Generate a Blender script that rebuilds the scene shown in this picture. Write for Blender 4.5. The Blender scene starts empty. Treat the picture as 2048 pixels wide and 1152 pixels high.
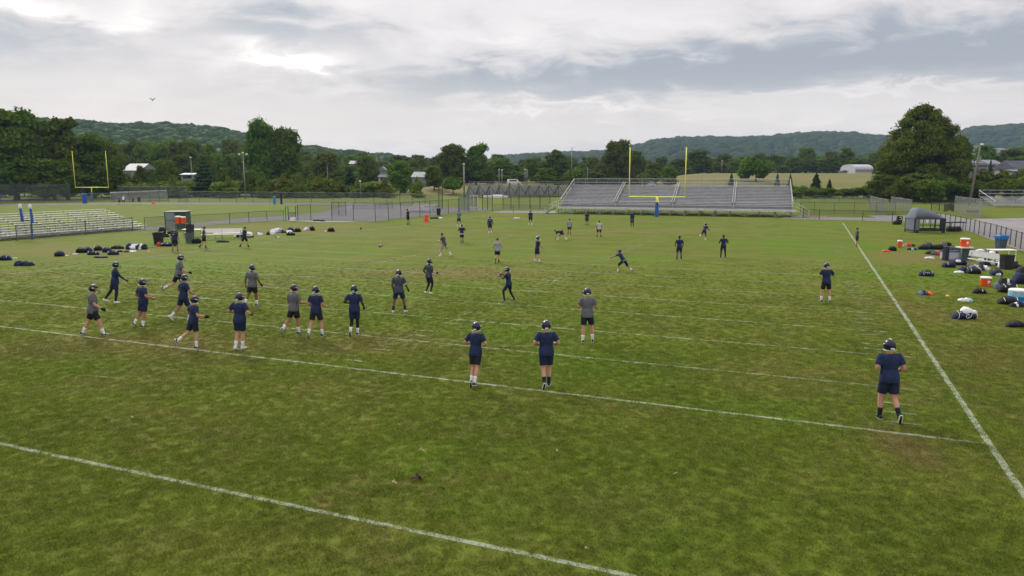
import bpy, math, random
import numpy as np
from mathutils import Vector, Matrix, noise

R = math.radians
random.seed(7)
np.random.seed(7)
S = bpy.context.scene
COL = S.collection

# ------------------------------------------------------------------ camera
CAMH, FPX = 5.8, 1445.0
PITCH = math.atan(226.0 / FPX)
cam_data = bpy.data.cameras.new('camera')
cam_data.sensor_width = 36.0
cam_data.lens = 36.0 * FPX / 2048.0
cam_data.clip_end = 9000
cam_data.clip_start = 0.1
cam = bpy.data.objects.new('camera', cam_data)
cam.location = (0, 0, CAMH)
cam.rotation_euler = (math.pi / 2 - PITCH, 0, 0)
COL.objects.link(cam)
S.camera = cam

# ------------------------------------------------------------------ colour management
S.view_settings.view_transform = 'Standard'
S.view_settings.look = 'None'
S.view_settings.gamma = 1.0
S.view_settings.exposure = 1.0
S.view_settings.use_curve_mapping = False
S.render.engine = 'CYCLES'
S.cycles.use_denoising = True
S.cycles.max_bounces = 6
S.cycles.diffuse_bounces = 2
S.cycles.glossy_bounces = 2
S.cycles.transmission_bounces = 2
S.cycles.volume_bounces = 0
S.cycles.transparent_max_bounces = 28
S.cycles.use_fast_gi = False

# ------------------------------------------------------------------ sky
SUN_AZ, SUN_EL = R(-28), R(34)          # azimuth from +Y (positive to the right)
world = bpy.data.worlds.new('World')
S.world = world
world.use_nodes = True
nt = world.node_tree
nt.nodes.clear()


class NT:
    """small helper to write node trees"""
    def __init__(self, tree):
        self.t = tree

    def n(self, typ, **kw):
        nd = self.t.nodes.new(typ)
        for k, v in kw.items():
            setattr(nd, k, v)
        return nd

    def link(self, a, b):
        self.t.links.new(a, b)

    def inp(self, sock, v):
        if v is None:
            return
        if isinstance(v, bpy.types.NodeSocket):
            self.t.links.new(v, sock)
        else:
            if isinstance(v, (tuple, list)) and len(v) == 3 and sock.type == 'RGBA':
                v = (*v, 1)
            sock.default_value = v

    def math(self, op, a, b=None, c=None, clamp=False):
        nd = self.n('ShaderNodeMath', operation=op, use_clamp=clamp)
        self.inp(nd.inputs[0], a)
        self.inp(nd.inputs[1], b)
        self.inp(nd.inputs[2], c)
        return nd.outputs[0]

    def vmath(self, op, a, b=None):
        nd = self.n('ShaderNodeVectorMath', operation=op)
        self.inp(nd.inputs[0], a)
        self.inp(nd.inputs[1], b)
        return nd.outputs[1] if op in ('DOT_PRODUCT', 'LENGTH', 'DISTANCE') else nd.outputs[0]

    def mix(self, f, a, b, blend='MIX'):
        nd = self.n('ShaderNodeMix', data_type='RGBA', blend_type=blend)
        self.inp(nd.inputs[0], f)
        self.inp(nd.inputs[6], a)
        self.inp(nd.inputs[7], b)
        return nd.outputs[2]

    def noise(self, vec, scale, detail=3, rough=0.55, dist=0.0):
        nd = self.n('ShaderNodeTexNoise')
        self.inp(nd.inputs['Vector'], vec)
        nd.inputs['Scale'].default_value = scale
        nd.inputs['Detail'].default_value = detail
        nd.inputs['Roughness'].default_value = rough
        nd.inputs['Distortion'].default_value = dist
        return nd.outputs['Fac']

    def ramp(self, f, lo, hi, a=0.0, b=1.0):
        nd = self.n('ShaderNodeMapRange', interpolation_type='SMOOTHSTEP')
        self.inp(nd.inputs[0], f)
        self.inp(nd.inputs[1], lo)
        self.inp(nd.inputs[2], hi)
        nd.inputs[3].default_value = a
        nd.inputs[4].default_value = b
        return nd.outputs[0]


w = NT(nt)
tc = w.n('ShaderNodeTexCoord')
dirv = tc.outputs['Generated']
sep = w.n('ShaderNodeSeparateXYZ')
w.link(dirv, sep.inputs[0])
X, Y, Z = sep.outputs
sky = w.n('ShaderNodeTexSky', sky_type='NISHITA')
sky.sun_disc = False
sky.sun_elevation = SUN_EL
sky.sun_rotation = SUN_AZ
zz = w.math('ADD', w.math('MAXIMUM', Z, 0.0), 0.20)
cmb = w.n('ShaderNodeCombineXYZ')
w.link(w.math('DIVIDE', X, zz), cmb.inputs[0])
w.link(w.math('DIVIDE', Y, zz), cmb.inputs[1])
cp = cmb.outputs[0]
n1 = w.noise(cp, 0.95, 6, 0.55, 0.5)
n2 = w.noise(cp, 3.6, 7, 0.60, 0.5)
az = w.math('ARCTAN2', X, Y)
el = w.math('ARCSINE', Z)
wob = w.math('MULTIPLY', w.math('SUBTRACT', n2, 0.5), 0.10)
wobz = w.math('MULTIPLY', w.math('SUBTRACT', n1, 0.5), 0.10)


def px_dir(px, py):
    u, v = (px - 1024) / FPX, (576 - py) / FPX
    d = Vector((u, math.cos(PITCH) + v * math.sin(PITCH), -math.sin(PITCH) + v * math.cos(PITCH)))
    return d.normalized()


def blob(px, py, rx, ry, amp):
    d = px_dir(px, py)
    a0, e0 = math.atan2(d.x, d.y), math.asin(d.z)
    da = w.math('DIVIDE', w.math('ADD', w.math('SUBTRACT', az, a0), wobz), rx / FPX)
    de = w.math('DIVIDE', w.math('ADD', w.math('SUBTRACT', el, e0), wob), ry / FPX)
    q = w.math('ADD', w.math('MULTIPLY', da, da), w.math('MULTIPLY', de, de))
    return w.math('MULTIPLY', w.math('EXPONENT', w.math('MULTIPLY', q, -1.0)), amp)


# the banks and gaps of this evening's cloud layer
tot = w.math('ADD', w.math('MULTIPLY', w.math('SUBTRACT', n1, 0.5), 0.8),
             w.math('MULTIPLY', w.math('SUBTRACT', n2, 0.5), 0.85))
for b in ((1250, 160, 300, 30, -0.50), (1720, 110, 420, 42, -0.52), (950, 165, 180, 34, -0.26), (2150, 90, 300, 60, -0.4),
          (540, 55, 160, 36, -0.42), (90, 105, 190, 34, -0.26), (700, 195, 240, 30, -0.20), (180, 55, 130, 26, -0.20), (760, 90, 60, 30, -0.12),
          (585, 120, 100, 16, 0.75), (1150, 212, 240, 11, 0.42), (800, 285, 460, 18, 0.30), (40, 10, 120, 16, 0.5),
          (1130, 45, 330, 34, 0.22), (1700, 225, 420, 22, 0.10), (280, 20, 50, 34, 0.35), (1800, 172, 280, 9, 0.35), (1900, 20, 300, 30, -0.1)):
    tot = w.math('ADD', tot, blob(*b))
cr = w.n('ShaderNodeValToRGB')
w.link(w.math('ADD', w.math('MULTIPLY', tot, 0.66), 0.49), cr.inputs[0])
e = cr.color_ramp.elements
e[0].position, e[0].color = 0.10, (2.15, 2.3, 2.55, 1)
e[1].position, e[1].color = 0.92, (7.0, 6.5, 6.1, 1)
for p, c in ((0.24, (2.75, 2.82, 3.0, 1)), (0.42, (4.0, 3.76, 3.76, 1)), (0.64, (4.9, 4.62, 4.55, 1))):
    q = e.new(p)
    q.color = c
warm = w.ramp(el, 0.15, 0.01)
clouds = w.mix(w.math('MULTIPLY', warm, 0.65), cr.outputs[0], (5.7, 5.05, 4.7))
# overcast skies brighten towards the zenith (the standard overcast sky law, softened)
lum = w.math('DIVIDE', w.math('ADD', w.math('MULTIPLY', w.math('MAXIMUM', Z, 0.0), 1.15), 1.0), 1.27)
vm = w.n('ShaderNodeVectorMath', operation='SCALE')
w.link(clouds, vm.inputs[0])
w.link(lum, vm.inputs[3])
full = w.mix(0.95, sky.outputs[0], vm.outputs[0])
bg = w.n('ShaderNodeBackground')
w.link(full, bg.inputs[0])
bg.inputs[1].default_value = 0.1
wo = w.n('ShaderNodeOutputWorld')
w.link(bg.outputs[0], wo.inputs[0])

# ------------------------------------------------------------------ sun behind thin cloud
sl = bpy.data.lights.new('sun', 'SUN')
sl.energy = 1.5
sl.angle = R(14)
sl.color = (1.0, 0.93, 0.84)
sun = bpy.data.objects.new('sun', sl)
sd = Vector((math.sin(SUN_AZ) * math.cos(SUN_EL), math.cos(SUN_AZ) * math.cos(SUN_EL), math.sin(SUN_EL)))
sun.rotation_euler = (-sd).to_track_quat('-Z', 'Y').to_euler()
sun.location = (0, 0, 60)
COL.objects.link(sun)


# ------------------------------------------------------------------ measuring the place
def P(px, py, dist):
    """point at distance dist (metres along +Y) seen where the photograph has (px, py)"""
    u, v = (px - 1024) / FPX, (576 - py) / FPX
    d = Vector((u, math.cos(PITCH) + v * math.sin(PITCH), -math.sin(PITCH) + v * math.cos(PITCH)))
    return Vector((0, 0, CAMH)) + d * (dist / d.y)


def G(px, py, z=0.0):
    u, v = (px - 1024) / FPX, (576 - py) / FPX
    d = Vector((u, math.cos(PITCH) + v * math.sin(PITCH), -math.sin(PITCH) + v * math.cos(PITCH)))
    return Vector((0, 0, CAMH)) + d * ((z - CAMH) / d.z)


_s = px_dir(1622, 350)
SD = Vector((_s.x, _s.y, 0)).normalized()      # along the field
TD = Vector((SD.y, -SD.x, 0))                  # across the field, to the right
YAW = math.atan2(TD.y, TD.x)
C0 = G(1979, 888)                              # near goal line meets right sideline
STEP = (G(1979 - 66, 788) - C0).dot(SD)
STEP = 79.3 / 20


def FP(u, v, z=0.0):
    """field frame: u metres right of the right sideline, v metres beyond the near goal line"""
    p = C0 + TD * u + SD * v
    return Vector((p.x, p.y, z))


LEFT_U = (G(0, 551) - C0).dot(TD)


# ------------------------------------------------------------------ materials
MATS = {}


def mat(name, color, rough=0.7, metal=0.0, var=0.12, scale=6.0, bump=0.0, bscale=40.0, spec=0.4, coat=0.0, obj_rand=0.0, wear=None):
    if name in MATS:
        return MATS[name]
    m = bpy.data.materials.new(name)
    m.use_nodes = True
    t = NT(m.node_tree)
    b = m.node_tree.nodes['Principled BSDF']
    tcn = t.n('ShaderNodeTexCoord')
    o = tcn.outputs['Object']
    f = t.noise(o, scale, 4, 0.6)
    dark = tuple(c * (1 - var) for c in color)
    lite = tuple(min(1, c * (1 + var)) for c in color)
    c = t.mix(t.ramp(f, 0.3, 0.7), dark, lite)
    if wear:
        c = t.mix(t.ramp(t.noise(o, scale * 0.5, 5, 0.7), 0.52, 0.66, 0, wear[1]), c, wear[0])
    if obj_rand:
        oi = t.n('ShaderNodeObjectInfo')
        k = t.math('ADD', t.math('MULTIPLY', oi.outputs['Random'], 2 * obj_rand), 1 - obj_rand)
        h = t.n('ShaderNodeHueSaturation')
        t.link(k, h.inputs['Value'])
        t.link(c, h.inputs['Color'])
        c = h.outputs[0]
    t.link(c, b.inputs['Base Color'])
    b.inputs['Roughness'].default_value = rough
    b.inputs['Metallic'].default_value = metal
    b.inputs['Specular IOR Level'].default_value = spec
    b.inputs['Coat Weight'].default_value = coat
    b.inputs['Coat Roughness'].default_value = 0.08
    if bump:
        bn = t.n('ShaderNodeBump')
        bn.inputs['Strength'].default_value = bump
        bn.inputs['Distance'].default_value = 0.02
        t.link(t.noise(o, bscale, 4, 0.6), bn.inputs['Height'])
        t.link(bn.outputs[0], b.inputs['Normal'])
    MATS[name] = m
    return m


# turf colour shared by the ground sheet, the grass blades and the worn paint
def turf_group():
    g = bpy.data.node_groups.new('turf_colour', 'ShaderNodeTree')
    g.interface.new_socket('Color', in_out='OUTPUT', socket_type='NodeSocketColor')
    g.interface.new_socket('Height', in_out='OUTPUT', socket_type='NodeSocketFloat')
    t = NT(g)
    out = t.n('NodeGroupOutput')
    geo = t.n('ShaderNodeNewGeometry')
    pos = geo.outputs['Position']
    mp = t.n('ShaderNodeMapping')
    mp.vector_type = 'TEXTURE'
    mp.inputs['Rotation'].default_value = (0, 0, YAW)
    mp.inputs['Location'].default_value = (C0.x, C0.y, 0)
    t.link(pos, mp.inputs[0])
    fu = mp.outputs[0]                      # field frame
    sx = t.n('ShaderNodeSeparateXYZ')
    t.link(fu, sx.inputs[0])
    big = t.noise(pos, 0.055, 4, 0.6, 0.4)
    mid = t.noise(pos, 0.35, 5, 0.65, 0.3)
    sml = t.noise(pos, 2.2, 5, 0.7)
    fine = t.noise(pos, 11, 4, 0.75)
    grain = t.noise(pos, 60, 2, 0.7)
    # streaks left by the mower, faint, along the field
    st = t.n('ShaderNodeMapping')
    st.inputs['Scale'].default_value = (1.0, 0.06, 1)
    t.link(fu, st.inputs[0])
    streak = t.noise(st.outputs[0], 1.3, 3, 0.6)
    green = t.mix(t.ramp(mid, 0.35, 0.65), (0.088, 0.122, 0.012), (0.138, 0.178, 0.019))
    lush = t.mix(t.ramp(big, 0.45, 0.68), green, (0.086, 0.184, 0.008))
    c = t.mix(t.ramp(t.math('ADD', t.math('MULTIPLY', sml, 0.6), t.math('MULTIPLY', fine, 0.4)), 0.42, 0.62, 0, 0.55), lush, (0.132, 0.150, 0.030))
    c = t.mix(t.ramp(streak, 0.45, 0.7, 0, 0.28), c, (0.150, 0.178, 0.030))
    # dry, brown areas: worn centre of the field and the team area
    dry = t.math('MULTIPLY', t.ramp(t.noise(pos, 0.16, 5, 0.7, 0.5), 0.46, 0.66), t.ramp(sml, 0.35, 0.62))
    c = t.mix(t.math('MULTIPLY', dry, 0.6), c, (0.200, 0.155, 0.062))
    for (px, py, rx, ry, k) in ((1840, 515, 5.0, 6.5, 0.85), (1840, 620, 2.2, 5.0, 0.45), (1815, 895, 0.7, 1.6, 0.8), (1990, 720, 3, 4, 0.45), (150, 500, 9, 5, 0.6),
                               (1330, 462, 16, 4, 0.55), (800, 468, 16, 4, 0.5), (900, 545, 9, 3.5, 0.55), (230, 690, 6, 2.5, 0.55), (700, 690, 7, 2.0, 0.4),
                               (600, 455, 12, 5, 0.6), (560, 1090, 4, 1.0, 0.2), (1270, 1010, 2.2, 1.3, 0.2)):
        q = G(px, py)
        v = t.vmath('SUBTRACT', pos, (q.x, q.y, 0))
        v = t.vmath('DIVIDE', v, (rx, ry, 1e6))
        dd = t.vmath('LENGTH', v)
        f = t.math('MULTIPLY', t.ramp(t.math('ADD', dd, t.math('MULTIPLY', t.math('SUBTRACT', sml, 0.5), 1.6)), 1.1, 0.2), k)
        c = t.mix(t.math('MULTIPLY', f, t.ramp(fine, 0.25, 0.6, 0.35, 1)), c, (0.190, 0.135, 0.062))
    c = t.mix(t.ramp(fine, 0.35, 0.75, 0.0, 0.40), c, (0.032, 0.052, 0.006))
    c = t.mix(t.ramp(grain, 0.3, 0.75, 0.0, 0.35), c, (0.106, 0.130, 0.022))
    t.link(c, out.inputs[0])
    t.link(t.math('ADD', t.math('MULTIPLY', fine, 0.7), t.math('MULTIPLY', grain, 0.5)), out.inputs[1])
    return g


TURF = turf_group()


def turf_mat(name, paint=None, tint=None):
    m = bpy.data.materials.new(name)
    m.use_nodes = True
    t = NT(m.node_tree)
    b = m.node_tree.nodes['Principled BSDF']
    g = t.n('ShaderNodeGroup')
    g.node_tree = TURF
    c = g.outputs[0]
    geo = t.n('ShaderNodeNewGeometry')
    if tint:                                  # rough grass outside the mown field
        sx = t.n('ShaderNodeSeparateXYZ')
        t.link(geo.outputs['Position'], sx.inputs[0])
        brg = t.math('DIVIDE', sx.outputs[0], sx.outputs[1])
        far = t.math('MULTIPLY', t.ramp(sx.outputs[1], 185, 215), t.ramp(brg, -0.20, -0.13))
        hay = t.noise(geo.outputs['Position'], 0.03, 5, 0.7, 0.8)
        st = t.n('ShaderNodeMapping')
        st.inputs['Scale'].default_value = (0.15, 1.0, 1)
        t.link(geo.outputs['Position'], st.inputs[0])
        bands = t.noise(st.outputs[0], 0.05, 4, 0.6)
        hc = t.mix(t.ramp(bands, 0.4, 0.62), (0.130, 0.150, 0.045), (0.185, 0.160, 0.070))
        hc = t.mix(t.ramp(hay, 0.45, 0.7, 0, 0.6), hc, (0.125, 0.130, 0.045))
        c = t.mix(far, c, hc)
    if paint:
        pos = geo.outputs['Position']
        k = t.math('ADD', t.math('MULTIPLY', t.noise(pos, 9, 4, 0.7), 0.6), t.math('MULTIPLY', t.noise(pos, 45, 3, 0.8), 0.4))
        k2 = t.noise(pos, 0.9, 3, 0.6)
        thr = t.math('ADD', t.math('MULTIPLY', t.math('SUBTRACT', k2, 0.5), 0.35), paint[0])
        f = t.ramp(t.math('SUBTRACT', k, thr), -0.07, 0.07, 0.12, paint[1])
        c = t.mix(f, c, (0.31, 0.36, 0.30))
    t.link(c, b.inputs['Base Color'])
    b.inputs['Roughness'].default_value = 0.85
    b.inputs['Specular IOR Level'].default_value = 0.04
    bn = t.n('ShaderNodeBump')
    bn.inputs['Strength'].default_value = 0.8
    bn.inputs['Distance'].default_value = 0.03
    t.link(g.outputs[1], bn.inputs['Height'])
    t.link(bn.outputs[0], b.inputs['Normal'])
    MATS[name] = m
    return m


turf_mat('turf', tint=True)
turf_mat('paint_bold', paint=(0.46, 0.82))
turf_mat('paint_thin', paint=(0.48, 0.85))
turf_mat('paint_faint', paint=(0.51, 0.65))

M = dict(
    navy=mat('navy_cloth', (0.009, 0.019, 0.068), 0.85, var=0.25, scale=9, bump=0.5, bscale=14),
    navyk=mat('dark_navy_cloth', (0.006, 0.008, 0.018), 0.8, var=0.2, scale=8, bump=0.5, bscale=14),
    black=mat('black_cloth', (0.006, 0.006, 0.008), 0.8, var=0.2, scale=8, bump=0.5, bscale=14),
    grey=mat('grey_heather_cloth', (0.105, 0.112, 0.128), 0.9, var=0.18, scale=12, bump=0.5, bscale=14),
    slate=mat('slate_heather_cloth', (0.045, 0.055, 0.085), 0.9, var=0.2, scale=12, bump=0.5, bscale=14),
    lgrey=mat('light_grey_cloth', (0.26, 0.28, 0.34), 0.9, var=0.1, scale=10, bump=0.4, bscale=14),
    pgrey=mat('pale_grey_cloth', (0.42, 0.44, 0.50), 0.9, var=0.1, scale=10, bump=0.4, bscale=14),
    blue=mat('dull_blue_cloth', (0.10, 0.14, 0.24), 0.9, var=0.15, scale=10, bump=0.4, bscale=14),
    white=mat('white_cloth', (0.72, 0.73, 0.76), 0.9, var=0.06, scale=10, bump=0.4, bscale=14),
    royal=mat('royal_blue_cloth', (0.016, 0.05, 0.22), 0.8, var=0.15),
    red=mat('red_cloth', (0.5, 0.03, 0.02), 0.85, var=0.15),
    khaki=mat('stone_cloth', (0.26, 0.26, 0.25), 0.9, var=0.1, bump=0.4, bscale=14),
    pale=mat('pale_skin', (0.50, 0.26, 0.18), 0.55, var=0.08),
    tan=mat('tan_skin', (0.33, 0.165, 0.10), 0.55, var=0.08),
    brown=mat('brown_skin', (0.16, 0.075, 0.045), 0.5, var=0.1),
    dark=mat('dark_skin', (0.055, 0.028, 0.018), 0.45, var=0.1),
    helm=mat('navy_helmet_shell', (0.005, 0.009, 0.030), 0.30, var=0.1, spec=0.35, coat=0.15),
    navys=mat('navy_shorts_cloth', (0.005, 0.011, 0.038), 0.8, var=0.2, scale=8, bump=0.5, bscale=14),
    hsilver=mat('silver_helmet_shell', (0.28, 0.30, 0.33), 0.22, metal=0.4, var=0.1, coat=0.5),
    hwhite=mat('white_plastic', (0.75, 0.76, 0.74), 0.35, var=0.05),
    mask=mat('dark_face_mask', (0.012, 0.012, 0.02), 0.35, var=0.1),
    hair=mat('dark_hair', (0.012, 0.009, 0.008), 0.75, var=0.3, bump=0.6, bscale=60),
    hairb=mat('brown_hair', (0.07, 0.04, 0.022), 0.75, var=0.3, bump=0.6, bscale=60),
    shoe=mat('black_shoe', (0.008, 0.009, 0.014), 0.4, var=0.2),
    shoew=mat('white_shoe', (0.62, 0.64, 0.66), 0.5, var=0.08),
    eye=mat('eye_white', (0.7, 0.7, 0.68), 0.3),
    lip=mat('lip_colour', (0.25, 0.08, 0.06), 0.5),
    leather=mat('football_leather', (0.115, 0.035, 0.018), 0.5, var=0.2, bump=0.4, bscale=120),
    alu=mat('weathered_aluminium', (0.55, 0.565, 0.60), 0.50, metal=0.15, var=0.14, scale=1.6, wear=((0.28, 0.29, 0.31), 0.5)),
    alud=mat('dull_aluminium_footboard', (0.26, 0.268, 0.28), 0.6, metal=0.15, var=0.18, scale=1.4, wear=((0.18, 0.18, 0.19), 0.6)),
    aluy=mat('pale_aluminium_seat', (0.29, 0.315, 0.26), 0.45, metal=0.25, var=0.08, scale=1.5, wear=((0.40, 0.43, 0.36), 0.4)),
    galv=mat('galvanised_steel', (0.27, 0.285, 0.30), 0.5, metal=0.6, var=0.15, scale=3),
    post=mat('dull_green_grey_post', (0.085, 0.10, 0.105), 0.6, metal=0.3, var=0.2, scale=3),
    dpost=mat('dark_coated_post', (0.020, 0.024, 0.026), 0.55, var=0.2, scale=3),
    under=mat('steel_frame', (0.30, 0.31, 0.31), 0.6, metal=0.2, var=0.3, scale=2),
    yellow=mat('yellow_goal_paint', (0.86, 0.88, 0.11), 0.4, var=0.08, scale=2),
    bluepad=mat('blue_vinyl_pad', (0.012, 0.085, 0.42), 0.45, var=0.15, scale=2),
    tealpad=mat('teal_vinyl_pad', (0.02, 0.15, 0.20), 0.5, var=0.15, scale=2),
    skypad=mat('light_blue_vinyl_pad', (0.03, 0.26, 0.46), 0.5, var=0.1, scale=2),
    navypad=mat('navy_vinyl', (0.010, 0.016, 0.038), 0.5, var=0.2, scale=2),
    orange=mat('orange_plastic', (0.72, 0.085, 0.008), 0.4, var=0.08, scale=4),
    conec=mat('orange_cone_plastic', (0.75, 0.06, 0.012), 0.5, var=0.08, scale=4),
    asphalt=mat('asphalt', (0.086, 0.084, 0.094), 0.9, var=0.16, scale=0.35, bump=0.3, bscale=30, wear=((0.135, 0.132, 0.135), 0.5)),
    concrete=mat('concrete', (0.20, 0.195, 0.195), 0.85, var=0.14, scale=0.16, bump=0.2, bscale=20, wear=((0.15, 0.135, 0.125), 0.7)),
    clay=mat('bare_clay', (0.20, 0.135, 0.095), 0.9, var=0.2, scale=0.6),
    canvas=mat('grey_canvas', (0.13, 0.15, 0.19), 0.8, var=0.12, scale=1.2, bump=0.3, bscale=6),
    navyframe=mat('navy_painted_frame', (0.012, 0.020, 0.042), 0.5, var=0.2, scale=3),
    bark=mat('bark', (0.055, 0.042, 0.032), 0.95, var=0.35, scale=3, bump=0.6, bscale=12),
    wood=mat('weathered_wood_pole', (0.16, 0.14, 0.125), 0.9, var=0.2, scale=2),
    bin=mat('black_bin_plastic', (0.010, 0.010, 0.012), 0.55, var=0.2, scale=3),
    gbin=mat('grey_bin_plastic', (0.085, 0.10, 0.115), 0.55, var=0.2, scale=3),
    bbin=mat('blue_grey_bin_plastic', (0.055, 0.085, 0.14), 0.5, var=0.25, scale=3),
    gbox=mat('green_grey_box_panel', (0.20, 0.25, 0.245), 0.7, var=0.1, scale=1.5),
    gbox2=mat('dark_green_box_panel', (0.045, 0.075, 0.055), 0.7, var=0.15, scale=1.5),
    wtable=mat('white_table_plastic', (0.70, 0.70, 0.68), 0.5, var=0.06, scale=2),
    cream=mat('cream_plastic', (0.55, 0.46, 0.34), 0.5, var=0.08, scale=3),
    aqua=mat('aqua_plastic', (0.25, 0.50, 0.60), 0.45, var=0.1),
    sapph=mat('bright_blue_plastic', (0.02, 0.17, 0.50), 0.45, var=0.1),
    siding=mat('white_siding', (0.22, 0.225, 0.24), 0.8, var=0.08, scale=0.6),
    gsiding=mat('grey_siding', (0.26, 0.28, 0.31), 0.8, var=0.08, scale=0.6),
    shing=mat('dark_shingle_roof', (0.075, 0.080, 0.100), 0.9, var=0.2, scale=0.8),
    lroof=mat('light_metal_roof', (0.17, 0.185, 0.215), 0.6, var=0.1, scale=0.5),
    glass=mat('dark_window_glass', (0.02, 0.025, 0.03), 0.12, var=0.1, spec=0.8),
    deadleaf=mat('dead_leaf', (0.20, 0.11, 0.055), 0.8, var=0.3, scale=20),
    paleleaf=mat('pale_dry_leaf', (0.42, 0.33, 0.20), 0.8, var=0.2, scale=20),
    soil=mat('dark_soil', (0.035, 0.022, 0.015), 0.95, var=0.3, scale=20),
    ycone=mat('yellow_marker_plastic', (0.75, 0.50, 0.02), 0.5, var=0.05),
    purple=mat('purple_cloth', (0.06, 0.03, 0.12), 0.8, var=0.1),
)


def foliage(name, c1, c2, c3):
    m = bpy.data.materials.new(name)
    m.use_nodes = True
    t = NT(m.node_tree)
    b = m.node_tree.nodes['Principled BSDF']
    at = t.n('ShaderNodeAttribute')
    at.attribute_name = 'tone'
    oi = t.n('ShaderNodeObjectInfo')
    geo = t.n('ShaderNodeNewGeometry')
    c = t.mix(at.outputs['Fac'], c1, c2)  # tone range puts crown shadow and highlight into the leaf colour
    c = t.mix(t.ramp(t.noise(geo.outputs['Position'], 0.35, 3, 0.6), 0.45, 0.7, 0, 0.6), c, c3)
    h = t.n('ShaderNodeHueSaturation')
    t.link(t.math('ADD', t.math('MULTIPLY', oi.outputs['Random'], 0.05), 0.475), h.inputs['Hue'])
    t.link(t.math('ADD', t.math('MULTIPLY', oi.outputs['Random'], 0.5), 0.75), h.inputs['Value'])
    t.link(c, h.inputs['Color'])
    t.link(h.outputs[0], b.inputs['Base Color'])
    b.inputs['Roughness'].default_value = 0.8
    b.inputs['Specular IOR Level'].default_value = 0.04
    tr = t.n('ShaderNodeBsdfTranslucent')
    t.link(h.outputs[0], tr.inputs[0])
    mx = t.n('ShaderNodeMixShader')
    mx.inputs[0].default_value = 0.25
    t.link(b.outputs[0], mx.inputs[1])
    t.link(tr.outputs[0], mx.inputs[2])
    t.link(mx.outputs[0], m.node_tree.nodes['Material Output'].inputs[0])
    MATS[name] = m
    return m


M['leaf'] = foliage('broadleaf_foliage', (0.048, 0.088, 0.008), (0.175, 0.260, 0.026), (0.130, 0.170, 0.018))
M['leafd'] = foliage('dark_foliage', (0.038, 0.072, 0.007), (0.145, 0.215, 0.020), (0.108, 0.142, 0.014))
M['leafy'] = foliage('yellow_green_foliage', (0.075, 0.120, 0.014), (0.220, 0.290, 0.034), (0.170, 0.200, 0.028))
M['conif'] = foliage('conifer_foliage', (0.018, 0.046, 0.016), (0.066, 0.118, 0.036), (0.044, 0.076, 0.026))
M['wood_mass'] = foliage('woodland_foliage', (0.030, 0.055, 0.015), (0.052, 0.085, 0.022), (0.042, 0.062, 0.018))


def chain_mat(name, color, pitch, wire):
    m = bpy.data.materials.new(name)
    m.use_nodes = True
    t = NT(m.node_tree)
    b = m.node_tree.nodes['Principled BSDF']
    b.inputs['Base Color'].default_value = (*color, 1)
    b.inputs['Metallic'].default_value = 0.4
    b.inputs['Roughness'].default_value = 0.5
    uv = t.n('ShaderNodeUVMap')
    s = t.n('ShaderNodeSeparateXYZ')
    t.link(uv.outputs[0], s.inputs[0])
    u = t.math('DIVIDE', s.outputs[0], pitch)
    v = t.math('DIVIDE', s.outputs[1], pitch)
    a = t.math('LESS_THAN', t.math('FRACT', t.math('ADD', t.math('ADD', u, v), 4000.0)), wire)
    c = t.math('LESS_THAN', t.math('FRACT', t.math('ADD', t.math('SUBTRACT', u, v), 4000.0)), wire)
    f = t.math('MAXIMUM', a, c)
    tr = t.n('ShaderNodeBsdfTransparent')
    mx = t.n('ShaderNodeMixShader')
    t.link(f, mx.inputs[0])
    t.link(tr.outputs[0], mx.inputs[1])
    t.link(b.outputs[0], mx.inputs[2])
    t.link(mx.outputs[0], m.node_tree.nodes['Material Output'].inputs[0])
    return m


M['chain'] = chain_mat('chain_link_galvanised', (0.17, 0.185, 0.20), 0.075, 0.13)
M['chaind'] = chain_mat('chain_link_dark', (0.05, 0.058, 0.062), 0.075, 0.12)
M['chaint'] = chain_mat('chain_link_dense', (0.19, 0.20, 0.225), 0.05, 0.27)
M['netting'] = chain_mat('goal_netting', (0.05, 0.05, 0.05), 0.10, 0.2)


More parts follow.
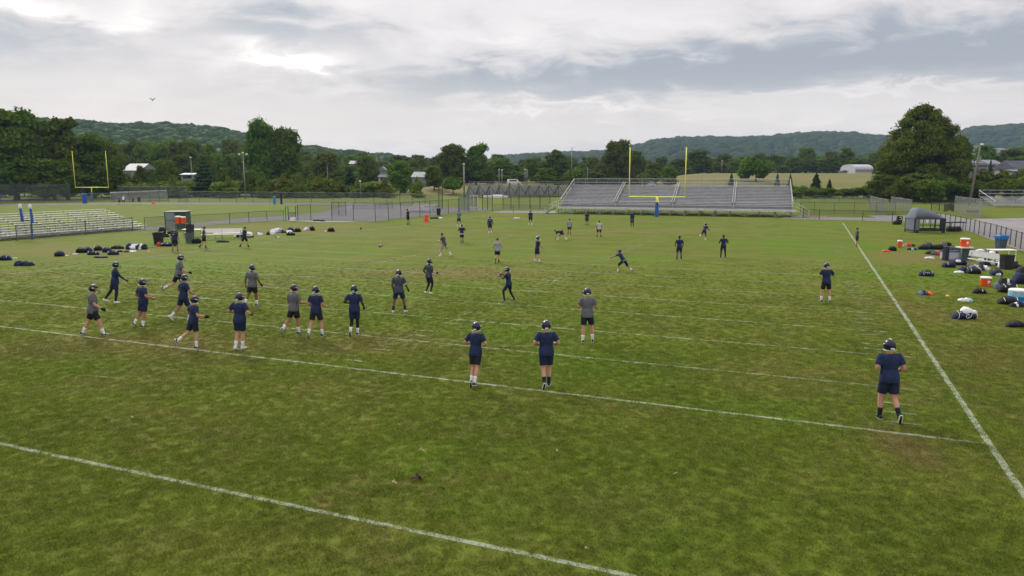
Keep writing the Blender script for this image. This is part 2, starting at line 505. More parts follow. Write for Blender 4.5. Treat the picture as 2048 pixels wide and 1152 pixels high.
# ------------------------------------------------------------------ mesh builder
class MB:
    def __init__(self):
        self.v, self.f, self.m, self.uv = [], [], [], {}
        self.mi = 0

    def add(self, vs, fs):
        o = len(self.v)
        self.v += [tuple(p) for p in vs]
        for f in fs:
            self.f.append(tuple(i + o for i in f))
            self.m.append(self.mi)
        return self

    def box(self, c, size, rz=0.0, rot=None):
        sx, sy, sz = (s / 2 for s in size)
        mt = rot if rot else Matrix.Rotation(rz, 3, 'Z')
        c = Vector(c)
        vs = [c + mt @ Vector((x, y, z)) for z in (-sz, sz) for y in (-sy, sy) for x in (-sx, sx)]
        return self.add(vs, [(0, 2, 3, 1), (4, 5, 7, 6), (0, 1, 5, 4), (2, 6, 7, 3), (0, 4, 6, 2), (1, 3, 7, 5)])

    def beam(self, a, b, w=0.05, h=None):
        """rectangular bar from a to b, w wide and h high"""
        a, b = Vector(a), Vector(b)
        h = h or w
        d = (b - a).normalized()
        up = Vector((0, 0, 1)) if abs(d.z) < 0.95 else Vector((0, 1, 0))
        s = d.cross(up).normalized() * w / 2
        u = s.cross(d).normalized() * h / 2
        vs = [p + i * s + j * u for p in (a, b) for i, j in ((-1, -1), (1, -1), (1, 1), (-1, 1))]
        return self.add(vs, [(0, 1, 2, 3), (7, 6, 5, 4), (0, 4, 5, 1), (1, 5, 6, 2), (2, 6, 7, 3), (3, 7, 4, 0)])

    def rings(self, rings, cap=True):
        n = len(rings[0])
        o = len(self.v)
        for r in rings:
            self.v += [tuple(p) for p in r]
        for k in range(len(rings) - 1):
            for i in range(n):
                a, b = o + k * n + i, o + k * n + (i + 1) % n
                self.f.append((a, b, b + n, a + n))
                self.m.append(self.mi)
        if cap:
            self.f.append(tuple(o + i for i in reversed(range(n))))
            self.m.append(self.mi)
            self.f.append(tuple(o + (len(rings) - 1) * n + i for i in range(n)))
            self.m.append(self.mi)
        return self

    def path(self, pts, rad, n=8, ref=None, flat=None, cap=True):
        """tapered tube through pts; flat scales the radius along ref"""
        pts = [Vector(p) for p in pts]
        rs = []
        pr = None
        for i, p in enumerate(pts):
            t = (pts[min(i + 1, len(pts) - 1)] - pts[max(i - 1, 0)])
            if t.length < 1e-6:
                t = Vector((0, 0, 1))
            t.normalize()
            rf = Vector(ref) if ref is not None else (pr if pr is not None else (Vector((1, 0, 0)) if abs(t.x) < 0.9 else Vector((0, 1, 0))))
            a = (rf - t * rf.dot(t)).normalized()
            b = t.cross(a)
            pr = a
            r = rad[i] if isinstance(rad, (list, tuple)) else rad
            fa = flat[i] if isinstance(flat, (list, tuple)) else (flat or 1.0)
            rs.append([p + a * (math.cos(q) * r * fa) + b * (math.sin(q) * r) for q in (2 * math.pi * k / n for k in range(n))])
        return self.rings(rs, cap)

    def tube(self, a, b, r, n=6, r2=None):
        return self.path([a, b], [r, r2 if r2 is not None else r], n)

    def ball(self, c, r, nu=10, nv=7, rot=None, fn=None):
        c = Vector(c)
        if not isinstance(r, (tuple, list)):
            r = (r, r, r)
        vs, fs = [], []
        for j in range(nv + 1):
            th = math.pi * j / nv
            for i in range(nu):
                ph = 2 * math.pi * i / nu
                p = Vector((math.sin(th) * math.cos(ph), math.sin(th) * math.sin(ph), math.cos(th)))
                if fn:
                    p = fn(p)
                p = Vector((p.x * r[0], p.y * r[1], p.z * r[2]))
                if rot:
                    p = rot @ p
                vs.append(c + p)
        for j in range(nv):
            for i in range(nu):
                a, b = j * nu + i, j * nu + (i + 1) % nu
                if j == 0:
                    fs.append((a, a + nu, b + nu))
                elif j == nv - 1:
                    fs.append((a, a + nu, b))
                else:
                    fs.append((a, a + nu, b + nu, b))
        return self.add(vs, fs)

    def lathe(self, c, prof, n=14):
        c = Vector(c)
        return self.rings([[c + Vector((math.cos(2 * math.pi * k / n) * r, math.sin(2 * math.pi * k / n) * r, z)) for k in range(n)] for r, z in prof])

    def quad(self, a, b, c, d):
        return self.add([a, b, c, d], [(0, 1, 2, 3)])

    def mesh(self, name, smooth=False):
        me = bpy.data.meshes.new(name)
        me.from_pydata(self.v, [], self.f)
        if any(self.m):
            me.polygons.foreach_set('material_index', self.m)
        if smooth:
            me.polygons.foreach_set('use_smooth', [True] * len(self.f))
        me.update()
        return me

    def obj(self, name, m, parent=None, smooth=False, loc=None):
        me = self.mesh(name, smooth)
        for q in (m if isinstance(m, (list, tuple)) else [m]):
            me.materials.append(q)
        return link(name, me, parent, loc)


def link(name, me, parent=None, loc=None):
    o = bpy.data.objects.new(name, me)
    COL.objects.link(o)
    if parent:
        o.parent = parent
    if loc is not None:
        o.location = loc
    return o


def tag(o, label, cat, group=None):
    o['label'] = label
    o['category'] = cat
    if group:
        o['group'] = group
    return o


def thing(name, label, cat, loc=(0, 0, 0), rz=0.0, group=None):
    o = bpy.data.objects.new(name, None)
    COL.objects.link(o)
    o.location = loc
    o.rotation_euler = (0, 0, rz)
    o.empty_display_size = 0.3
    return tag(o, label, cat, group)


def struct(o, kind='structure'):
    o['kind'] = kind
    return o


def smooth_by_angle(o, ang=40):
    me = o.data
    me.polygons.foreach_set('use_smooth', [True] * len(me.polygons))
    me.set_sharp_from_angle(angle=R(ang)) if hasattr(me, 'set_sharp_from_angle') else None


# ------------------------------------------------------------------ terrain
def sst(x, a, b):
    t = max(0.0, min(1.0, (x - a) / (b - a)))
    return t * t * (3 - 2 * t)


def height(x, y):
    h = 0.0
    if y > 150:
        az_ = x / y * 1462 + 1024           # bearing, so the hay field keeps to the right of the lane
        h += 6.6 * sst(y, 190, 330) * sst(az_, 1180, 1420)
        h += 2.4 * sst(y, 196, 225) * sst(az_, 740, 900) * (1 - sst(az_, 1050, 1250))
        h += 2.0 * sst(y, 240, 400) * (1 - sst(az_, 1000, 1300))
    return h


def ground():
    ys = [-40, -20, 0, 4, 8] + [8 + 6 * k for k in range(1, 31)] + [192 + 5 * k for k in range(1, 34)] + [390, 430, 500, 600, 800, 1100, 1600, 2300, 3300, 4600]
    azs = np.concatenate([[-20, -12, -7, -4.5], np.linspace(-3.2, -0.9, 12), np.linspace(-0.85, 0.85, 90), np.linspace(0.9, 3.2, 12), [4.5, 7, 12, 20]])
    b = MB()
    for y in ys:
        yy = max(y, 45)
        for a in azs:
            x = a * yy
            b.v.append((x, y, height(x, y) if y > 150 else 0.0))
    n = len(azs)
    for j in range(len(ys) - 1):
        for i in range(n - 1):
            k = j * n + i
            b.f.append((k, k + 1, k + n + 1, k + n))
            b.m.append(0)
    return struct(b.obj('ground', MATS['turf'], smooth=True))


ground()


def sheet(name, pts, m, z):
    b = MB()
    b.add([(p[0], p[1], z) for p in pts], [tuple(range(len(pts)))])
    return struct(b.obj(name, m))


def pxpoly(name, pix, m, z):
    pts = [G(*p) for p in pix]
    a = sum(pts[i].x * pts[(i + 1) % len(pts)].y - pts[(i + 1) % len(pts)].x * pts[i].y for i in range(len(pts)))
    if a < 0:
        pts.reverse()
    return sheet(name, pts, m, z)


pxpoly('asphalt_path', [(-160, 470), (300, 454), (417, 444), (495, 436), (573, 431.5), (640, 426), (672, 417), (700, 409.5), (760, 408), (820, 409), (860, 413), (900, 416), (950, 416.5),
                        (990, 416.5), (975, 420.5), (915, 424.5), (860, 431.5), (778, 438.5), (752, 443.5), (700, 442), (620, 440.5), (573, 440.5), (495, 444.5), (417, 450.5), (300, 460.5), (-160, 478)], M['asphalt'], 0.012)
pxpoly('running_track', [(-300, 409), (150, 406.2), (420, 405), (700, 407), (760, 408.4), (700, 409.8), (420, 408.2), (150, 409.6), (-300, 413)], M['asphalt'], 0.008)
pxpoly('concrete_apron', [(1560, 436), (1640, 439.2), (1725, 441.3), (1784, 443.4), (1850, 445.8), (1880, 447.5), (1931, 460), (2048, 503), (2250, 590), (2700, 590), (2500, 437), (2048, 436), (1936, 438), (1880, 427),
                          (1858, 431), (1735, 431), (1752, 436), (1650, 434), (1655, 431.5), (1600, 431)], M['concrete'], 0.008)
pxpoly('concrete_path', [(570, 440.6), (700, 442.4), (720, 444), (640, 444.6), (580, 442)], M['concrete'], 0.016)
pxpoly('concrete_path', [(980, 424), (1010, 421.5), (1110, 421.5), (1112, 426.5), (1000, 425.6)], M['concrete'], 0.008)
pxpoly('bare_ground', [(1618, 431.5), (1645, 431.3), (1656, 435.2), (1622, 435.6)], M['clay'], 0.013)


# ------------------------------------------------------------------ field lines
def strip(name, a, b, width, m, z):
    a, b = Vector((a.x, a.y, 0)), Vector((b.x, b.y, 0))
    d = (b - a)
    L = d.length
    d.normalize()
    s = Vector((d.y, -d.x, 0))
    mb = MB()
    n = max(2, int(L / 0.6))
    vs, fs = [], []
    rr = random.Random(int(a.x * 100 + b.y * 10))
    off = rr.random() * 99
    for i in range(n + 1):
        p = a + d * (L * i / n)
        wob_ = 0.02 * noise.noise(Vector((off, i * 0.13, 0)))
        wd = width * (1 + 0.18 * noise.noise(Vector((off + 9, i * 0.7, 0))))
        vs += [(p + s * (wob_ - wd / 2)).to_tuple()[:2] + (z,), (p + s * (wob_ + wd / 2)).to_tuple()[:2] + (z,)]
    for i in range(n):
        fs.append((2 * i, 2 * i + 1, 2 * i + 3, 2 * i + 2))
    mb.add(vs, fs)
    return struct(mb.obj(name, m))


LINES = []          # (u0,v0,u1,v1,halfwidth) in the field frame, for the grass blades


def fline(name, u0, v0, u1, v1, width, m, z=0.004):
    LINES.append((u0, v0, u1, v1, width / 2))
    return strip(name, FP(u0, v0), FP(u1, v1), width, MATS[m], z)


fline('sideline', 0, -10, 0, 79.3, 0.145, 'paint_bold', 0.008)
fline('sideline', LEFT_U, -9, LEFT_U, 79.3, 0.12, 'paint_thin', 0.008)
fline('goal_line', -0.1, 0, LEFT_U + 0.1, 0, 0.12, 'paint_bold')
_e0, _e1 = G(0, 888) - C0, G(1250, 1150) - C0
_k = (_e1.dot(SD) - _e0.dot(SD)) / (_e1.dot(TD) - _e0.dot(TD))
_v = lambda u: _e0.dot(SD) + (u - _e0.dot(TD)) * _k
fline('end_line', 4, _v(4), LEFT_U - 2, _v(LEFT_U - 2), 0.115, 'paint_bold')
for k in range(1, 20):
    mname = 'paint_thin' if k < 8 else 'paint_faint'
    fline('yard_line', -0.9 if k % 2 else -0.5, k * STEP, LEFT_U + (0.3 if k % 2 else 0.15), k * STEP, 0.095, mname)
fline('goal_line', -0.1, 20 * STEP, LEFT_U + 0.1, 20 * STEP, 0.12, 'paint_faint')
# hash marks: one struct per row
hu1 = (G(1000, 606) - C0).dot(TD)
hu2 = (G(748, 528) - C0).dot(TD)


def hash_row(u, mname, z):
    mb = MB()
    for k in range(1, 100):
        v = k * STEP / 5
        if k % 5 == 0:
            if k > 45:
                continue
            if u > -3:
                continue
            a, b_ = FP(u, v - 0.25, z), FP(u, v + 0.25, z)
            s = TD * 0.06
        else:
            if k > 60 or random.random() < 0.25:
                continue
            a, b_ = FP(u - 0.45, v, z), FP(u + 0.3, v, z)
            s = SD * 0.05
        mb.quad(a - s, a + s, b_ + s, b_ - s)
        fix_up(mb)
    return struct(mb.obj('hash_marks', MATS[mname]), 'stuff')


def fix_up(mb):
    f = mb.f[-1]
    a, b, c = (Vector(mb.v[i]) for i in f[:3])
    if (b - a).cross(c - a).z < 0:
        mb.f[-1] = tuple(reversed(f))


h1 = hash_row(hu1, 'paint_thin', 0.010)
h2 = hash_row(hu2, 'paint_thin', 0.010)
h3 = hash_row(-1.5, 'paint_thin', 0.010)
h4 = hash_row(LEFT_U + 1.3, 'paint_faint', 0.010)
for h_ in (h1, h2, h3, h4):
    h_['label'] = 'row of short painted hash marks running up the field'
strip('painted_mark', G(166, 751), G(216, 755), 0.10, MATS['paint_faint'], 0.010)


# ------------------------------------------------------------------ hills and woodland on them
def ridge_y(tab, x):
    for (x0, y0), (x1, y1) in zip(tab, tab[1:]):
        if x <= x1:
            t = (x - x0) / (x1 - x0)
            t = max(0, min(1, t))
            t = t * t * (3 - 2 * t)
            return y0 + (y1 - y0) * t
    return tab[-1][1]


def hill(name, tab, dist, near, back, crown, ntree, size, seed, flat=0):
    """a landform whose crest stands dist metres away and slopes down towards us and behind"""
    az0, az1 = tab[0][0], tab[-1][0]
    n = 110
    rows = 16

    def pt(px, t):          # t 0 at the foot, 1 at the crest, up to 1.4 behind
        y = near + (dist - near) * t if t <= 1 else dist + back * (t - 1) / 0.4
        top = CAMH + (350 - ridge_y(tab, px)) * dist / 1462 - crown
        prof = math.sin(min(t, 1) * math.pi / 2) ** 1.25 if t <= 1 else 1 - 0.55 * (t - 1) / 0.4
        roll = 1 + 0.10 * noise.noise(Vector((px * 0.004, t * 3.1, seed))) * (1 - abs(1 - t))
        if t < 1:
            prof = min(prof * roll * (1 + 0.0), 0.3 + 0.7 * prof if t > 0.9 else 1.0)
        return Vector(((px - 1024) / 1462 * y, y, max(0, top) * prof + (height((px - 1024) / 1462 * y, min(y, 420)) if t < 0.2 else 0) * 0))
    b = MB()
    ts = [1.4 * j / rows for j in range(rows + 1)]
    for t in ts:
        for i in range(n + 1):
            b.v.append(tuple(pt(az0 + (az1 - az0) * i / n, t)))
    for j in range(rows):
        for i in range(n):
            k = j * (n + 1) + i
            b.f.append((k, k + 1, k + n + 2, k + n + 1))
            b.m.append(0)
    h = struct(b.obj(name, M['wood_mass'], smooth=True))
    # crowns of the wood: one mesh of many small leafy domes
    rng = np.random.RandomState(seed)
    base = []
    for q in range(6):
        V, F = dome(rng, 5 if size < 14 else 7, 4)
        base.append((V, F))
    vs, fs, tones = [], [], []
    off = 0
    for _ in range(ntree):
        px = rng.uniform(az0, az1)
        t = 1 - abs(rng.normal(0, 0.42)) if rng.rand() < 0.7 else rng.uniform(0.05, 1.05)
        if rng.rand() < 0.18:
            t = rng.uniform(0.97, 1.02)
        t = max(0.03, t)
        p = pt(px, t)
        V, F = base[rng.randint(6)]
        s = size * rng.uniform(0.6, 1.25)
        a = rng.uniform(0, 6.28)
        ca, sa = math.cos(a), math.sin(a)
        Vn = V * np.array([s * 0.62, s * 0.62, s * 0.42])
        W = np.empty_like(Vn)
        W[:, 0] = Vn[:, 0] * ca - Vn[:, 1] * sa + p.x
        W[:, 1] = Vn[:, 0] * sa + Vn[:, 1] * ca + p.y
        W[:, 2] = Vn[:, 2] + p.z + s * rng.uniform(0.05, 0.25)
        vs.append(W)
        fs.append(F + off)
        off += len(V)
        tones.append(np.full(len(F), rng.rand()))
    fast_mesh('woodland', np.concatenate(vs), np.concatenate(fs), M['wood_mass'], np.concatenate(tones), kind='stuff', smooth=True)
    return h


def dome(rng, nu, nv):
    vs, fs = [], []
    for j in range(nv + 1):
        th = math.pi * 0.80 * j / nv
        for i in range(nu):
            ph = 2 * math.pi * i / nu + rng.uniform(-0.2, 0.2)
            r = rng.uniform(0.78, 1.18)
            vs.append((r * math.sin(th + 0.05) * math.cos(ph), r * math.sin(th + 0.05) * math.sin(ph), r * math.cos(th)))
    for j in range(nv):
        for i in range(nu):
            a, b = j * nu + i, j * nu + (i + 1) % nu
            fs += [(a, a + nu, b + nu), (a, b + nu, b)]
    return np.array(vs), np.array(fs)


def fast_mesh(name, V, F, m, tone=None, kind=None, parent=None, smooth=False, mats=None, midx=None):
    me = bpy.data.meshes.new(name)
    k = F.shape[1]
    me.vertices.add(len(V))
    me.vertices.foreach_set('co', V.astype(np.float32).ravel())
    me.loops.add(len(F) * k)
    me.loops.foreach_set('vertex_index', F.astype(np.int32).ravel())
    me.polygons.add(len(F))
    me.polygons.foreach_set('loop_start', np.arange(0, len(F) * k, k, dtype=np.int32))
    me.polygons.foreach_set('loop_total', np.full(len(F), k, dtype=np.int32))
    me.update(calc_edges=True)
    if tone is not None:
        at = me.attributes.new('tone', 'FLOAT', 'FACE')
        at.data.foreach_set('value', tone.astype(np.float32))
    for q in (mats or [m]):
        me.materials.append(q)
    if midx is not None:
        me.polygons.foreach_set('material_index', midx.astype(np.int32))
    if smooth:
        me.polygons.foreach_set('use_smooth', np.ones(len(F), dtype=bool))
    if parent == 'mesh':
        return me
    o = link(name, me, parent)
    if kind:
        o['kind'] = kind
    return o


LEFTR = [(-900, 215), (-300, 235), (60, 238), (160, 243), (250, 252), (340, 254), (430, 260), (480, 266), (560, 280), (625, 292), (690, 300), (760, 307), (850, 316), (930, 326), (1020, 345)]
RIGHTR = [(700, 345), (900, 332), (970, 318), (1030, 309), (1100, 306), (1200, 303), (1260, 294), (1320, 282), (1390, 277), (1450, 276), (1520, 273), (1600, 267), (1680, 267), (1740, 272), (1790, 275), (1850, 273),
          (1900, 262), (1960, 253), (2050, 249), (2300, 244), (2900, 262)]
hill('hill', LEFTR, 950, 420, 300, 11, 10000, 12, 11)
hill('hill', RIGHTR, 2100, 1150, 500, 17, 9500, 22, 12)
# a lower spur in front of the long ridge, right of the field
hill('hill', [(1500, 345), (1700, 312), (1900, 305), (2050, 300), (2400, 290), (2900, 300)], 900, 560, 250, 9, 1500, 15, 13)


# ------------------------------------------------------------------ trees
def leaf_crown(name, m, lobes, nleaf, size, seed, flat=0.5, droop=0.0):
    """many leaf-sized faces spread through a crown made of uneven lobes; lobes = (x,y,z,rx,ry,rz)"""
    rng = np.random.RandomState(seed)
    L = np.array(lobes, dtype=float)
    w_ = (L[:, 3] * L[:, 4] * L[:, 5]) ** 0.67
    idx = rng.choice(len(L), nleaf, p=w_ / w_.sum())
    d = rng.normal(size=(nleaf, 3))
    d /= np.linalg.norm(d, axis=1)[:, None]
    d[:, 2] = np.where(d[:, 2] < -0.3, -d[:, 2] * 0.6, d[:, 2])
    rad = rng.uniform(0.35, 1.0, nleaf) ** 0.45
    # sub-clumps: pull the leaves towards twig centres, leaving gaps between them
    K = max(6, nleaf // 45)
    cd = rng.normal(size=(K, 3))
    cd /= np.linalg.norm(cd, axis=1)[:, None]
    near = (d @ cd.T).argmax(axis=1)
    pull = rng.uniform(0.25, 0.85, nleaf)[:, None]
    d = d * (1 - pull) + cd[near] * pull
    rr = (0.86 + 0.30 * rng.rand(K))[near]
    rad = rad * rr
    c = L[idx, :3] + d * L[idx, 3:] * rad[:, None]
    nrm = d + rng.normal(scale=0.55, size=(nleaf, 3)) + np.array([0, 0, 0.35])
    nrm /= np.linalg.norm(nrm, axis=1)[:, None]
    a = np.cross(nrm, rng.normal(size=(nleaf, 3)))
    a /= np.linalg.norm(a, axis=1)[:, None]
    b = np.cross(nrm, a)
    s = size * rng.uniform(0.55, 1.35, nleaf)[:, None]
    V = np.stack([c - a * s, c - b * s * 0.7, c + a * s * 1.1, c + b * s * 0.6 + nrm * s * 0.3], axis=1).reshape(-1, 3)
    F = np.arange(nleaf * 4).reshape(-1, 4)
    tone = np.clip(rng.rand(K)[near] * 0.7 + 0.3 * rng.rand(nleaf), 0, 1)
    # dense inner mass behind the outer leaves, crown shade put into its tone
    cv, cf, off = [], [], 0
    for l in lobes:
        Vd, Fd = dome(rng, 8, 5)
        q = Vd * (np.array(l[3:]) * 0.70) + np.array(l[:3])
        cv.append(q)
        fq = np.concatenate([Fd, Fd[:, 2:3]], axis=1)
        cf.append(Fd + off)
        off += len(q)
    CV, CF = np.concatenate(cv), np.concatenate(cf)
    F2 = np.concatenate([F[:, [0, 1, 2]], F[:, [0, 2, 3]]])
    allV = np.concatenate([V, CV])
    allF = np.concatenate([F2, CF + len(V)])
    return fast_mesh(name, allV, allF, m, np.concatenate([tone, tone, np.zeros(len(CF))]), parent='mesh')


def trunk_mesh(name, h, r, seed, limbs=5, spread=0.35, lean=0.03):
    rng = random.Random(seed)
    b = MB()
    top = h * 0.62
    pts = [Vector((lean * h * (i / 5) ** 2 + rng.uniform(-.03, .03) * r * 4, rng.uniform(-.1, .1) * r, top * i / 5)) for i in range(6)]
    b.path(pts, [r * 1.35] + [r * (1 - 0.15 * i) for i in range(1, 6)], 7)
    for k in range(limbs):
        a = 2 * math.pi * k / limbs + rng.uniform(-.4, .4)
        z0 = top * rng.uniform(0.45, 0.95)
        ln = h * spread * rng.uniform(0.7, 1.1)
        p0 = Vector((0, 0, z0))
        p1 = p0 + Vector((math.cos(a) * ln * 0.5, math.sin(a) * ln * 0.5, ln * 0.45))
        p2 = p0 + Vector((math.cos(a) * ln * 0.9, math.sin(a) * ln * 0.9, ln * 1.0))
        b.path([p0, p1, p2], [r * 0.5, r * 0.33, r * 0.12], 5)
    me = b.mesh(name, True)
    me.materials.append(M['bark'])
    return me


def lobes_round(seed, n, w, h, base=0.22, taper=0.75):
    """uneven crown of unit height scaled by h, width w"""
    rng = random.Random(seed)
    out = [(0, 0, h * (base + (1 - base) * 0.45), w * 0.33, w * 0.33, h * (1 - base) * 0.42)]
    for k in range(n):
        t = (k + 0.5) / n
        z = h * (base + (1 - base) * (0.10 + 0.80 * t))
        ww = w * 0.5 * math.sin(math.pi * (0.18 + 0.70 * t)) ** 0.6
        a = k * 2.4 + rng.uniform(-.5, .5)
        r = ww * rng.uniform(0.35, 0.62)
        s = w * rng.uniform(0.13, 0.21)
        out.append((math.cos(a) * r, math.sin(a) * r, z + rng.uniform(-.03, .03) * h, s * 1.15, s * 1.15, s * rng.uniform(0.8, 1.1)))
    for k in range(max(2, n // 4)):
        a = rng.uniform(0, 6.3)
        out.append((math.cos(a) * w * 0.14, math.sin(a) * w * 0.14, h * rng.uniform(0.86, 0.93), w * 0.10, w * 0.10, h * 0.07))
    return out


PROTO = {}


def proto(kind):
    if kind in PROTO:
        return PROTO[kind]
    base, v = kind.split('.')
    v = int(v)
    # unit prototypes: 10 m tall
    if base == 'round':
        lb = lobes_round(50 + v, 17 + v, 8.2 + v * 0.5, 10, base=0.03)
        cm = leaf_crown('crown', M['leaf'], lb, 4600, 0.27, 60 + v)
        tm = trunk_mesh('trunk', 10, 0.26, v)
    elif base == 'tall':
        lb = lobes_round(80 + v, 17, 5.6 + v * 0.3, 10, base=0.06)
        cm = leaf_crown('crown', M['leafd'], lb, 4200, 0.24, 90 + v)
        tm = trunk_mesh('trunk', 10, 0.22, 20 + v, spread=0.25)
    elif base == 'dense':
        lb = lobes_round(100 + v, 22, 8.5, 10, base=0.05)
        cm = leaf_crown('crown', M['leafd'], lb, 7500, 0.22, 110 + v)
        tm = trunk_mesh('trunk', 10, 0.28, 40 + v, 6)
    elif base == 'bush':
        rng = random.Random(v)
        lb = [(rng.uniform(-3.5, 3.5), rng.uniform(-2.5, 2.5), rng.uniform(2.5, 6.8), rng.uniform(2, 3), rng.uniform(2, 3), rng.uniform(2, 3)) for _ in range(9)]
        cm = leaf_crown('crown', M['leafd'] if v > 3 else M['leafy'] if v % 2 else M['leaf'], lb, 2200, 0.42, 130 + v)
        tm = trunk_mesh('trunk', 8, 0.3, 60 + v, 6)
    elif base == 'cone':
        rng = random.Random(v + 5)
        lb = []
        for k in range(11):
            t = k / 10
            r = 2.9 * (1 - t) ** 0.8 + 0.25
            for a in (0, 2.1, 4.2):
                aa = a + k * 0.7 + rng.uniform(-.3, .3)
                lb.append((math.cos(aa) * r * 0.42, math.sin(aa) * r * 0.42, 0.7 + 8.9 * t, r * 0.6, r * 0.6, 0.75))
        cm = leaf_crown('crown', M['conif'], lb, 2800, 0.24, 150 + v)
        tm = trunk_mesh('trunk', 10, 0.17, 70 + v, 4, 0.1)
    elif base == 'young':
        rng = random.Random(v + 15)
        lb = [(rng.uniform(-1, 1) * (1 - t) * 1.6, rng.uniform(-1, 1) * (1 - t) * 1.6, 0.8 + 8.4 * t, 2.5 * (1 - t) ** 0.7 + 0.5, 2.5 * (1 - t) ** 0.7 + 0.5, 1.3) for t in (k / 11 for k in range(12))]
        cm = leaf_crown('crown', M['leafy'], lb, 3000, 0.30, 170 + v)
        tm = trunk_mesh('trunk', 9, 0.15, 90 + v, 5, 0.12)
    PROTO[kind] = (cm, tm)
    return PROTO[kind]


TREES = []


def tree(kind, px, top, width, y, label, base=None, group=None, name=None, cat='tree'):
    """tree at bearing px, y metres out, its top seen at photo row top, width photo pixels wide"""
    x = (px - 1024) / 1462 * y
    g = height(x, y)
    ztop = CAMH + (350 - top) * y / 1462
    h = max(1.2, ztop - g)
    cm, tm = proto(kind)
    w = width * y / 1462
    uw = {'round': 9.6, 'tall': 6.2, 'dense': 8.8, 'bush': 8.6, 'cone': 5.0, 'young': 6.2}[kind.split('.')[0]]
    sx = w / uw
    sz = h / 10 * (1.03 if kind[:4] != 'bush' else 1.08)
    r = thing(name or {'cone': 'conifer_tree', 'bush': 'bush'}.get(kind.split('.')[0], 'broadleaf_tree'), label, cat, (x, y, g - 0.1), random.uniform(0, 6.28), group)
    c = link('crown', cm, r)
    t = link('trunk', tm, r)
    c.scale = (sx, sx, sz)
    t.scale = (min(sx, sz), min(sx, sz), sz)
    TREES.append(r)
    return r


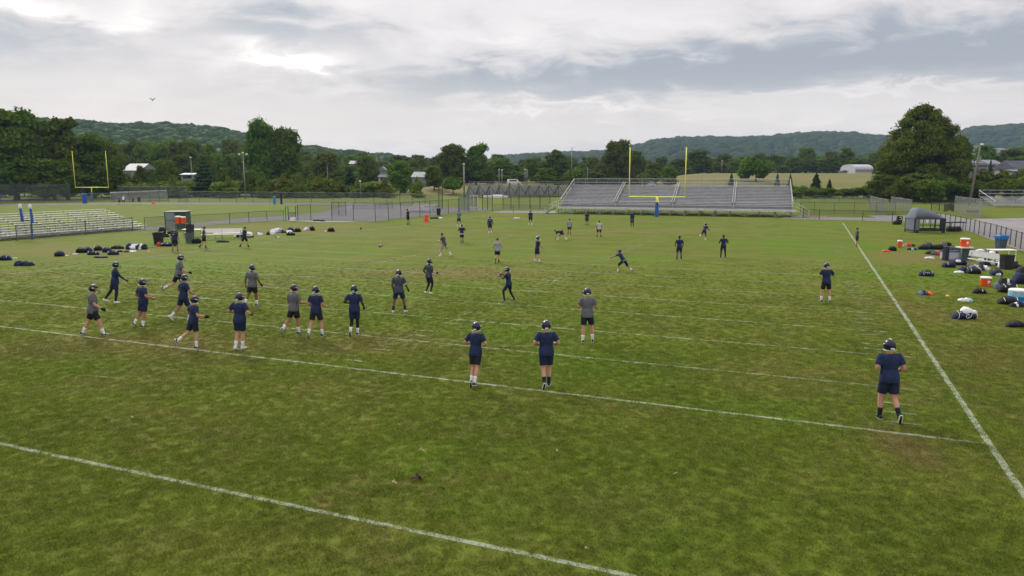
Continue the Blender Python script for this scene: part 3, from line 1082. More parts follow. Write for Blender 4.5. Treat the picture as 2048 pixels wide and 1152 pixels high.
T = [  # kind, px, top, width px, distance, label
    ('dense.0', 30, 219, 150, 172, 'tallest dark broadleaf tree at the far left edge of the photo'),
    ('tall.0', -60, 232, 120, 178, 'dark tree rising at the very left rim of the photo'),
    ('dense.1', 88, 246, 110, 184, 'dark bushy tree between the tallest left tree and the left goalpost'),
    ('tall.1', 132, 240, 84, 176, 'dark tree with a lobed top left of the left goalpost upright'),
    ('dense.2', 186, 279, 104, 182, 'dark tree framed between the uprights of the left goalpost'),
    ('round.0', 226, 296, 66, 190, 'dark tree just right of the right upright of the left goalpost'),
    ('dense.1', -10, 300, 150, 168, 'low dark tree mass behind the tall fence at the left edge'),
    ('dense.0', 105, 318, 130, 170, 'low dark tree behind the end of the tall left fence'),
    ('round.1', 330, 321, 62, 205, 'rounded mid green tree left of the dark conifer'),
    ('bush.0', 262, 344, 34, 198, 'small rounded tree beside the pale slanted roof'),
    ('round.2', 282, 331, 30, 202, 'small dark tree right of the pale slanted roof'),
    ('cone.0', 408, 317, 56, 196, 'broad dark green conifer left of the tall lamp pole'),
    ('bush.1', 362, 354, 46, 188, 'light green bush at the foot of the dark conifer'),
    ('bush.3', 446, 358, 50, 188, 'yellow green bush just left of the tall lamp pole'),
    ('round.0', 447, 336, 40, 215, 'mid green tree behind the yellow green bush by the lamp pole'),
    ('dense.2', 522, 251, 84, 232, 'tall dark tree with ragged top right of the lamp pole'),
    ('dense.1', 570, 262, 92, 236, 'broad dark tree forming the right half of the tall pair by the lamp pole'),
    ('round.1', 502, 340, 50, 196, 'dark shrubby tree below the tall pair right of the lamp pole'),
    ('bush.1', 563, 350, 48, 190, 'yellow green bushy tree below the tall dark tree'),
    ('round.2', 596, 345, 36, 198, 'small mid green tree right of the yellow green bushy tree'),
    ('bush.3', 637, 352, 44, 190, 'pale yellow green bush standing alone by the far fence'),
    ('bush.1', 609, 368, 24, 188, 'low yellowish shrub between two yellow green bushes'),
    ('cone.1', 700, 338, 42, 196, 'dark pointed conifer left of the low white building'),
    ('bush.0', 672, 354, 40, 194, 'dull green shrub left of the dark pointed conifer'),
    ('round.0', 652, 306, 84, 262, 'large mid green tree on the slope behind the pale bush'),
    ('round.1', 738, 312, 54, 268, 'rounded dark tree right of the small house roof'),
    ('round.2', 800, 322, 56, 215, 'mid green tree in front of the low white building'),
    ('bush.1', 745, 356, 60, 196, 'yellowish low hedge below the low white building'),
    ('round.1', 868, 331, 50, 214, 'light green tree in front of the grey metal roof'),
    ('dense.0', 904, 289, 80, 252, 'tall loose-topped tree left of the grey lamp post'),
    ('dense.2', 952, 294, 68, 254, 'tall open-crowned tree right of the grey lamp post'),
    ('bush.0', 906, 350, 40, 205, 'dark bush under the tall loose-topped tree'),
    ('bush.3', 832, 362, 26, 200, 'small yellow green shrub by the grey metal roof'),
    ('round.2', 1003, 316, 54, 300, 'round green tree behind the left end of the rear bleachers'),
    ('round.0', 1062, 317, 46, 300, 'green tree between the two thin lamp posts behind the rear bleachers'),
    ('tall.2', 1110, 301, 58, 296, 'tall dark tree with a domed top left of the thin floodlight mast'),
    ('round.1', 1092, 336, 48, 262, 'lighter green tree below the tall dome-topped tree'),
    ('bush.2', 1145, 334, 42, 250, 'olive coloured bushy tree at the left top corner of the main bleachers'),
    ('round.2', 1186, 315, 34, 330, 'small dark tree right of the thin floodlight mast'),
    ('dense.1', 1236, 285, 84, 290, 'tall dark tree directly left of the right goalpost upright'),
    ('round.0', 1272, 303, 52, 300, 'dark rounded tree just inside the left upright of the right goalpost'),
    ('bush.1', 1288, 340, 22, 262, 'small pale green tree beside the parked white van'),
    ('round.1', 1338, 333, 44, 245, 'bright mid green tree between the uprights of the right goalpost'),
    ('tall.0', 1396, 300, 60, 380, 'dark tree behind the right upright of the right goalpost'),
    ('bush.2', 1512, 312, 58, 262, 'bright leafy tree above the right part of the main bleachers'),
    ('cone.0', 1463, 346, 16, 215, 'small lone conifer above the main bleachers'),
    ('cone.1', 1555, 347, 14, 215, 'small slender conifer near the right end of the main bleachers'),
    ('cone.2', 1581, 348, 14, 214, 'slender conifer just above the right end rail of the main bleachers'),
    ('cone.2', 1633, 346, 30, 192, 'larger young conifer right of the main bleachers'),
    ('cone.0', 1660, 358, 18, 192, 'shorter young conifer beside the larger one right of the main bleachers'),
    ('bush.0', 1604, 368, 40, 186, 'dark bush at the right end of the main bleachers'),
    ('bush.2', 1632, 372, 44, 186, 'dark bush below the larger young conifer'),
    ('bush.0', 1672, 375, 36, 186, 'dark bush below the shorter young conifer'),
    ('bush.2', 1706, 373, 38, 186, 'round dark bush left of the big tree'),
    ('bush.2', 1740, 380, 30, 186, 'yellowish shrub at the left foot of the big tree'),
    ('round.1', 1610, 296, 46, 420, 'tall rounded tree at the edge of the hay field left of the white barn'),
    ('tall.1', 1690, 297, 40, 400, 'dark upright tree just left of the white hoop barn'),
    ('round.2', 1748, 306, 44, 400, 'tree behind the white hoop barn'),
    ('dense.0', 1902, 272, 90, 176, 'dark shoulder tree on the right side of the big tree'),
    ('dense.2', 1786, 300, 90, 178, 'dark lower tree on the left side of the big tree'),
    ('dense.1', 1770, 350, 80, 165, 'spreading low foliage under the left side of the big tree'),
    ('dense.0', 1850, 345, 120, 162, 'dark undergrowth tree in front of the big tree trunk'),
    ('dense.2', 1935, 356, 90, 164, 'dark bushy tree at the foot of the utility pole'),
    ('round.0', 1964, 291, 56, 300, 'dark round tree behind the grey two storey house'),
    ('bush.0', 1992, 334, 66, 172, 'leafy bush in front of the brown walled house'),
    ('bush.0', 2036, 348, 74, 168, 'leafy bush above the small right bleachers'),
    ('bush.2', 1965, 360, 60, 166, 'dark bush between utility pole and small right bleachers'),
    ('bush.2', 2100, 344, 90, 170, 'bush at the right rim of the photo above the bleachers'),
    ('cone.1', 1979, 319, 14, 210, 'slim dark conifer against the light roofed house'),
    ('bush.1', 2046, 325, 30, 205, 'shrub in front of the rightmost dark roofed house'),
]
for i, (k, px, top, wd, y, lb) in enumerate(T):
    tree(k, px, top, wd, y, lb)


def big_tree():
    """the great tree on the right, 22 m tall"""
    y = 172
    px = 1838
    x = (px - 1024) / 1462 * y
    H = CAMH + 130 * y / 1462 + 0.5
    W = 140 * y / 1462
    rng = random.Random(99)
    lb = []
    prof = [(0.10, 0.50), (0.22, 0.58), (0.34, 0.60), (0.46, 0.56), (0.58, 0.50), (0.70, 0.42), (0.80, 0.36), (0.89, 0.26), (0.96, 0.13)]
    for t, hw in prof:
        n = max(3, int(9 * hw / 0.5))
        for k in range(n):
            a = 2 * math.pi * (k + rng.uniform(-.3, .3)) / n + t * 5
            r = W * hw * rng.uniform(0.55, 0.80)
            s = W * rng.uniform(0.085, 0.14) * (0.7 + hw)
            lb.append((math.cos(a) * r, math.sin(a) * r, H * (t + rng.uniform(-.035, .035)), s * 1.15, s * 1.15, s))
        lb.append((0, 0, H * t, W * hw * 0.55, W * hw * 0.55, H * 0.08))
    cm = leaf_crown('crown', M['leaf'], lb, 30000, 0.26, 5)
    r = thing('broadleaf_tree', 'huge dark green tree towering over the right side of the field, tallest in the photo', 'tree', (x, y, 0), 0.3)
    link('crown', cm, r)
    tm = trunk_mesh('trunk', H, 0.55, 3, 8)
    link('trunk', tm, r)


big_tree()

for k_, (px, top, wd, lb) in enumerate(((345, 352, 34, 'pointed yellow green young tree left of the dark conifer'), (523, 344, 34, 'pointed light young tree below the left one of the tall dark pair'), (457, 352, 30, 'pointed light young tree beside the tall lamp pole'),
                          (565, 350, 42, 'broad pointed yellow green young tree below the right one of the tall dark pair'), (598, 348, 30, 'narrow light young tree right of the broad pointed one'), (638, 352, 46, 'palest yellow green young tree standing by the far fence'),
                          (668, 360, 28, 'small light young tree right of the palest one'), (770, 356, 34, 'light young tree under the cream building'), (833, 354, 26, 'light young tree before the long metal roof'), (716, 358, 30, 'light young tree right of the dark pointed conifer'))):
    tree(f'young.{k_ % 3}', px, top, wd, 187, lb, name='young_tree')
rb_ = random.Random(8)
for k in range(46):
    px = -120 + 900 * (k + rb_.random()) / 46
    tree(f"bush.{rb_.randint(0, 3)}", px, rb_.uniform(352, 370) + (6 if px > 640 else 0), rb_.uniform(40, 64), rb_.uniform(190, 206), 'shrub in the hedge row behind the far chain link fence on the left', group='shrubs of the far left hedge row')
for k in range(22):
    px = 1580 + 560 * (k + rb_.random()) / 22
    tree(f"bush.{rb_.choice((4, 6))}", px, rb_.uniform(366, 378) - (12 if px > 1780 else 0), rb_.uniform(36, 60), rb_.uniform(150, 160) if px > 1780 else 184, 'dark shrub in the hedge behind the fences on the right', group='shrubs of the right hedge')
tree('round.1', 709, 331, 34, 300, 'tree right in front of the small house with the grey roof')
tree('round.0', 300, 338, 40, 230, 'dark tree hiding the low white shed')
tree('bush.2', 252, 343, 30, 220, 'bush hiding the lower left of the pale roofed building')

rng = random.Random(21)
belts = ((-400, 225, 265, 300, 70, 'round', 330), (210, 500, 272, 300, 44, 'round', 330), (600, 1000, 302, 326, 42, 'round', 420), (980, 1380, 312, 328, 34, 'tall', 420),
         (1380, 1760, 300, 322, 34, 'round', 440), (1900, 2300, 290, 320, 50, 'round', 330), (600, 1010, 318, 338, 46, 'round', 320), (980, 1330, 320, 336, 40, 'round', 330))
names = {0: 'tree in the belt of wood left of the left goalpost', 1: 'tree in the wood belt between the left goalpost and the tall dark pair',
         2: 'tree in the distant belt behind the grey metal roof', 3: 'tree in the distant belt above the rear bleachers and main bleachers',
         4: 'tree in the row along the top of the hay field', 5: 'tree in the wood behind the houses on the right', 6: 'tree in the nearer belt around the grey metal roof and low buildings',
         7: 'tree in the nearer belt just above the left half of the main bleachers'}
for bi, (x0, x1, t0, t1, wd, kd, dist) in enumerate(belts):
    n = int((x1 - x0) / (wd * 0.30))
    for k in range(n):
        px = x0 + (x1 - x0) * (k + rng.uniform(0.1, 0.9)) / n
        row = k % 3
        y = dist + rng.uniform(-15, 15) - row * 26
        top = rng.uniform(t0, t1) + row * (9 if bi != 4 else 5)
        kk = f"{rng.choice([kd, 'round', 'tall', 'dense'])}.{rng.randint(0, 2)}"
        tree(kk, px, top, wd * rng.uniform(1.0, 1.5), y, names[bi], group='background trees, ' + names[bi][8:])


# ------------------------------------------------------------------ fences
def post_mesh(h, r, m, key):
    if key not in PROTO:
        me = MB().tube((0, 0, 0), (0, 0, h), r, 6).lathe((0, 0, h), [(r * 1.25, 0), (r * 1.25, r), (0.002, r * 1.8)], 6).mesh('post')
        me.materials.append(m)
        PROTO[key] = me
    return PROTO[key]


def chain_panel(pts, h0, h1, m, parent):
    vs, fs, uv = [], [], []
    L = 0
    for i, p in enumerate(pts):
        if i:
            L += (p - pts[i - 1]).length
        vs += [(p.x, p.y, p.z + h0), (p.x, p.y, p.z + h1)]
        uv += [(L, h0), (L, h1)]
    for i in range(len(pts) - 1):
        fs.append((2 * i, 2 * i + 2, 2 * i + 3, 2 * i + 1))
    me = bpy.data.meshes.new('chain_link')
    me.from_pydata(vs, [], fs)
    ul = me.uv_layers.new(name='UVMap')
    for l in me.loops:
        ul.data[l.index].uv = uv[l.vertex_index]
    me.materials.append(m)
    return link('chain_link', me, parent)


def fence(pts, h, gap, label, pm='post', cm='chain', r=0.035, z=0.0, midrail=False, name='chain_link_fence', cat='fence', toprail=True):
    pts = [Vector((p.x, p.y, z if z is not None else height(p.x, p.y))) for p in pts]
    root = thing(name, label, cat, pts[0])
    o = pts[0].copy()
    loc = []
    for i in range(len(pts) - 1):
        a, b = pts[i] - o, pts[i + 1] - o
        n = max(1, round((b - a).length / gap))
        for k in range(n):
            loc.append(a + (b - a) * k / n)
    loc.append(pts[-1] - o)
    me = post_mesh(h, r, M[pm], f'post{h:.2f}{r}{pm}')
    for p in loc:
        link('post', me, root, p)
    if toprail:
        rb = MB()
        for a, b in zip(loc, loc[1:]):
            rb.tube(a + Vector((0, 0, h - 0.01)), b + Vector((0, 0, h - 0.01)), r * 0.7, 5)
        rb.obj('top_rail', M[pm], root)
    if midrail:
        rb = MB()
        for a, b in zip(loc, loc[1:]):
            rb.tube(a + Vector((0, 0, h * 0.5)), b + Vector((0, 0, h * 0.5)), r * 0.6, 5)
        rb.obj('middle_rail', M[pm], root)
    off = Vector((0, 0.05, 0))
    chain_panel([p + off for p in loc], 0.03, h - 0.03, M[cm], root)
    return root


def Gs(*px):
    return [G(*p) for p in px]


# near left fence in front of the left bleachers, and on to the gate
fence([FP((G(64, 479) - C0).dot(TD), 25), G(64, 479), G(266, 461)], 1.35, 5.0, 'low chain link fence running in front of the left bleachers', r=0.04)
fence(Gs((290, 459), (374, 453.5), (460, 448.5), (534, 442.5), (568, 441.5)), 1.30, 3.9, 'low chain link fence along the asphalt path behind the left benches', r=0.035)
fence(Gs((596, 441.5), (622, 440), (664, 440.6), (707, 441.2), (751, 443.5)), 2.0, 4.0, 'chain link fence from the gate to the corner post on the asphalt', r=0.04)
fence(Gs((751, 443.6), (777, 440.4), (802, 437), (840, 433.8), (860, 431.4), (897, 428.6), (954, 421.8)), 2.15, 3.4, 'chain link fence running from the corner post up to the green gates', r=0.04)
fence(Gs((664, 431), (678, 430.5), (692, 430)), 1.9, 1.6, 'short piece of chain link fence standing on the asphalt', r=0.045)
fence(Gs((707, 418.5), (760, 417.8), (785, 417.4)), 1.2, 4.4, 'low chain link fence across the middle of the asphalt', r=0.03)
# gate with posts
g_ = thing('gate', 'narrow gate between two green posts on the path behind the white bags', 'gate', G(572, 441))
o = G(572, 441)
for q in ((572, 441), (577, 440.4), (592, 440.6), (596, 441.2)):
    link('post', post_mesh(1.75, 0.06, M['tealpad'], 'gatepost'), g_, G(*q) - o)
gb = MB()
a, b = G(577, 440.4) - o, G(592, 440.6) - o
gb.beam(a + Vector((0, 0, 1.0)), b + Vector((0, 0, 1.0)), 0.05).beam(a + Vector((0, 0, 0.15)), b + Vector((0, 0, 0.15)), 0.05).beam(a + Vector((0, 0, 0.15)), b + Vector((0, 0, 1.0)), 0.03)
gb.obj('gate_frame', M['post'], g_)
chain_panel([a, b], 0.1, 1.0, M['chaint'], g_)
# far side of the track
fence(Gs((360, 404.2), (440, 405), (540, 406.6), (592, 407.2), (623, 408), (710, 408.6), (748, 409.5), (800, 411), (878, 416)), 2.3, 4.2, 'long chain link fence on the far side of the running track', pm='post', r=0.04)
fence(Gs((440, 391), (520, 391), (600, 390.5), (700, 390), (780, 388), (860, 384.5)), 2.4, 7, 'distant dark chain link fence at the foot of the bushes', pm='dpost', cm='chaind', r=0.05, z=None)
fence(Gs((878, 418), (885, 417.7)), 3.9, 20, 'tall dark fence end standing on the asphalt behind the small bleacher', pm='dpost', cm='chaind', r=0.06)
# far left tall fence and low fence
fence(Gs((-260, 409), (0, 406.5), (142, 404)), 3.9, 2.45, 'tall grey chain link backstop fence at the far left', r=0.05, midrail=True)
fence(Gs((142, 404.5), (196, 404), (245, 403.6)), 1.9, 5, 'low grey fence behind the blue pads of the left goalpost', r=0.04)
fence(Gs((238, 403.6), (300, 403.4), (376, 404)), 3.3, 2.5, 'tall grey fence in front of the far left grey bleacher', r=0.045, midrail=True)
# centre, behind the field
fence(Gs((965, 420), (985, 419.5)), 2.5, 1.0, 'narrow chain link cage panel right of the green gates', pm='dpost', r=0.05)
fence(Gs((1006, 418), (1022, 417.6), (1038, 417.4), (1060, 417), (1100, 416.5)), 2.35, 1.7, 'black posted fence panels left of the main bleachers', pm='dpost', cm='chain', r=0.055)
fence(Gs((985, 424), (1027, 426.3), (1096, 427.3)), 1.25, 3.4, 'low chain link fence at the back of the end zone left of the main bleachers', r=0.035)
# right
fence(Gs((1606, 436.6), (1638, 439.6), (1725, 442), (1784, 444), (1850, 446)), 1.3, 5.6, 'dark low fence along the concrete walk right of the main bleachers', pm='dpost', cm='chaind', r=0.04)
fence([G(1858, 446.6), G(1880, 448), G(1931, 460), G(1957, 469), G(1991, 479), G(2030, 494), G(2120, 530)], 1.3, 1.95, 'dark low fence between the right team area and the concrete apron', pm='dpost', cm='chaind', r=0.04)
fence(Gs((1600, 427), (1628, 427.5), (1668, 428), (1708, 428.4), (1752, 428.8), (1790, 429)), 1.75, 3.0, 'chain link fence behind the walk right of the main bleachers', r=0.035)
fence(Gs((1590, 407), (1618, 407), (1648, 407), (1678, 407), (1739, 407)), 1.6, 4.2, 'far chain link fence below the young conifers on the right', r=0.04)
fence(Gs((1822, 405), (1860, 404.6), (1910, 404.4), (1968, 404.2)), 1.3, 4.2, 'far chain link fence below the utility pole', pm='post', cm='chaind', r=0.04)


def cage(pix, h, label, gap):
    return fence([G(*p) for p in pix], h, gap, label, pm='galv', cm='chaint', r=0.04, midrail=True, name='backstop_cage', cat='batting cage')


cage([(1739, 418), (1752, 422.5), (1774, 430)], 2.2, 'left dense mesh batting cage panel right of the main bleachers', 1.6)
cage([(1781, 416), (1799, 420.5), (1822, 426)], 2.0, 'second dense mesh batting cage panel behind the dark covered cart', 1.6)
cage([(1908, 425.5), (1932, 430.5), (1962, 437)], 2.55, 'dense mesh cage with a white sign in front of the utility pole', 1.6)
sg = G(1944, 434.5)
tag(MB().box((0, 0, 0.05), (1.65, 0.04, 0.36), rz=-0.9).obj('cage_sign', M['siding'], None, loc=(sg.x - 0.1, sg.y - 0.25, 0.75)), 'blank white sign panel on the mesh cage by the utility pole', 'sign')

# black gate rails on the right behind the covered cart
fence(Gs((1862, 421), (1878, 422), (1888, 423)), 1.2, 1.2, 'black pipe rail gate behind the covered cart', pm='dpost', cm='chaind', r=0.06)
fence(Gs((1888, 424), (1900, 420), (1908, 424)), 1.1, 1.2, 'black handrail beside the mesh cage on the right', pm='dpost', cm='chaind', r=0.05)


# ------------------------------------------------------------------ bleachers
def main_bleacher():
    A, B = G(1112, 427.5), G(1592, 435.5)
    d = (B - A)
    L = d.length
    rz = math.atan2(d.y, d.x)
    r = thing('main_bleachers', 'large silver aluminium bleachers behind the right goalpost', 'bleachers', A, rz)
    n, run, rise, z0 = 15, 0.62, 0.20, 1.02
    secs = [0.3, L * 0.255, L * 0.505, L * 0.755, L - 0.5]
    for i in range(n):
        y = 1.6 + i * run
        z = z0 + i * rise
        for k in range(4):
            a, b = secs[k] + (0.35 if k else 0), secs[k + 1] - (0.35 if k < 3 else 0)
            cuts = [a, (a + b) / 2 + random.uniform(-.3, .3), b]
            for q in range(2):
                mb = MB().box(((cuts[q] + cuts[q + 1]) / 2, y + 0.30, z + 0.42), (cuts[q + 1] - cuts[q] - 0.02, 0.27, 0.045))
                mb.obj('seat_plank', M['alu'], r)
        MB().box(((secs[0] + secs[4]) / 2, y, z), (secs[4] - secs[0], 0.40, 0.04)).obj('foot_plank', M['alud'], r)
        MB().box(((secs[0] + secs[4]) / 2, y + 0.205, z + 0.10), (secs[4] - secs[0], 0.02, 0.18)).obj('riser_plank', M['alud'], r)
    # front walkway
    MB().box((L / 2, 0.75, z0 - 0.02), (L, 1.3, 0.05)).obj('walkway', M['alud'], r)
    MB().box((L / 2, 0.08, z0 - 0.12), (L, 0.05, 0.26)).obj('fascia', M['alu'], r)
    # front guard rail
    m = post_mesh(1.02, 0.022, M['galv'], 'mbpost')
    for k in range(19):
        link('rail_post', m, r, (0.2 + (L - 0.4) * k / 18, 0.15, z0))
    for zz_ in (0.98, 0.52):
        MB().tube((0.2, 0.15, z0 + zz_), (L - 0.2, 0.15, z0 + zz_), 0.022, 6).obj('guard_rail', M['alu'], r)
    # back rail with mesh
    yb = 1.6 + n * run + 0.1
    zt = z0 + n * rise
    mp = post_mesh(1.65, 0.03, M['galv'], 'mbback')
    for k in range(19):
        link('rail_post', mp, r, (0.3 + (L - 0.8) * k / 18, yb, zt - 0.45))
    for dz in (1.18, 0.6, 0.1):
        MB().tube((0.3, yb, zt + dz), (L - 0.5, yb, zt + dz), 0.028, 6).obj('back_rail', M['alu'], r)
    chain_panel([Vector((0.3, yb + 0.05, 0)), Vector((L - 0.5, yb + 0.05, 0))], zt, zt + 1.15, M['chain'], r)
    # end rails
    for x in (0.22, L - 0.42):
        MB().beam((x, 1.5, z0 + 1.05), (x, yb, zt + 1.18), 0.06).obj('end_rail', M['alu'], r)
        MB().beam((x, 1.5, z0 + 0.35), (x, yb, zt + 0.45), 0.05).obj('end_rail', M['alu'], r)
        me = bpy.data.meshes.new('chain_link')
        me.from_pydata([(x, 1.5, z0), (x, yb, zt), (x, yb, zt + 1.15), (x, 1.5, z0 + 1.0)], [], [(0, 1, 2, 3)])
        ul = me.uv_layers.new(name='UVMap')
        for l, c in zip(me.loops, [(0, 0), (9, 3), (9, 4.2), (0, 1)]):
            ul.data[l.index].uv = c
        me.materials.append(M['chaint'])
        link('chain_link', me, r)
        for k in range(6):
            t = k / 5
            link('rail_post', post_mesh(1.1, 0.025, M['galv'], 'mbend'), r, (x, 1.5 + (yb - 1.5) * t, z0 + (zt - z0) * t))
    # aisle hand rails
    for k in (1, 2, 3):
        x = secs[k]
        hb = MB()
        for s in (-0.16, 0.16):
            hb.tube((x + s, 1.5, z0 + 0.95), (x + s, 1.6 + (n - 1) * run, zt + 0.75), 0.022, 6)
        hb.obj('aisle_handrail', M['hwhite'], r)
        for q in range(4):
            yy = 1.7 + q * 2.6
            MB().tube((x, yy, z0 + (yy - 1.6) / run * rise), (x, yy, z0 + 0.9 + (yy - 1.6) / run * rise), 0.02, 6).obj('handrail_post', M['hwhite'], r)
        for i in range(n):
            MB().box((x, 1.6 + i * run - 0.05, z0 + i * rise + 0.12), (0.62, 0.28, 0.03)).obj('aisle_step', M['alud'], r)
    # supports
    for k in range(17):
        x = 0.35 + (L - 0.9) * k / 16
        f = MB()
        f.beam((x, 0.3, 0), (x, 0.3, z0 - 0.05), 0.09)
        for q in range(4):
            yy = 2.2 + q * 2.4
            f.beam((x, yy, 0), (x, yy, z0 + (yy - 1.6) / run * rise - 0.1), 0.07)
        f.beam((x, 0.3, z0 - 0.1), (x, 1.5, z0 - 0.1), 0.08).beam((x, 1.5, z0 - 0.1), (x, yb, zt - 0.2), 0.08)
        f.beam((x, 0.3, 0.06), (x, yb, 0.06), 0.07).beam((x, 2.2, 0.1), (x, 7, z0 + 1.5), 0.05)
        f.obj('support_frame', M['under'], r)
    for k in range(0, 16):
        x0, x1 = 0.35 + (L - 0.9) * k / 16, 0.35 + (L - 0.9) * (k + 1) / 16
        c = MB()
        c.beam((x0, 0.28, 0.1), (x1, 0.28, z0 - 0.2), 0.05) if k % 2 else c.beam((x0, 0.28, z0 - 0.2), (x1, 0.28, 0.1), 0.05)
        c.obj('cross_brace', M['under'], r)
    # left ramp
    rp = MB().box((-0.9, 0.8, 0.5), (2.0, 1.2, 0.05), rot=Matrix.Rotation(-0.5, 3, 'Y'))
    rp.obj('ramp', M['alud'], r)
    for y in (0.2, 1.4):
        h = MB().beam((-1.85, y, 0.95), (0, y, 2.0), 0.05).beam((-1.85, y, 0.5), (0, y, 1.5), 0.04).beam((-1.85, y, 0), (-1.85, y, 0.97), 0.05).beam((-0.9, y, 0.45), (-0.9, y, 1.45), 0.04).beam((0, y, 0), (0, y, 2.0), 0.05)
        h.obj('ramp_rail', M['alu'], r)
    # right stair
    for s in range(6):
        MB().box((L + 0.18 + s * 0.28, 0.8, z0 - 0.10 - s * 0.165), (0.28, 1.1, 0.04)).obj('stair_step', M['alud'], r)
    for y in (0.2, 1.4):
        MB().beam((L, y, 1.95), (L + 1.7, y, 1.0), 0.05).beam((L, y, 1.5), (L + 1.7, y, 0.5), 0.04).beam((L + 1.7, y, 0), (L + 1.7, y, 1.0), 0.05).obj('stair_rail', M['alu'], r)
    return r


main_bleacher()


def left_bleacher():
    A = G(297, 458.5)
    L = 36
    rz = math.atan2(-SD.y, -SD.x)          # local x runs from the far end towards us
    r = thing('low_bleachers', 'pale green tinted aluminium bleachers on the left without a back', 'bleachers', A, rz)
    # local +x = towards the camera along the field, local -y = away from the field?
    n, run, rise = 10, 0.60, 0.185
    for i in range(n):
        y = -0.25 - i * run
        z = 0.42 + i * rise
        x0 = 0.0 + i * 0.05
        for q in range(9):
            a, b = x0 + q * 4.0, x0 + q * 4.0 + 3.98
            MB().box(((a + b) / 2, y, z), (b - a, 0.24, 0.045)).obj('seat_plank', M['aluy'], r)
        MB().box((x0 + L / 2, y - 0.30, z - 0.22), (L, 0.26, 0.035)).obj('foot_plank', M['alud'], r)
    for k in range(16):
        x = 0.8 + k * 2.3
        f = MB()
        f.beam((x, -0.25, 0.36), (x, -0.25 - (n - 1) * run, 0.36 + (n - 1) * rise), 0.06)
        f.beam((x, -0.1, 0.03), (x, -0.4 - (n - 1) * run, 0.03), 0.07)
        for i in range(0, n, 2):
            f.beam((x, -0.25 - i * run, 0.03), (x, -0.25 - i * run, 0.38 + i * rise), 0.05)
        f.beam((x, -0.25, 0.1), (x, -3.5, 1.3), 0.04)
        f.obj('support_frame', M['under'], r)
    for i in range(0, n, 3):
        MB().beam((0.5, -0.25 - i * run, 0.28 + i * rise), (L - 0.5, -0.25 - i * run, 0.28 + i * rise), 0.04).obj('long_rail', M['under'], r)
    return r


left_bleacher()


def rear_bleacher():
    """seen from behind: sloped frames and the underside of the seats"""
    A, B = G(938, 395), G(1136, 393.5)
    d = B - A
    L = d.length
    r = thing('rear_bleachers', 'grey bleachers seen from behind left of the main bleachers', 'bleachers', A, math.atan2(d.y, d.x))
    H = 3.7
    n = 11
    for i in range(n):
        t = i / (n - 1)
        MB().box((L / 2, 5.0 - 5.0 * t, 0.5 + (H - 1.1) * t), (L, 0.30, 0.06)).obj('seat_plank', M['alud'], r)
        MB().box((L / 2, 5.25 - 5.0 * t, 0.36 + (H - 1.1) * t), (L, 0.05, 0.27)).obj('riser_plank', M['alu'], r)
    for k in range(11):
        x = L * k / 10
        f = MB()
        f.beam((x, 0.35, H - 0.95), (x, 5.1, 0.25), 0.1, 0.12).beam((x, 0.2, 0), (x, 0.2, H - 0.8), 0.15).beam((x, 2.4, 0), (x, 2.4, H - 2.1), 0.1)
        f.beam((x, -0.06, H - 0.6), (min(L, x + 1.5), -0.03, 1.0), 0.12)
        f.obj('support_frame', M['post'], r)
        link('rail_post', post_mesh(1.15, 0.04, M['galv'], 'rbp'), r, (x, -0.1, H - 0.75))
    for dz in (0.38, -0.15, -0.6):
        MB().tube((0, -0.1, H + dz), (L, -0.1, H + dz), 0.035, 6).obj('back_rail', M['galv'], r)
    chain_panel([Vector((0, -0.16, 0)), Vector((L, -0.16, 0))], H - 0.45, H + 0.4, M['chain'], r)
    return r


rear_bleacher()


def small_bleacher(A, rz, L, n, label, name, m='alu', rise=0.19, run=0.6, rail=True, back=False):
    r = thing(name, label, 'bleachers', A, rz)
    for i in range(n):
        MB().box((L / 2, 0.2 + i * run, 0.40 + i * rise), (L, 0.26, 0.05)).obj('seat_plank', M[m], r)
        MB().box((L / 2, 0.2 + i * run - 0.28, 0.18 + i * rise), (L, 0.26, 0.04)).obj('foot_plank', M[m], r)
    for k in range(max(2, int(L / 1.8)) + 1):
        x = L * k / max(2, int(L / 1.8))
        f = MB().beam((x, 0, 0.04), (x, n * run, 0.04), 0.06).beam((x, 0.1, 0.3), (x, n * run, 0.3 + n * rise), 0.05)
        for i in range(0, n, 2):
            f.beam((x, 0.2 + i * run, 0.04), (x, 0.2 + i * run, 0.38 + i * rise), 0.045)
        f.obj('support_frame', M['under'], r)
        if back:
            link('rail_post', post_mesh(1.3, 0.04, M['galv'], 'sbp'), r, (x, n * run + 0.2, 0.2 + n * rise))
    if back:
        for dz in (1.45, 0.8):
            MB().tube((0, n * run + 0.2, dz + n * rise), (L, n * run + 0.2, dz + n * rise), 0.035, 6).obj('back_rail', M['alu'], r)
        chain_panel([Vector((0, n * run + 0.25, 0)), Vector((L, n * run + 0.25, 0))], n * rise + 0.2, n * rise + 1.45, M['chaind'], r)
        MB().beam((-0.1, 0, 1.1), (-0.1, n * run + 0.2, n * rise + 1.45), 0.08).obj('end_rail', M['alu'], r)
    return r


small_bleacher(G(815, 424), -0.35, 3.9, 5, 'small five row aluminium bleacher standing on the asphalt', 'small_bleachers')
small_bleacher(G(1992, 414.5), -0.05, 14, 9, 'aluminium bleachers with a back rail at the right edge of the photo', 'side_bleachers', back=True, rise=0.17)
small_bleacher(G(1964, 412), -0.03, 3.2, 3, 'low three row aluminium bleacher left of the right edge bleachers', 'low_side_bleachers')


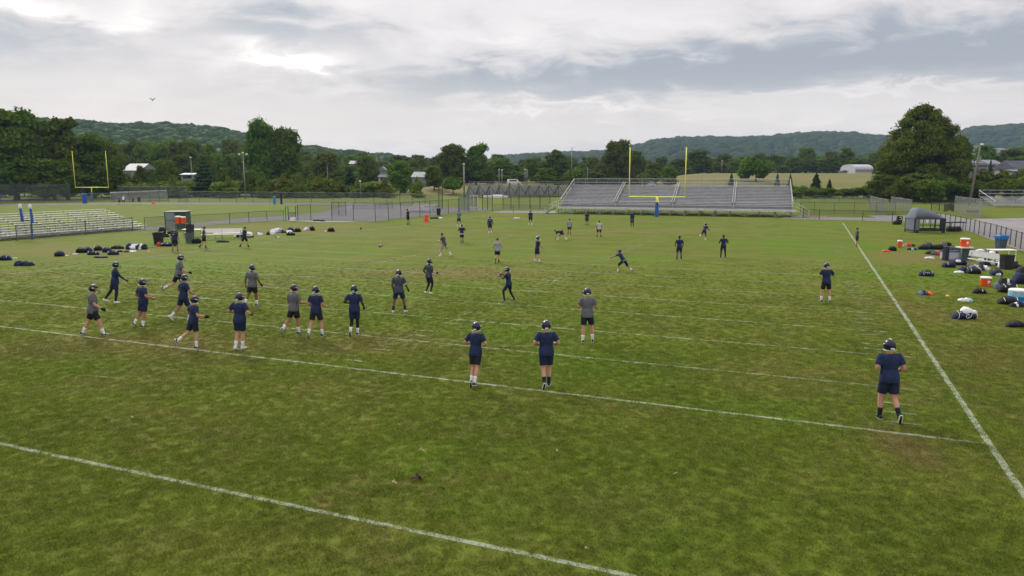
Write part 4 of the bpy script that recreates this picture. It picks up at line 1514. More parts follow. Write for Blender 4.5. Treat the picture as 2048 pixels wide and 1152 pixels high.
def grey_far_bleacher():
    A, B = G(207, 404), G(322, 402.5)
    d = B - A
    L = d.length
    r = thing('far_grey_bleachers', 'grey bleachers seen from the back behind the far left fence', 'bleachers', A + Vector((0, 3, 0)), math.atan2(d.y, d.x))
    for i in range(8):
        MB().box((L / 2, 4 - 0.5 * i, 0.35 + 0.22 * i), (L, 0.35, 0.16)).obj('seat_plank', M['alud'], r)
    MB().box((L / 2, 0.1, 2.15), (L, 0.08, 0.2), rot=Matrix.Rotation(-0.03, 3, 'Y')).obj('back_rail', M['alu'], r)
    for k in range(7):
        MB().beam((L * k / 6, 0.2, 0), (L * k / 6, 0.2, 2.2), 0.1).beam((L * k / 6, 0.2, 1.9), (L * k / 6, 4.2, 0.2), 0.1).obj('support_frame', M['under'], r)


grey_far_bleacher()


# ------------------------------------------------------------------ goalposts
def goalpost(base, crossz, topz, halfw, rz, label, neck=1.6, stem='pad'):
    r = thing('goalpost', label, 'goalpost', base, rz)
    m = M['yellow']
    st = MB().path([(0, -neck, 0), (0, -neck, crossz * 0.55), (0, -neck * 0.8, crossz * 0.82), (0, -neck * 0.35, crossz * 0.98), (0, 0, crossz)] if neck else [(0, 0, 0), (0, 0, crossz)], 0.075, 8)
    st.obj('stem', m, r, smooth=True)
    MB().tube((-halfw - 0.05, 0, crossz), (halfw + 0.05, 0, crossz), 0.085, 8).obj('crossbar', m, r, smooth=True)
    for s in (-1, 1):
        MB().tube((s * halfw, 0, crossz - 0.08), (s * halfw, 0, topz), 0.062, 8).obj('upright', m, r, smooth=True)
    pb = MB().path([(0, -neck, 0.02), (0, -neck, 1.0), (0, -neck, 2.05)], [0.30, 0.27, 0.2], 9)
    pb.obj('blue_pad', M['bluepad'] if stem == 'pad' else M['tealpad'], r)
    if stem == 'pad':
        MB().path([(0.06, -neck, 1.9), (0.03, -neck * 0.97, 2.5), (0, -neck * 0.85, crossz)], [0.23, 0.2, 0.11], 8).obj('yellow_wrap', m, r)
        MB().path([(0.05, -neck - 0.2, 2.05), (0.1, -neck - 0.22, 1.5)], [0.10, 0.02], 6).obj('dark_strap', M['navypad'], r)
    return r


Yr = 103
b0 = P(1311, 433, Yr)
goalpost(Vector((b0.x, G(1311, 433).y, 0)), CAMH - 43.5 * 103 / 1462 + 0.02, CAMH + 54 * 103 / 1462, 3.87, -0.10, 'tall yellow goalpost with blue base pad in front of the main bleachers', 0.5)
goalpost(G(190, 403) + Vector((-0.4, 0, 0)), 3.1, 11.0, 3.62, 0.02, 'yellow goalpost on the far left field in front of dark trees', 0.3, stem='teal')

tag(MB().rings([[(math.cos(a) * r_, math.sin(a) * r_ * 0.8, z) for a in (2 * math.pi * k / 10 for k in range(10))] for r_, z in ((0.46, 0), (0.47, 1.75), (0.38, 2.0))]).obj('blue_pad_post', M['bluepad'], loc=G(170, 406.5)),
    'bright blue padded post left of the left goalpost stem', 'padded post')
tag(MB().rings([[(math.cos(a) * r_, math.sin(a) * r_, z) for a in (2 * math.pi * k / 10 for k in range(10))] for r_, z in ((0.28, 0), (0.28, 1.45), (0.22, 1.55))]).obj('light_blue_pad_post', M['skypad'], loc=G(549, 408.4)),
    'light blue padded post by the fence behind the track', 'padded post')
tag(MB().rings([[(math.cos(a) * r_, math.sin(a) * r_, z) for a in (2 * math.pi * k / 10 for k in range(10))] for r_, z in ((0.22, 0), (0.22, 2.2), (0.16, 2.35))]).obj('navy_pad_post', M['navypad'], loc=G(563, 408.4)),
    'dark navy padded post right of the light blue one', 'padded post')


def h_frame():
    base = G(66, 478.5)
    r = thing('practice_frame', 'blue padded U shaped frame with white tops on a post before the left bleachers', 'practice frame', base, 0.05)
    MB().path([(0, 0, 0), (0, 0, 1.75)], 0.055, 8).obj('stem', M['bluepad'], r)
    MB().beam((-1.08, 0.5, 1.72), (0.05, 0, 1.70), 0.09).obj('crossbar', M['navypad'], r)
    for x, y, z0, z1 in ((-1.08, 0.5, 1.55, 2.85), (0.1, 0, 1.45, 2.85)):
        u = MB().path([(x, y, z0), (x - 0.02, y, (z0 + z1) / 2), (x - 0.06, y, z1)], [0.12, 0.12, 0.10], 8).obj('padded_upright', M['bluepad'], r)
        MB().ball((x - 0.06, y, z1 + 0.10), (0.16, 0.14, 0.26), 9, 6, fn=lambda p: p * (1 + 0.18 * noise.noise(p * 3))).obj('white_top', M['white'], r)


h_frame()


# ------------------------------------------------------------------ poles and masts
def light_pole(px, base_y, top_y, label, r=0.13, heads=3, m='galv', Yd=None, arm=0.9):
    if Yd is None:
        p = G(px, base_y)
    else:
        x = (px - 1024) / 1462 * Yd
        p = Vector((x, Yd, height(x, Yd)))
    z = CAMH + (350 - top_y) * p.y / 1462 - p.z
    q = thing('light_pole', label, 'light pole', p)
    MB().tube((0, 0, 0), (0, 0, z), r, 8, r * 0.6).obj('pole', M[m], q, smooth=True)
    if heads:
        MB().beam((-arm, 0, z - 0.25), (arm, 0, z - 0.25), 0.08).obj('crossarm', M[m], q)
        for k in range(heads):
            x = -arm + 2 * arm * k / max(1, heads - 1) if heads > 1 else 0
            MB().box((x, -0.1, z - 0.02 + 0.35 * (k % 2)), (0.42, 0.35, 0.34)).ball((x, -0.28, z - 0.02 + 0.35 * (k % 2)), (0.18, 0.08, 0.15), 8, 5).obj('floodlight', M['hwhite'], q)
    return q


light_pole(491, 397.5, 309, 'tall grey lamp pole with two floodlights in front of the tall dark pair of trees', 0.16, 3)
light_pole(928, None, 328, 'grey pole with one lamp head right of the tall loose-topped tree', 0.22, 1, Yd=190, arm=0.5)
light_pole(384, None, 315, 'thin grey pole left of the dark conifer', 0.12, 1, Yd=212, arm=0.4)
light_pole(655, None, 331, 'thin pale pole in front of the big mid green tree', 0.12, 0, Yd=240)
light_pole(998, None, 339, 'thin lamp post at the left end of the rear bleachers', 0.14, 1, Yd=230, arm=0.3)
light_pole(1004, None, 340, 'second thin lamp post at the left end of the rear bleachers', 0.14, 1, Yd=228, arm=0.3)
light_pole(1050, None, 339, 'left of two thin lamp posts above the rear bleachers', 0.14, 1, Yd=232, arm=0.3)
light_pole(1054, None, 338, 'right of two thin lamp posts above the rear bleachers', 0.14, 0, Yd=230)
light_pole(1143, None, 297, 'tall thin floodlight mast against the sky left of the right goalpost', 0.16, 2, Yd=330, arm=0.5)
light_pole(1175, None, 334, 'thin pale pole above the left part of the main bleachers', 0.12, 0, Yd=270)
light_pole(1443, None, 322, 'thin lamp post on the hay field right of the right goalpost', 0.14, 1, Yd=320, arm=0.4)
light_pole(720, None, 362, 'short grey post before the dark pointed conifer', 0.1, 1, Yd=186, arm=0.3)


def utility_pole():
    y = 140
    x = (1944 - 1024) / 1462 * y
    z = CAMH + 60 * y / 1462
    q = thing('utility_pole', 'leaning grey utility pole with crossarm beside the big tree', 'utility pole', (x, y, 0))
    q.rotation_euler = (0, R(5.2), 0)
    MB().tube((0, 0, 0), (0, 0, z), 0.22, 9, 0.14).obj('pole', M['wood'], q, smooth=True)
    MB().beam((-0.9, 0, z - 3.5), (1.0, 0, z - 3.5), 0.12).obj('crossarm', M['wood'], q)
    for k in (-0.8, -0.3, 0.4, 0.9):
        MB().lathe((k, 0, z - 3.42), [(0.05, 0), (0.09, 0.1), (0.03, 0.2)], 7).obj('insulator', M['hwhite'], q)
    MB().tube((0.35, 0, z - 3.0), (0.35, 0, z - 2.2), 0.2, 9).obj('transformer', M['galv'], q)
    MB().beam((0, 0, z - 0.1), (0.3, 0, z), 0.1).box((0.2, -0.1, z + 0.1), (0.5, 0.3, 0.3)).obj('lamp', M['hwhite'], q)
    w1 = thing('power_line', 'thin overhead wires running right from the utility pole', 'wires', (x, y, 0))
    for k in (0, 1):
        pts = [Vector((0.9 + 70 * t, 30 * t, z - 3.4 + k * 0.9 - 7 * t * (1 - t))) for t in (i / 10 for i in range(11))]
        MB().path(pts, 0.02, 4).obj('wire', M['dpost'], w1)


utility_pole()


# ------------------------------------------------------------------ buildings
def house(px0, px1, Yd, base_y, eave_y, ridge_y_, depth, wall, roof, label, name='house', gable=False, windows=(), rz=0.0, porch=False):
    x0, x1 = (px0 - 1024) / 1462 * Yd, (px1 - 1024) / 1462 * Yd
    zb = CAMH + (350 - base_y) * Yd / 1462
    ze = CAMH + (350 - eave_y) * Yd / 1462 - zb
    zr = CAMH + (350 - ridge_y_) * Yd / 1462 - zb
    W = x1 - x0
    r = thing(name, label, 'house' if name != 'barn' else 'barn', (x0, Yd, zb), rz)
    if True:
        MB().box((W / 2, depth / 2, ze / 2 - 1.5), (W, depth, ze + 3)).obj('wall', M[wall], r)
        rb = MB()
        if gable:       # ridge runs away from us
            e = 0.4
            rb.add([(-e, -e, ze), (W + e, -e, ze), (W / 2, -e, zr), (-e, depth, ze), (W + e, depth, ze), (W / 2, depth, zr), (-e, -e, ze - .2), (W + e, -e, ze - .2), (-e, depth, ze - .2), (W + e, depth, ze - .2)],
                   [(0, 3, 5, 2), (1, 2, 5, 4), (0, 2, 1), (3, 4, 5), (0, 1, 7, 6), (0, 6, 8, 3), (1, 4, 9, 7), (6, 7, 9, 8)])
        else:
            e = 0.4
            rb.add([(-e, -e, ze), (W + e, -e, ze), (W + e, depth / 2, zr), (-e, depth / 2, zr), (-e, depth + e, ze), (W + e, depth + e, ze), (-e, -e, ze - .2), (W + e, -e, ze - .2)],
                   [(0, 1, 2, 3), (3, 2, 5, 4), (0, 3, 4), (1, 5, 2), (6, 7, 1, 0)])
        rb.obj('roof', M[roof], r)
    for (fx, fz, fw, fh) in windows:
        f = MB().box((W * fx, -0.05, ze * fz), (fw + 0.3, 0.08, fh + 0.3)).obj('window_frame', M['siding'], r)
        MB().box((W * fx, -0.11, ze * fz), (fw, 0.05, fh)).obj('pane', M['glass'], f)
    if porch:
        MB().box((W / 2, -1.6, ze * 0.50), (W, 3.0, 0.2)).obj('deck', M['gsiding'], r)
        for k in range(4):
            MB().beam((W * k / 3, -2.9, -0.5), (W * k / 3, -2.9, ze * 0.5), 0.25).obj('deck_post', M['siding'], r)
        MB().beam((0, -2.9, ze * 0.62), (W, -2.9, ze * 0.62), 0.12).obj('deck_rail', M['siding'], r)
    return r


house(1929, 1974, 215, 344, 330, 320, 9, 'gsiding', 'shing', 'grey two storey house with dark roof and deck right of the big tree', windows=[(0.2, 0.25, 1.6, 1.4), (0.62, 0.70, 1.2, 1.3), (0.85, 0.70, 1.2, 1.3)], porch=True)
house(1906, 1930, 222, 343, 337, 335.5, 5, 'cream', 'lroof', 'low cream outbuilding joined to the left of the grey two storey house', name='outbuilding', windows=[(0.3, 0.5, 1.2, 0.9)])
house(1973, 2003, 226, 343, 330, 319.5, 9, 'clay', 'lroof', 'brown walled house with a pale roof right of the grey house', windows=[(0.7, 0.5, 1.0, 1.2)])
house(2003, 2028, 222, 345, 336, 327, 8, 'siding', 'shing', 'low white house with a dark roof between pale and dark roofed houses', windows=[(0.4, 0.5, 1.4, 1.0), (0.75, 0.5, 1.4, 1.0)])
house(2028, 2075, 215, 347, 338, 321, 9, 'gsiding', 'shing', 'large dark roofed house at the right edge of the photo', windows=[(0.2, 0.5, 1.4, 1.4)])
house(2026, 2042, 205, 347, 342, 339, 5, 'siding', 'lroof', 'small white shed roofed lean-to at the far right', name='outbuilding')
house(2006, 2048, 420, 311, 307, 301, 14, 'siding', 'lroof', 'pale roofed house up the slope at the right edge', windows=[(0.3, 0.5, 2, 2)])
house(1962, 1976, 380, 301, 296, 291, 10, 'siding', 'lroof', 'small pale house partly behind the dark round tree')
house(1996, 2012, 430, 305, 300, 297, 10, 'gsiding', 'lroof', 'grey roofed house left of the pale house up the slope')
house(246, 280, 250, 352, 341, 327, 12, 'siding', 'lroof', 'white building with pale slanted roof right of the left goalpost', name='white_building', gable=False)
house(282, 303, 250, 356, 351, 348, 6, 'siding', 'lroof', 'low white shed right of the pale slanted roof', name='white_shed')
house(362, 386, 245, 358, 349, 346, 7, 'siding', 'lroof', 'low white building left of the dark conifer', name='white_building', windows=[(0.3, 0.5, 1.5, 1.0), (0.7, 0.5, 1.5, 1.0)])
house(700, 717, 330, 333, 328, 321.5, 8, 'siding', 'lroof', 'small house with grey roof peeking out of the wooded slope')
house(757, 781, 225, 361, 354, 349, 8, 'cream', 'shing', 'low cream building behind the yellowish hedge', name='low_building', windows=[(0.35, 0.5, 1.2, 0.9), (0.75, 0.5, 1.2, 0.9)])
house(824, 852, 250, 360, 354, 343.5, 16, 'siding', 'lroof', 'building with a long grey metal roof among the trees', name='metal_roofed_building')
house(876, 893, 250, 358, 352, 347, 10, 'siding', 'lroof', 'grey roofed shed right of the long metal roof', name='grey_shed')
house(760, 769, 260, 348, 340, 333, 5, 'siding', 'lroof', 'tiny pale gabled hut between two rounded trees', gable=True)
house(1684, 1694, 330, 346, 343, 340.5, 4, 'gsiding', 'shing', 'small dark shed on the hay field left of the hoop barn', name='small_shed', gable=True)
0 and house(1176, 1196, 300, 356, 352, 350, 8, 'siding', 'lroof', 'pale low roof behind the left part of the main bleachers', name='low_building')


def hoop_barn():
    y = 335
    x0, x1 = (1709 - 1024) / 1462 * y, (1748 - 1024) / 1462 * y
    W = x1 - x0
    z0 = CAMH + (350 - 344.5) * y / 1462
    H = CAMH + (350 - 329) * y / 1462 - z0
    r = thing('barn', 'white hoop roofed barn at the edge of the hay field', 'barn', (x0, y, z0), 0.12)
    rings = []
    n = 12
    D = 12
    arc = [(0, -0.5), (0, H * 0.45), (D * 0.05, H * 0.7), (D * 0.18, H * 0.9), (D * 0.38, H), (D * 0.62, H), (D * 0.82, H * 0.9), (D * 0.95, H * 0.7), (D, H * 0.45), (D, -0.5)]
    MB().rings([[(x, yy, zz_) for yy, zz_ in arc] for x in (0, W)]).obj('hoop_roof', M['pgrey'], r)
    MB().box((W * 0.5, -0.06, H * 0.18), (W * 0.9, 0.06, H * 0.28)).obj('side_panel', M['siding'], r)
    for k in range(5):
        MB().box((W * (0.1 + 0.2 * k), -0.12, H * 0.42), (0.2, 0.06, H * 0.16)).obj('rib', M['siding'], r)


hoop_barn()


def white_van(px, y, label):
    x = (px - 1024) / 1462 * y
    r = thing('parked_van', label, 'van', (x, y, height(x, y)))
    MB().rings([[(xx, yy, z) for xx, z in ((-2.4, 0.35), (2.4, 0.35), (2.4, 1.0), (1.7, 1.15), (1.2, 1.95), (-2.3, 2.0), (-2.4, 1.2))] for yy in (-0.9, 0.9)]).obj('body', M['hwhite'], r)
    MB().box((-0.3, -0.91, 1.5), (2.6, 0.04, 0.45)).obj('side_window', M['glass'], r)
    for s in (-1.5, 1.5):
        MB().path([(s, -0.95, 0.36), (s, -0.7, 0.36)], 0.36, 12).obj('wheel', M['bin'], r)


white_van(1297, 262, 'white van parked behind the main bleachers beside the pale green tree')
white_van(1028, 250, 'white van parked behind the rear bleachers')


# small far things
def mat_stack(px, y, w, d, h, m, label, name='landing_mat', cat='mat'):
    return tag(MB().box((0, 0, h / 2), (w, d, h)).box((0, 0, h + 0.03), (w * 0.96, d * 0.96, 0.06)).obj(name, M[m], loc=G(px, y)), label, cat)


def covered_mat(px, y, w, label, two=True):
    p = G(px, y)
    r = thing('landing_mat', label, 'mat', p, 0.02)
    fn = lambda q: Vector((max(-.8, min(.8, q.x * 1.3)), max(-.8, min(.8, q.y * 1.3)), max(0, q.z))) * (1 + 0.05 * noise.noise(q * 3))
    MB().ball((0, 0, 0), (w / 1.6, 1.0, 0.75), 16, 8, fn=fn).obj('cover', M['white'], r)
    if two:
        MB().ball((-w * 0.38, -0.5, 0), (w * 0.2, 0.8, 0.6), 12, 8, fn=fn).obj('navy_end', M['navypad'], r)
    return r


covered_mat(899, 391.5, 4.2, 'white covered mat with a navy end on the brown bank', True)
covered_mat(991, 395, 6.2, 'long low white mat in front of the rear bleachers', False)


def soccer_goal(a, b, h, label, d=1.6):
    r = thing('soccer_goal', label, 'goal', a)
    w = b - a
    f = MB().tube((0, 0, 0), (0, 0, h), 0.09, 6).tube((w.x, w.y, 0), (w.x, w.y, h), 0.09, 6).tube((0, 0, h), (w.x, w.y, h), 0.09, 6)
    f.obj('frame', M['galv'], r)
    chain_panel([Vector((0, d, 0)), Vector((w.x, w.y + d, 0))], 0, h * 0.95, M['netting'], r)
    return r


soccer_goal(G(733, 391), G(757, 391), 2.3, 'small framed goal with dark netting by the far fence')
flag = thing('navy_banner', 'navy banner on a post by the far fence left of the framed goal', 'banner', G(719, 391.5))
MB().tube((0, 0, 0), (0, 0, 2.3), 0.06, 6).obj('pole', M['galv'], flag)
MB().add([(0, 0, 0.3), (-1.1, 0.1, 0.3), (-1.1, 0.1, 1.9), (0, 0, 1.9), (0, -0.06, 0.3), (-1.1, 0.04, 0.3), (-1.1, 0.04, 1.9), (0, -0.06, 1.9)],
         [(0, 1, 2, 3), (7, 6, 5, 4), (0, 4, 5, 1), (3, 2, 6, 7)]).obj('cloth', M['navypad'], flag)

for px, w, k in ((918, 1.8, 0), (940, 1.4, 1)):
    p = G(px, 421 if k == 0 else 417)
    gt = thing('field_gate', ['green framed mesh gate at the end of the asphalt', 'pale upright gate panel right of the green framed mesh gate'][k], 'gate', p, -0.2)
    f = MB()
    for x in (0, w / 2, w):
        f.beam((x, 0, 0), (x, 0, 2.3), 0.07)
    f.beam((0, 0, 2.3), (w, 0, 2.3), 0.07).beam((0, 0, 0.2), (w, 0, 0.2), 0.06)
    f.obj('frame', M['tealpad'] if k == 0 else M['hwhite'], gt)
    chain_panel([Vector((0, 0.04, 0)), Vector((w, 0.04, 0))], 0.2, 2.25, M['chaint'], gt)

um = thing('parasol', 'small purple parasol at the far left edge', 'parasol', G(2, 408))
MB().tube((0, 0, 0), (0, 0, 1.7), 0.03, 5).obj('pole', M['dpost'], um)
MB().lathe((0, 0, 1.2), [(0.55, 0.0), (0.5, 0.25), (0.25, 0.55), (0.02, 0.7)], 8).obj('canopy', M['purple'], um)

# drone in the sky
dp = P(305, 199, 60)
dr = thing('drone', 'tiny grey drone hovering in the sky above the left trees', 'drone', dp, 0.2)
MB().ball((0, 0, -0.02), (0.14, 0.1, 0.06), 10, 6).obj('body', M['pgrey'], dr)
for a in (0.6, 2.5, 3.8, 5.6):
    q = Vector((math.cos(a) * 0.24, math.sin(a) * 0.2, 0.05))
    MB().beam((0, 0, 0), q, 0.02).lathe(q, [(0.03, 0), (0.03, 0.05)], 7).obj('arm', M['pgrey'], dr)
    MB().lathe(q + Vector((0, 0, 0.06)), [(0.001, 0), (0.11, 0.002), (0.11, 0.006), (0.001, 0.008)], 10).obj('propeller', M['pgrey'], dr)
dr.scale = (0.75,) * 3
MB().box((0, -0.04, -0.11), (0.06, 0.06, 0.07)).obj('camera_pod', M['dpost'], dr)


# ------------------------------------------------------------------ people
def rot_lean(p, lean, pivot):
    """tilt a point forward about the hip line"""
    d = p - pivot
    c, s = math.cos(lean), math.sin(lean)
    return pivot + Vector((d.x, d.y * c + d.z * s, -d.y * s + d.z * c))


def limb_dir(sw, ab, side):
    sw, ab = R(sw), R(ab)
    return Vector((side * math.sin(ab), math.sin(sw) * math.cos(ab), -math.cos(sw) * math.cos(ab)))


def hand(mb, wrist, d, side, n=5, grow=1.0, fingers=True):
    """palm, four unequal bent fingers and a thumb, pointing along d"""
    d = d.normalized()
    inw = Vector((-side, 0, 0))
    pn = (inw - d * inw.dot(d)).normalized()       # palm faces the body
    ac = d.cross(pn).normalized()                  # across the palm
    g = grow
    p1 = wrist + d * 0.095
    mb.path([wrist - d * 0.02, wrist + d * 0.03, wrist + d * 0.075, p1], [0.026 * g, 0.032 * g, 0.034 * g, 0.024 * g], 8, ref=ac, flat=1.25)
    if not fingers:
        mb.path([p1 - d * 0.02, p1 + d * 0.045 + pn * 0.012, p1 + d * 0.075 + pn * 0.035], [0.022 * g, 0.02 * g, 0.012 * g], n, ref=ac, flat=1.6)
    else:
        for k, ln in enumerate((0.072, 0.082, 0.076, 0.058)):
            b = p1 + ac * (k - 1.5) * 0.021 - d * 0.012
            a1 = b + d * ln * 0.5 + pn * 0.006
            a2 = a1 + d * ln * 0.28 + pn * ln * 0.30
            a3 = a2 + d * ln * 0.05 + pn * ln * 0.28
            mb.path([b, a1, a2, a3], [0.0105 * g, 0.0095 * g, 0.0085 * g, 0.006 * g], n)
    fw = ac if ac.z > -0.2 and ac.y > 0 else -ac
    t0 = wrist + d * 0.035 + fw * 0.03
    t1 = t0 + d * 0.03 + fw * 0.028 + pn * 0.012
    t2 = t1 + d * 0.03 + pn * 0.015
    mb.path([t0 - fw * 0.01, t1, t2], [0.014 * g, 0.012 * g, 0.008 * g], n)


def person(px, py, face, label, pose, shirt='navy', shorts='navys', skin='pale', head='helm', socks='white', shoes='shoe', sleeve='short', legs='bare', height_px=None,
           glove=None, band=None, build=1.0, group='football players on the practice field', text=False, wrist_band=None, hy=0, long_shorts=0.80, top='t', arm_skin=None):
    near_ = G(px, py)
    dist = near_.y
    detail = dist < 62
    n = 12 if detail else 8
    Ht = 1.86
    sc = 1.0
    lean = R(pose.get('lean', 4))
    # skeleton, facing +Y, in metres before scaling
    hipz = 0.95
    hipc = Vector((0, 0, hipz))
    J = {}
    for s, k in ((-1, 'L'), (1, 'R')):
        sw, ab, kn, fp = pose['leg' + k]
        h = Vector((s * 0.095, 0, hipz))
        kn_ = h + limb_dir(sw, ab, s) * 0.43
        an = kn_ + limb_dir(sw - kn, ab * 0.6, s) * 0.42
        fd = Vector((s * 0.12, math.cos(R(fp)), -math.sin(R(fp)))).normalized()
        J['hip' + k], J['knee' + k], J['ank' + k], J['fd' + k] = h, kn_, an, fd
        up = Vector((0, math.sin(R(fp)), math.cos(R(fp))))
        J['sole' + k] = min((an - up * 0.085).z, (an - up * 0.075 + fd * 0.17).z)
    drop = min(J['soleL'], J['soleR'])
    ck = 'L' if J['soleL'] <= J['soleR'] else 'R'
    for q in list(J):
        if isinstance(J[q], Vector) and not q.startswith('fd'):
            J[q] = J[q] - Vector((0, 0, drop))
    hipc = hipc - Vector((0, 0, drop))
    bw = build * 0.95
    for s, k in ((-1, 'L'), (1, 'R')):
        sh = rot_lean(hipc + Vector((s * 0.185 * bw, -0.01, 0.50)), lean, hipc)
        sw, ab, el, inn = pose['arm' + k]
        J['sh' + k] = sh
        e = sh + limb_dir(sw, ab, s) * 0.29
        fdv = limb_dir(sw + el, ab * 0.4, s)
        fdv = (fdv + Vector((-s * math.sin(R(inn)), 0, 0))).normalized()
        wv = e + fdv * 0.255
        J['el' + k], J['wr' + k], J['ad' + k] = e, wv, fdv

    def sp(x, y, z):
        return rot_lean(hipc + Vector((x, y, z)), lean, hipc)
    if height_px:
        topz = (sp(0, 0.0, 0.60) + Matrix.Rotation(-R(pose.get('head', 6)), 3, 'X') @ Vector((0, 0.02, 0.27))).z
        sc = max(0.90, min(1.15, height_px * dist / 1462 / max(topz, sp(0, -0.1, 0.1).z + 0.1)))
    yaw = -R(face)
    rz = Matrix.Rotation(yaw, 3, 'Z')
    cfoot = rz @ (J['ank' + ck] + J['fd' + ck] * 0.05) * sc
    root = thing('person', label, 'person', (near_.x, near_.y - cfoot.y, 0), yaw, group)
    root.scale = (sc, sc, sc)
    sk = M[skin]

    def torso(mb, g, z0, z1, nn, hipw=0.165, flare=1.0):
        prof = [(-0.10, hipw * 0.98, 0.125, 0.0), (0.0, hipw, 0.128, 0.0), (0.10, 0.158, 0.118, 0.005), (0.20, 0.158, 0.116, 0.008), (0.32, 0.178, 0.125, 0.0), (0.42, 0.196, 0.126, -0.005),
                (0.485, 0.185, 0.110, -0.010), (0.525, 0.13, 0.085, -0.012), (0.555, 0.072, 0.066, -0.010)]
        rings = []
        for z, rx, ry, yo in prof:
            if z < z0 - 1e-6 or z > z1 + 1e-6:
                continue
            if z < 0.15:
                rx, ry = rx * flare, ry * (1 + (flare - 1) * 1.2)
            rx, ry = rx * bw * g, ry * (0.75 + 0.25 * bw) * g * (1 + (bw - 1) * 0.8)
            rings.append([sp(math.cos(a) * rx * (1 if abs(math.cos(a)) < .8 else 1), yo + math.sin(a) * ry, z) for a in (2 * math.pi * i / nn for i in range(nn))])
        mb.rings(rings)

    # body: one continuous figure
    b = MB()
    torso(b, 0.88, -0.10, 0.56, n)
    for s, k in ((-1, 'L'), (1, 'R')):
        h, kn_, an = J['hip' + k], J['knee' + k], J['ank' + k]
        th = h + (kn_ - h) * 0.1
        b.path([h + Vector((0, 0, 0.05)), th, h + (kn_ - h) * 0.55, kn_ - (kn_ - h) * 0.08, kn_, kn_ + (an - kn_) * 0.30, kn_ + (an - kn_) * 0.62, an + (an - kn_) * 0.02],
               [0.09 * bw, 0.092 * bw, 0.078 * bw, 0.060 * bw, 0.058 * bw, 0.062 * bw, 0.045 * bw, 0.037], n)
        e, w_, s_ = J['el' + k], J['wr' + k], J['sh' + k]
        b.path([s_ + (sp(0, 0, 0.42) - s_) * 0.35, s_ + (sp(0, 0, 0.42) - s_) * 0.06, s_ + (e - s_) * 0.4, s_ + (e - s_) * 0.88, e, e + (w_ - e) * 0.28, e + (w_ - e) * 0.75, w_],
               [0.05 * bw, 0.056 * bw, 0.054 * bw, 0.043 * bw, 0.042 * bw, 0.046 * bw, 0.034, 0.027], n)
        hand(b, w_, J['ad' + k], s, 5, 1.0, detail)
    # neck and head
    hp = R(pose.get('head', 6))
    hyw = R(pose.get('hyaw', 0))
    nk0, nk1 = sp(0, -0.012, 0.52), sp(0, 0.0, 0.60)
    hr = Matrix.Rotation(-hyw, 3, 'Z') @ Matrix.Rotation(-hp, 3, 'X')
    hc = nk1 + hr @ Vector((0, 0.02, 0.115))
    b.path([nk0, nk1, hc - Vector((0, 0, 0.03))], [0.064, 0.056, 0.058], n)

    def skull(p):
        q = p.copy()
        if q.z < 0:
            q.x *= 1 + q.z * 0.32
            q.y *= 1 + (q.z * 0.15 if q.y < 0 else q.z * 0.05)
        return q
    b.ball(hc, (0.076, 0.096, 0.118), n + 2, 10, rot=hr, fn=skull)
    if dist < 90:
        b.path([hc + hr @ Vector((0, 0.088, 0.02)), hc + hr @ Vector((0, 0.112, -0.018)), hc + hr @ Vector((0, 0.090, -0.03))], [0.008, 0.015, 0.010], 6)
        for s in (-1, 1):
            b.ball(hc + hr @ Vector((s * 0.077, 0.0, -0.005)), (0.010, 0.02, 0.032), 6, 5, rot=hr)
        b.mi = 1
        for s in (-1, 1):
            b.ball(hc + hr @ Vector((s * 0.030, 0.084, 0.012)), 0.011, 6, 4)
        b.mi = 2
        b.ball(hc + hr @ Vector((0, 0.088, -0.058)), (0.022, 0.008, 0.007), 6, 4, rot=hr)
        b.mi = 0
    bo = b.obj('body', [sk, M['eye'], M['lip']], root, smooth=True)

    # shirt
    shb = MB()
    torso(shb, 1.07, -0.10 if top == 't' else 0.0, 0.56, max(n, 12), flare=1.17)
    for s, k in ((-1, 'L'), (1, 'R')):
        e, w_, s_ = J['el' + k], J['wr' + k], J['sh' + k]
        inner = s_ + (sp(0, 0, 0.43) - s_) * 0.45
        if sleeve == 'long':
            shb.path([inner, s_ + (e - s_) * 0.05, s_ + (e - s_) * 0.45, e, e + (w_ - e) * 0.5, w_ - (w_ - e) * 0.05], [0.075 * bw, 0.078 * bw, 0.064 * bw, 0.052 * bw, 0.048 * bw, 0.036], max(n, 10))
        else:
            shb.path([inner, s_ + (e - s_) * 0.03, s_ + (e - s_) * 0.35, s_ + (e - s_) * 0.72], [0.078 * bw, 0.080 * bw, 0.074 * bw, 0.071 * bw], max(n, 10))
    so = shb.obj('shirt', M[shirt], root, smooth=True)
    if detail:
        rm = so.modifiers.new('join', 'REMESH')
        rm.mode = 'VOXEL'
        rm.voxel_size = 0.017
        rm.use_smooth_shade = True
        sm = so.modifiers.new('soft', 'SMOOTH')
        sm.factor = 0.6
        sm.iterations = 4
    if text:
        tb = MB()
        for i, wl in enumerate((0.03, 0.022, 0.026, 0.03, 0.024)):
            x = -0.08 + i * 0.038
            tb.box(sp(x, -0.148 * (0.75 + 0.25 * bw), 0.40), (wl, 0.004, 0.034), rot=Matrix.Rotation(-lean, 3, 'X'))
        tb.obj('shirt_lettering', M['white'], root)
    if band:
        bb = MB()
        torso(bb, 1.12, -0.10, 0.0, max(n, 12), flare=1.18)
        bb.obj('shirt_hem', M[band], root, smooth=True)
    # shorts
    sb = MB()
    torso(sb, 1.10 if top != 't' else 1.03, -0.10, 0.10, max(n, 12), 0.172)
    for s, k in ((-1, 'L'), (1, 'R')):
        h, kn_, an = J['hip' + k], J['knee' + k], J['ank' + k]
        q = kn_ - h
        sb.path([h + Vector((-s * 0.01, 0, 0.09)), h + q * 0.02, h + q * 0.4, h + q * long_shorts], [0.098 * bw, 0.112 * bw, 0.104 * bw, 0.098 * bw], max(n, 10))
    sho = sb.obj('shorts', M[shorts], root, smooth=True)
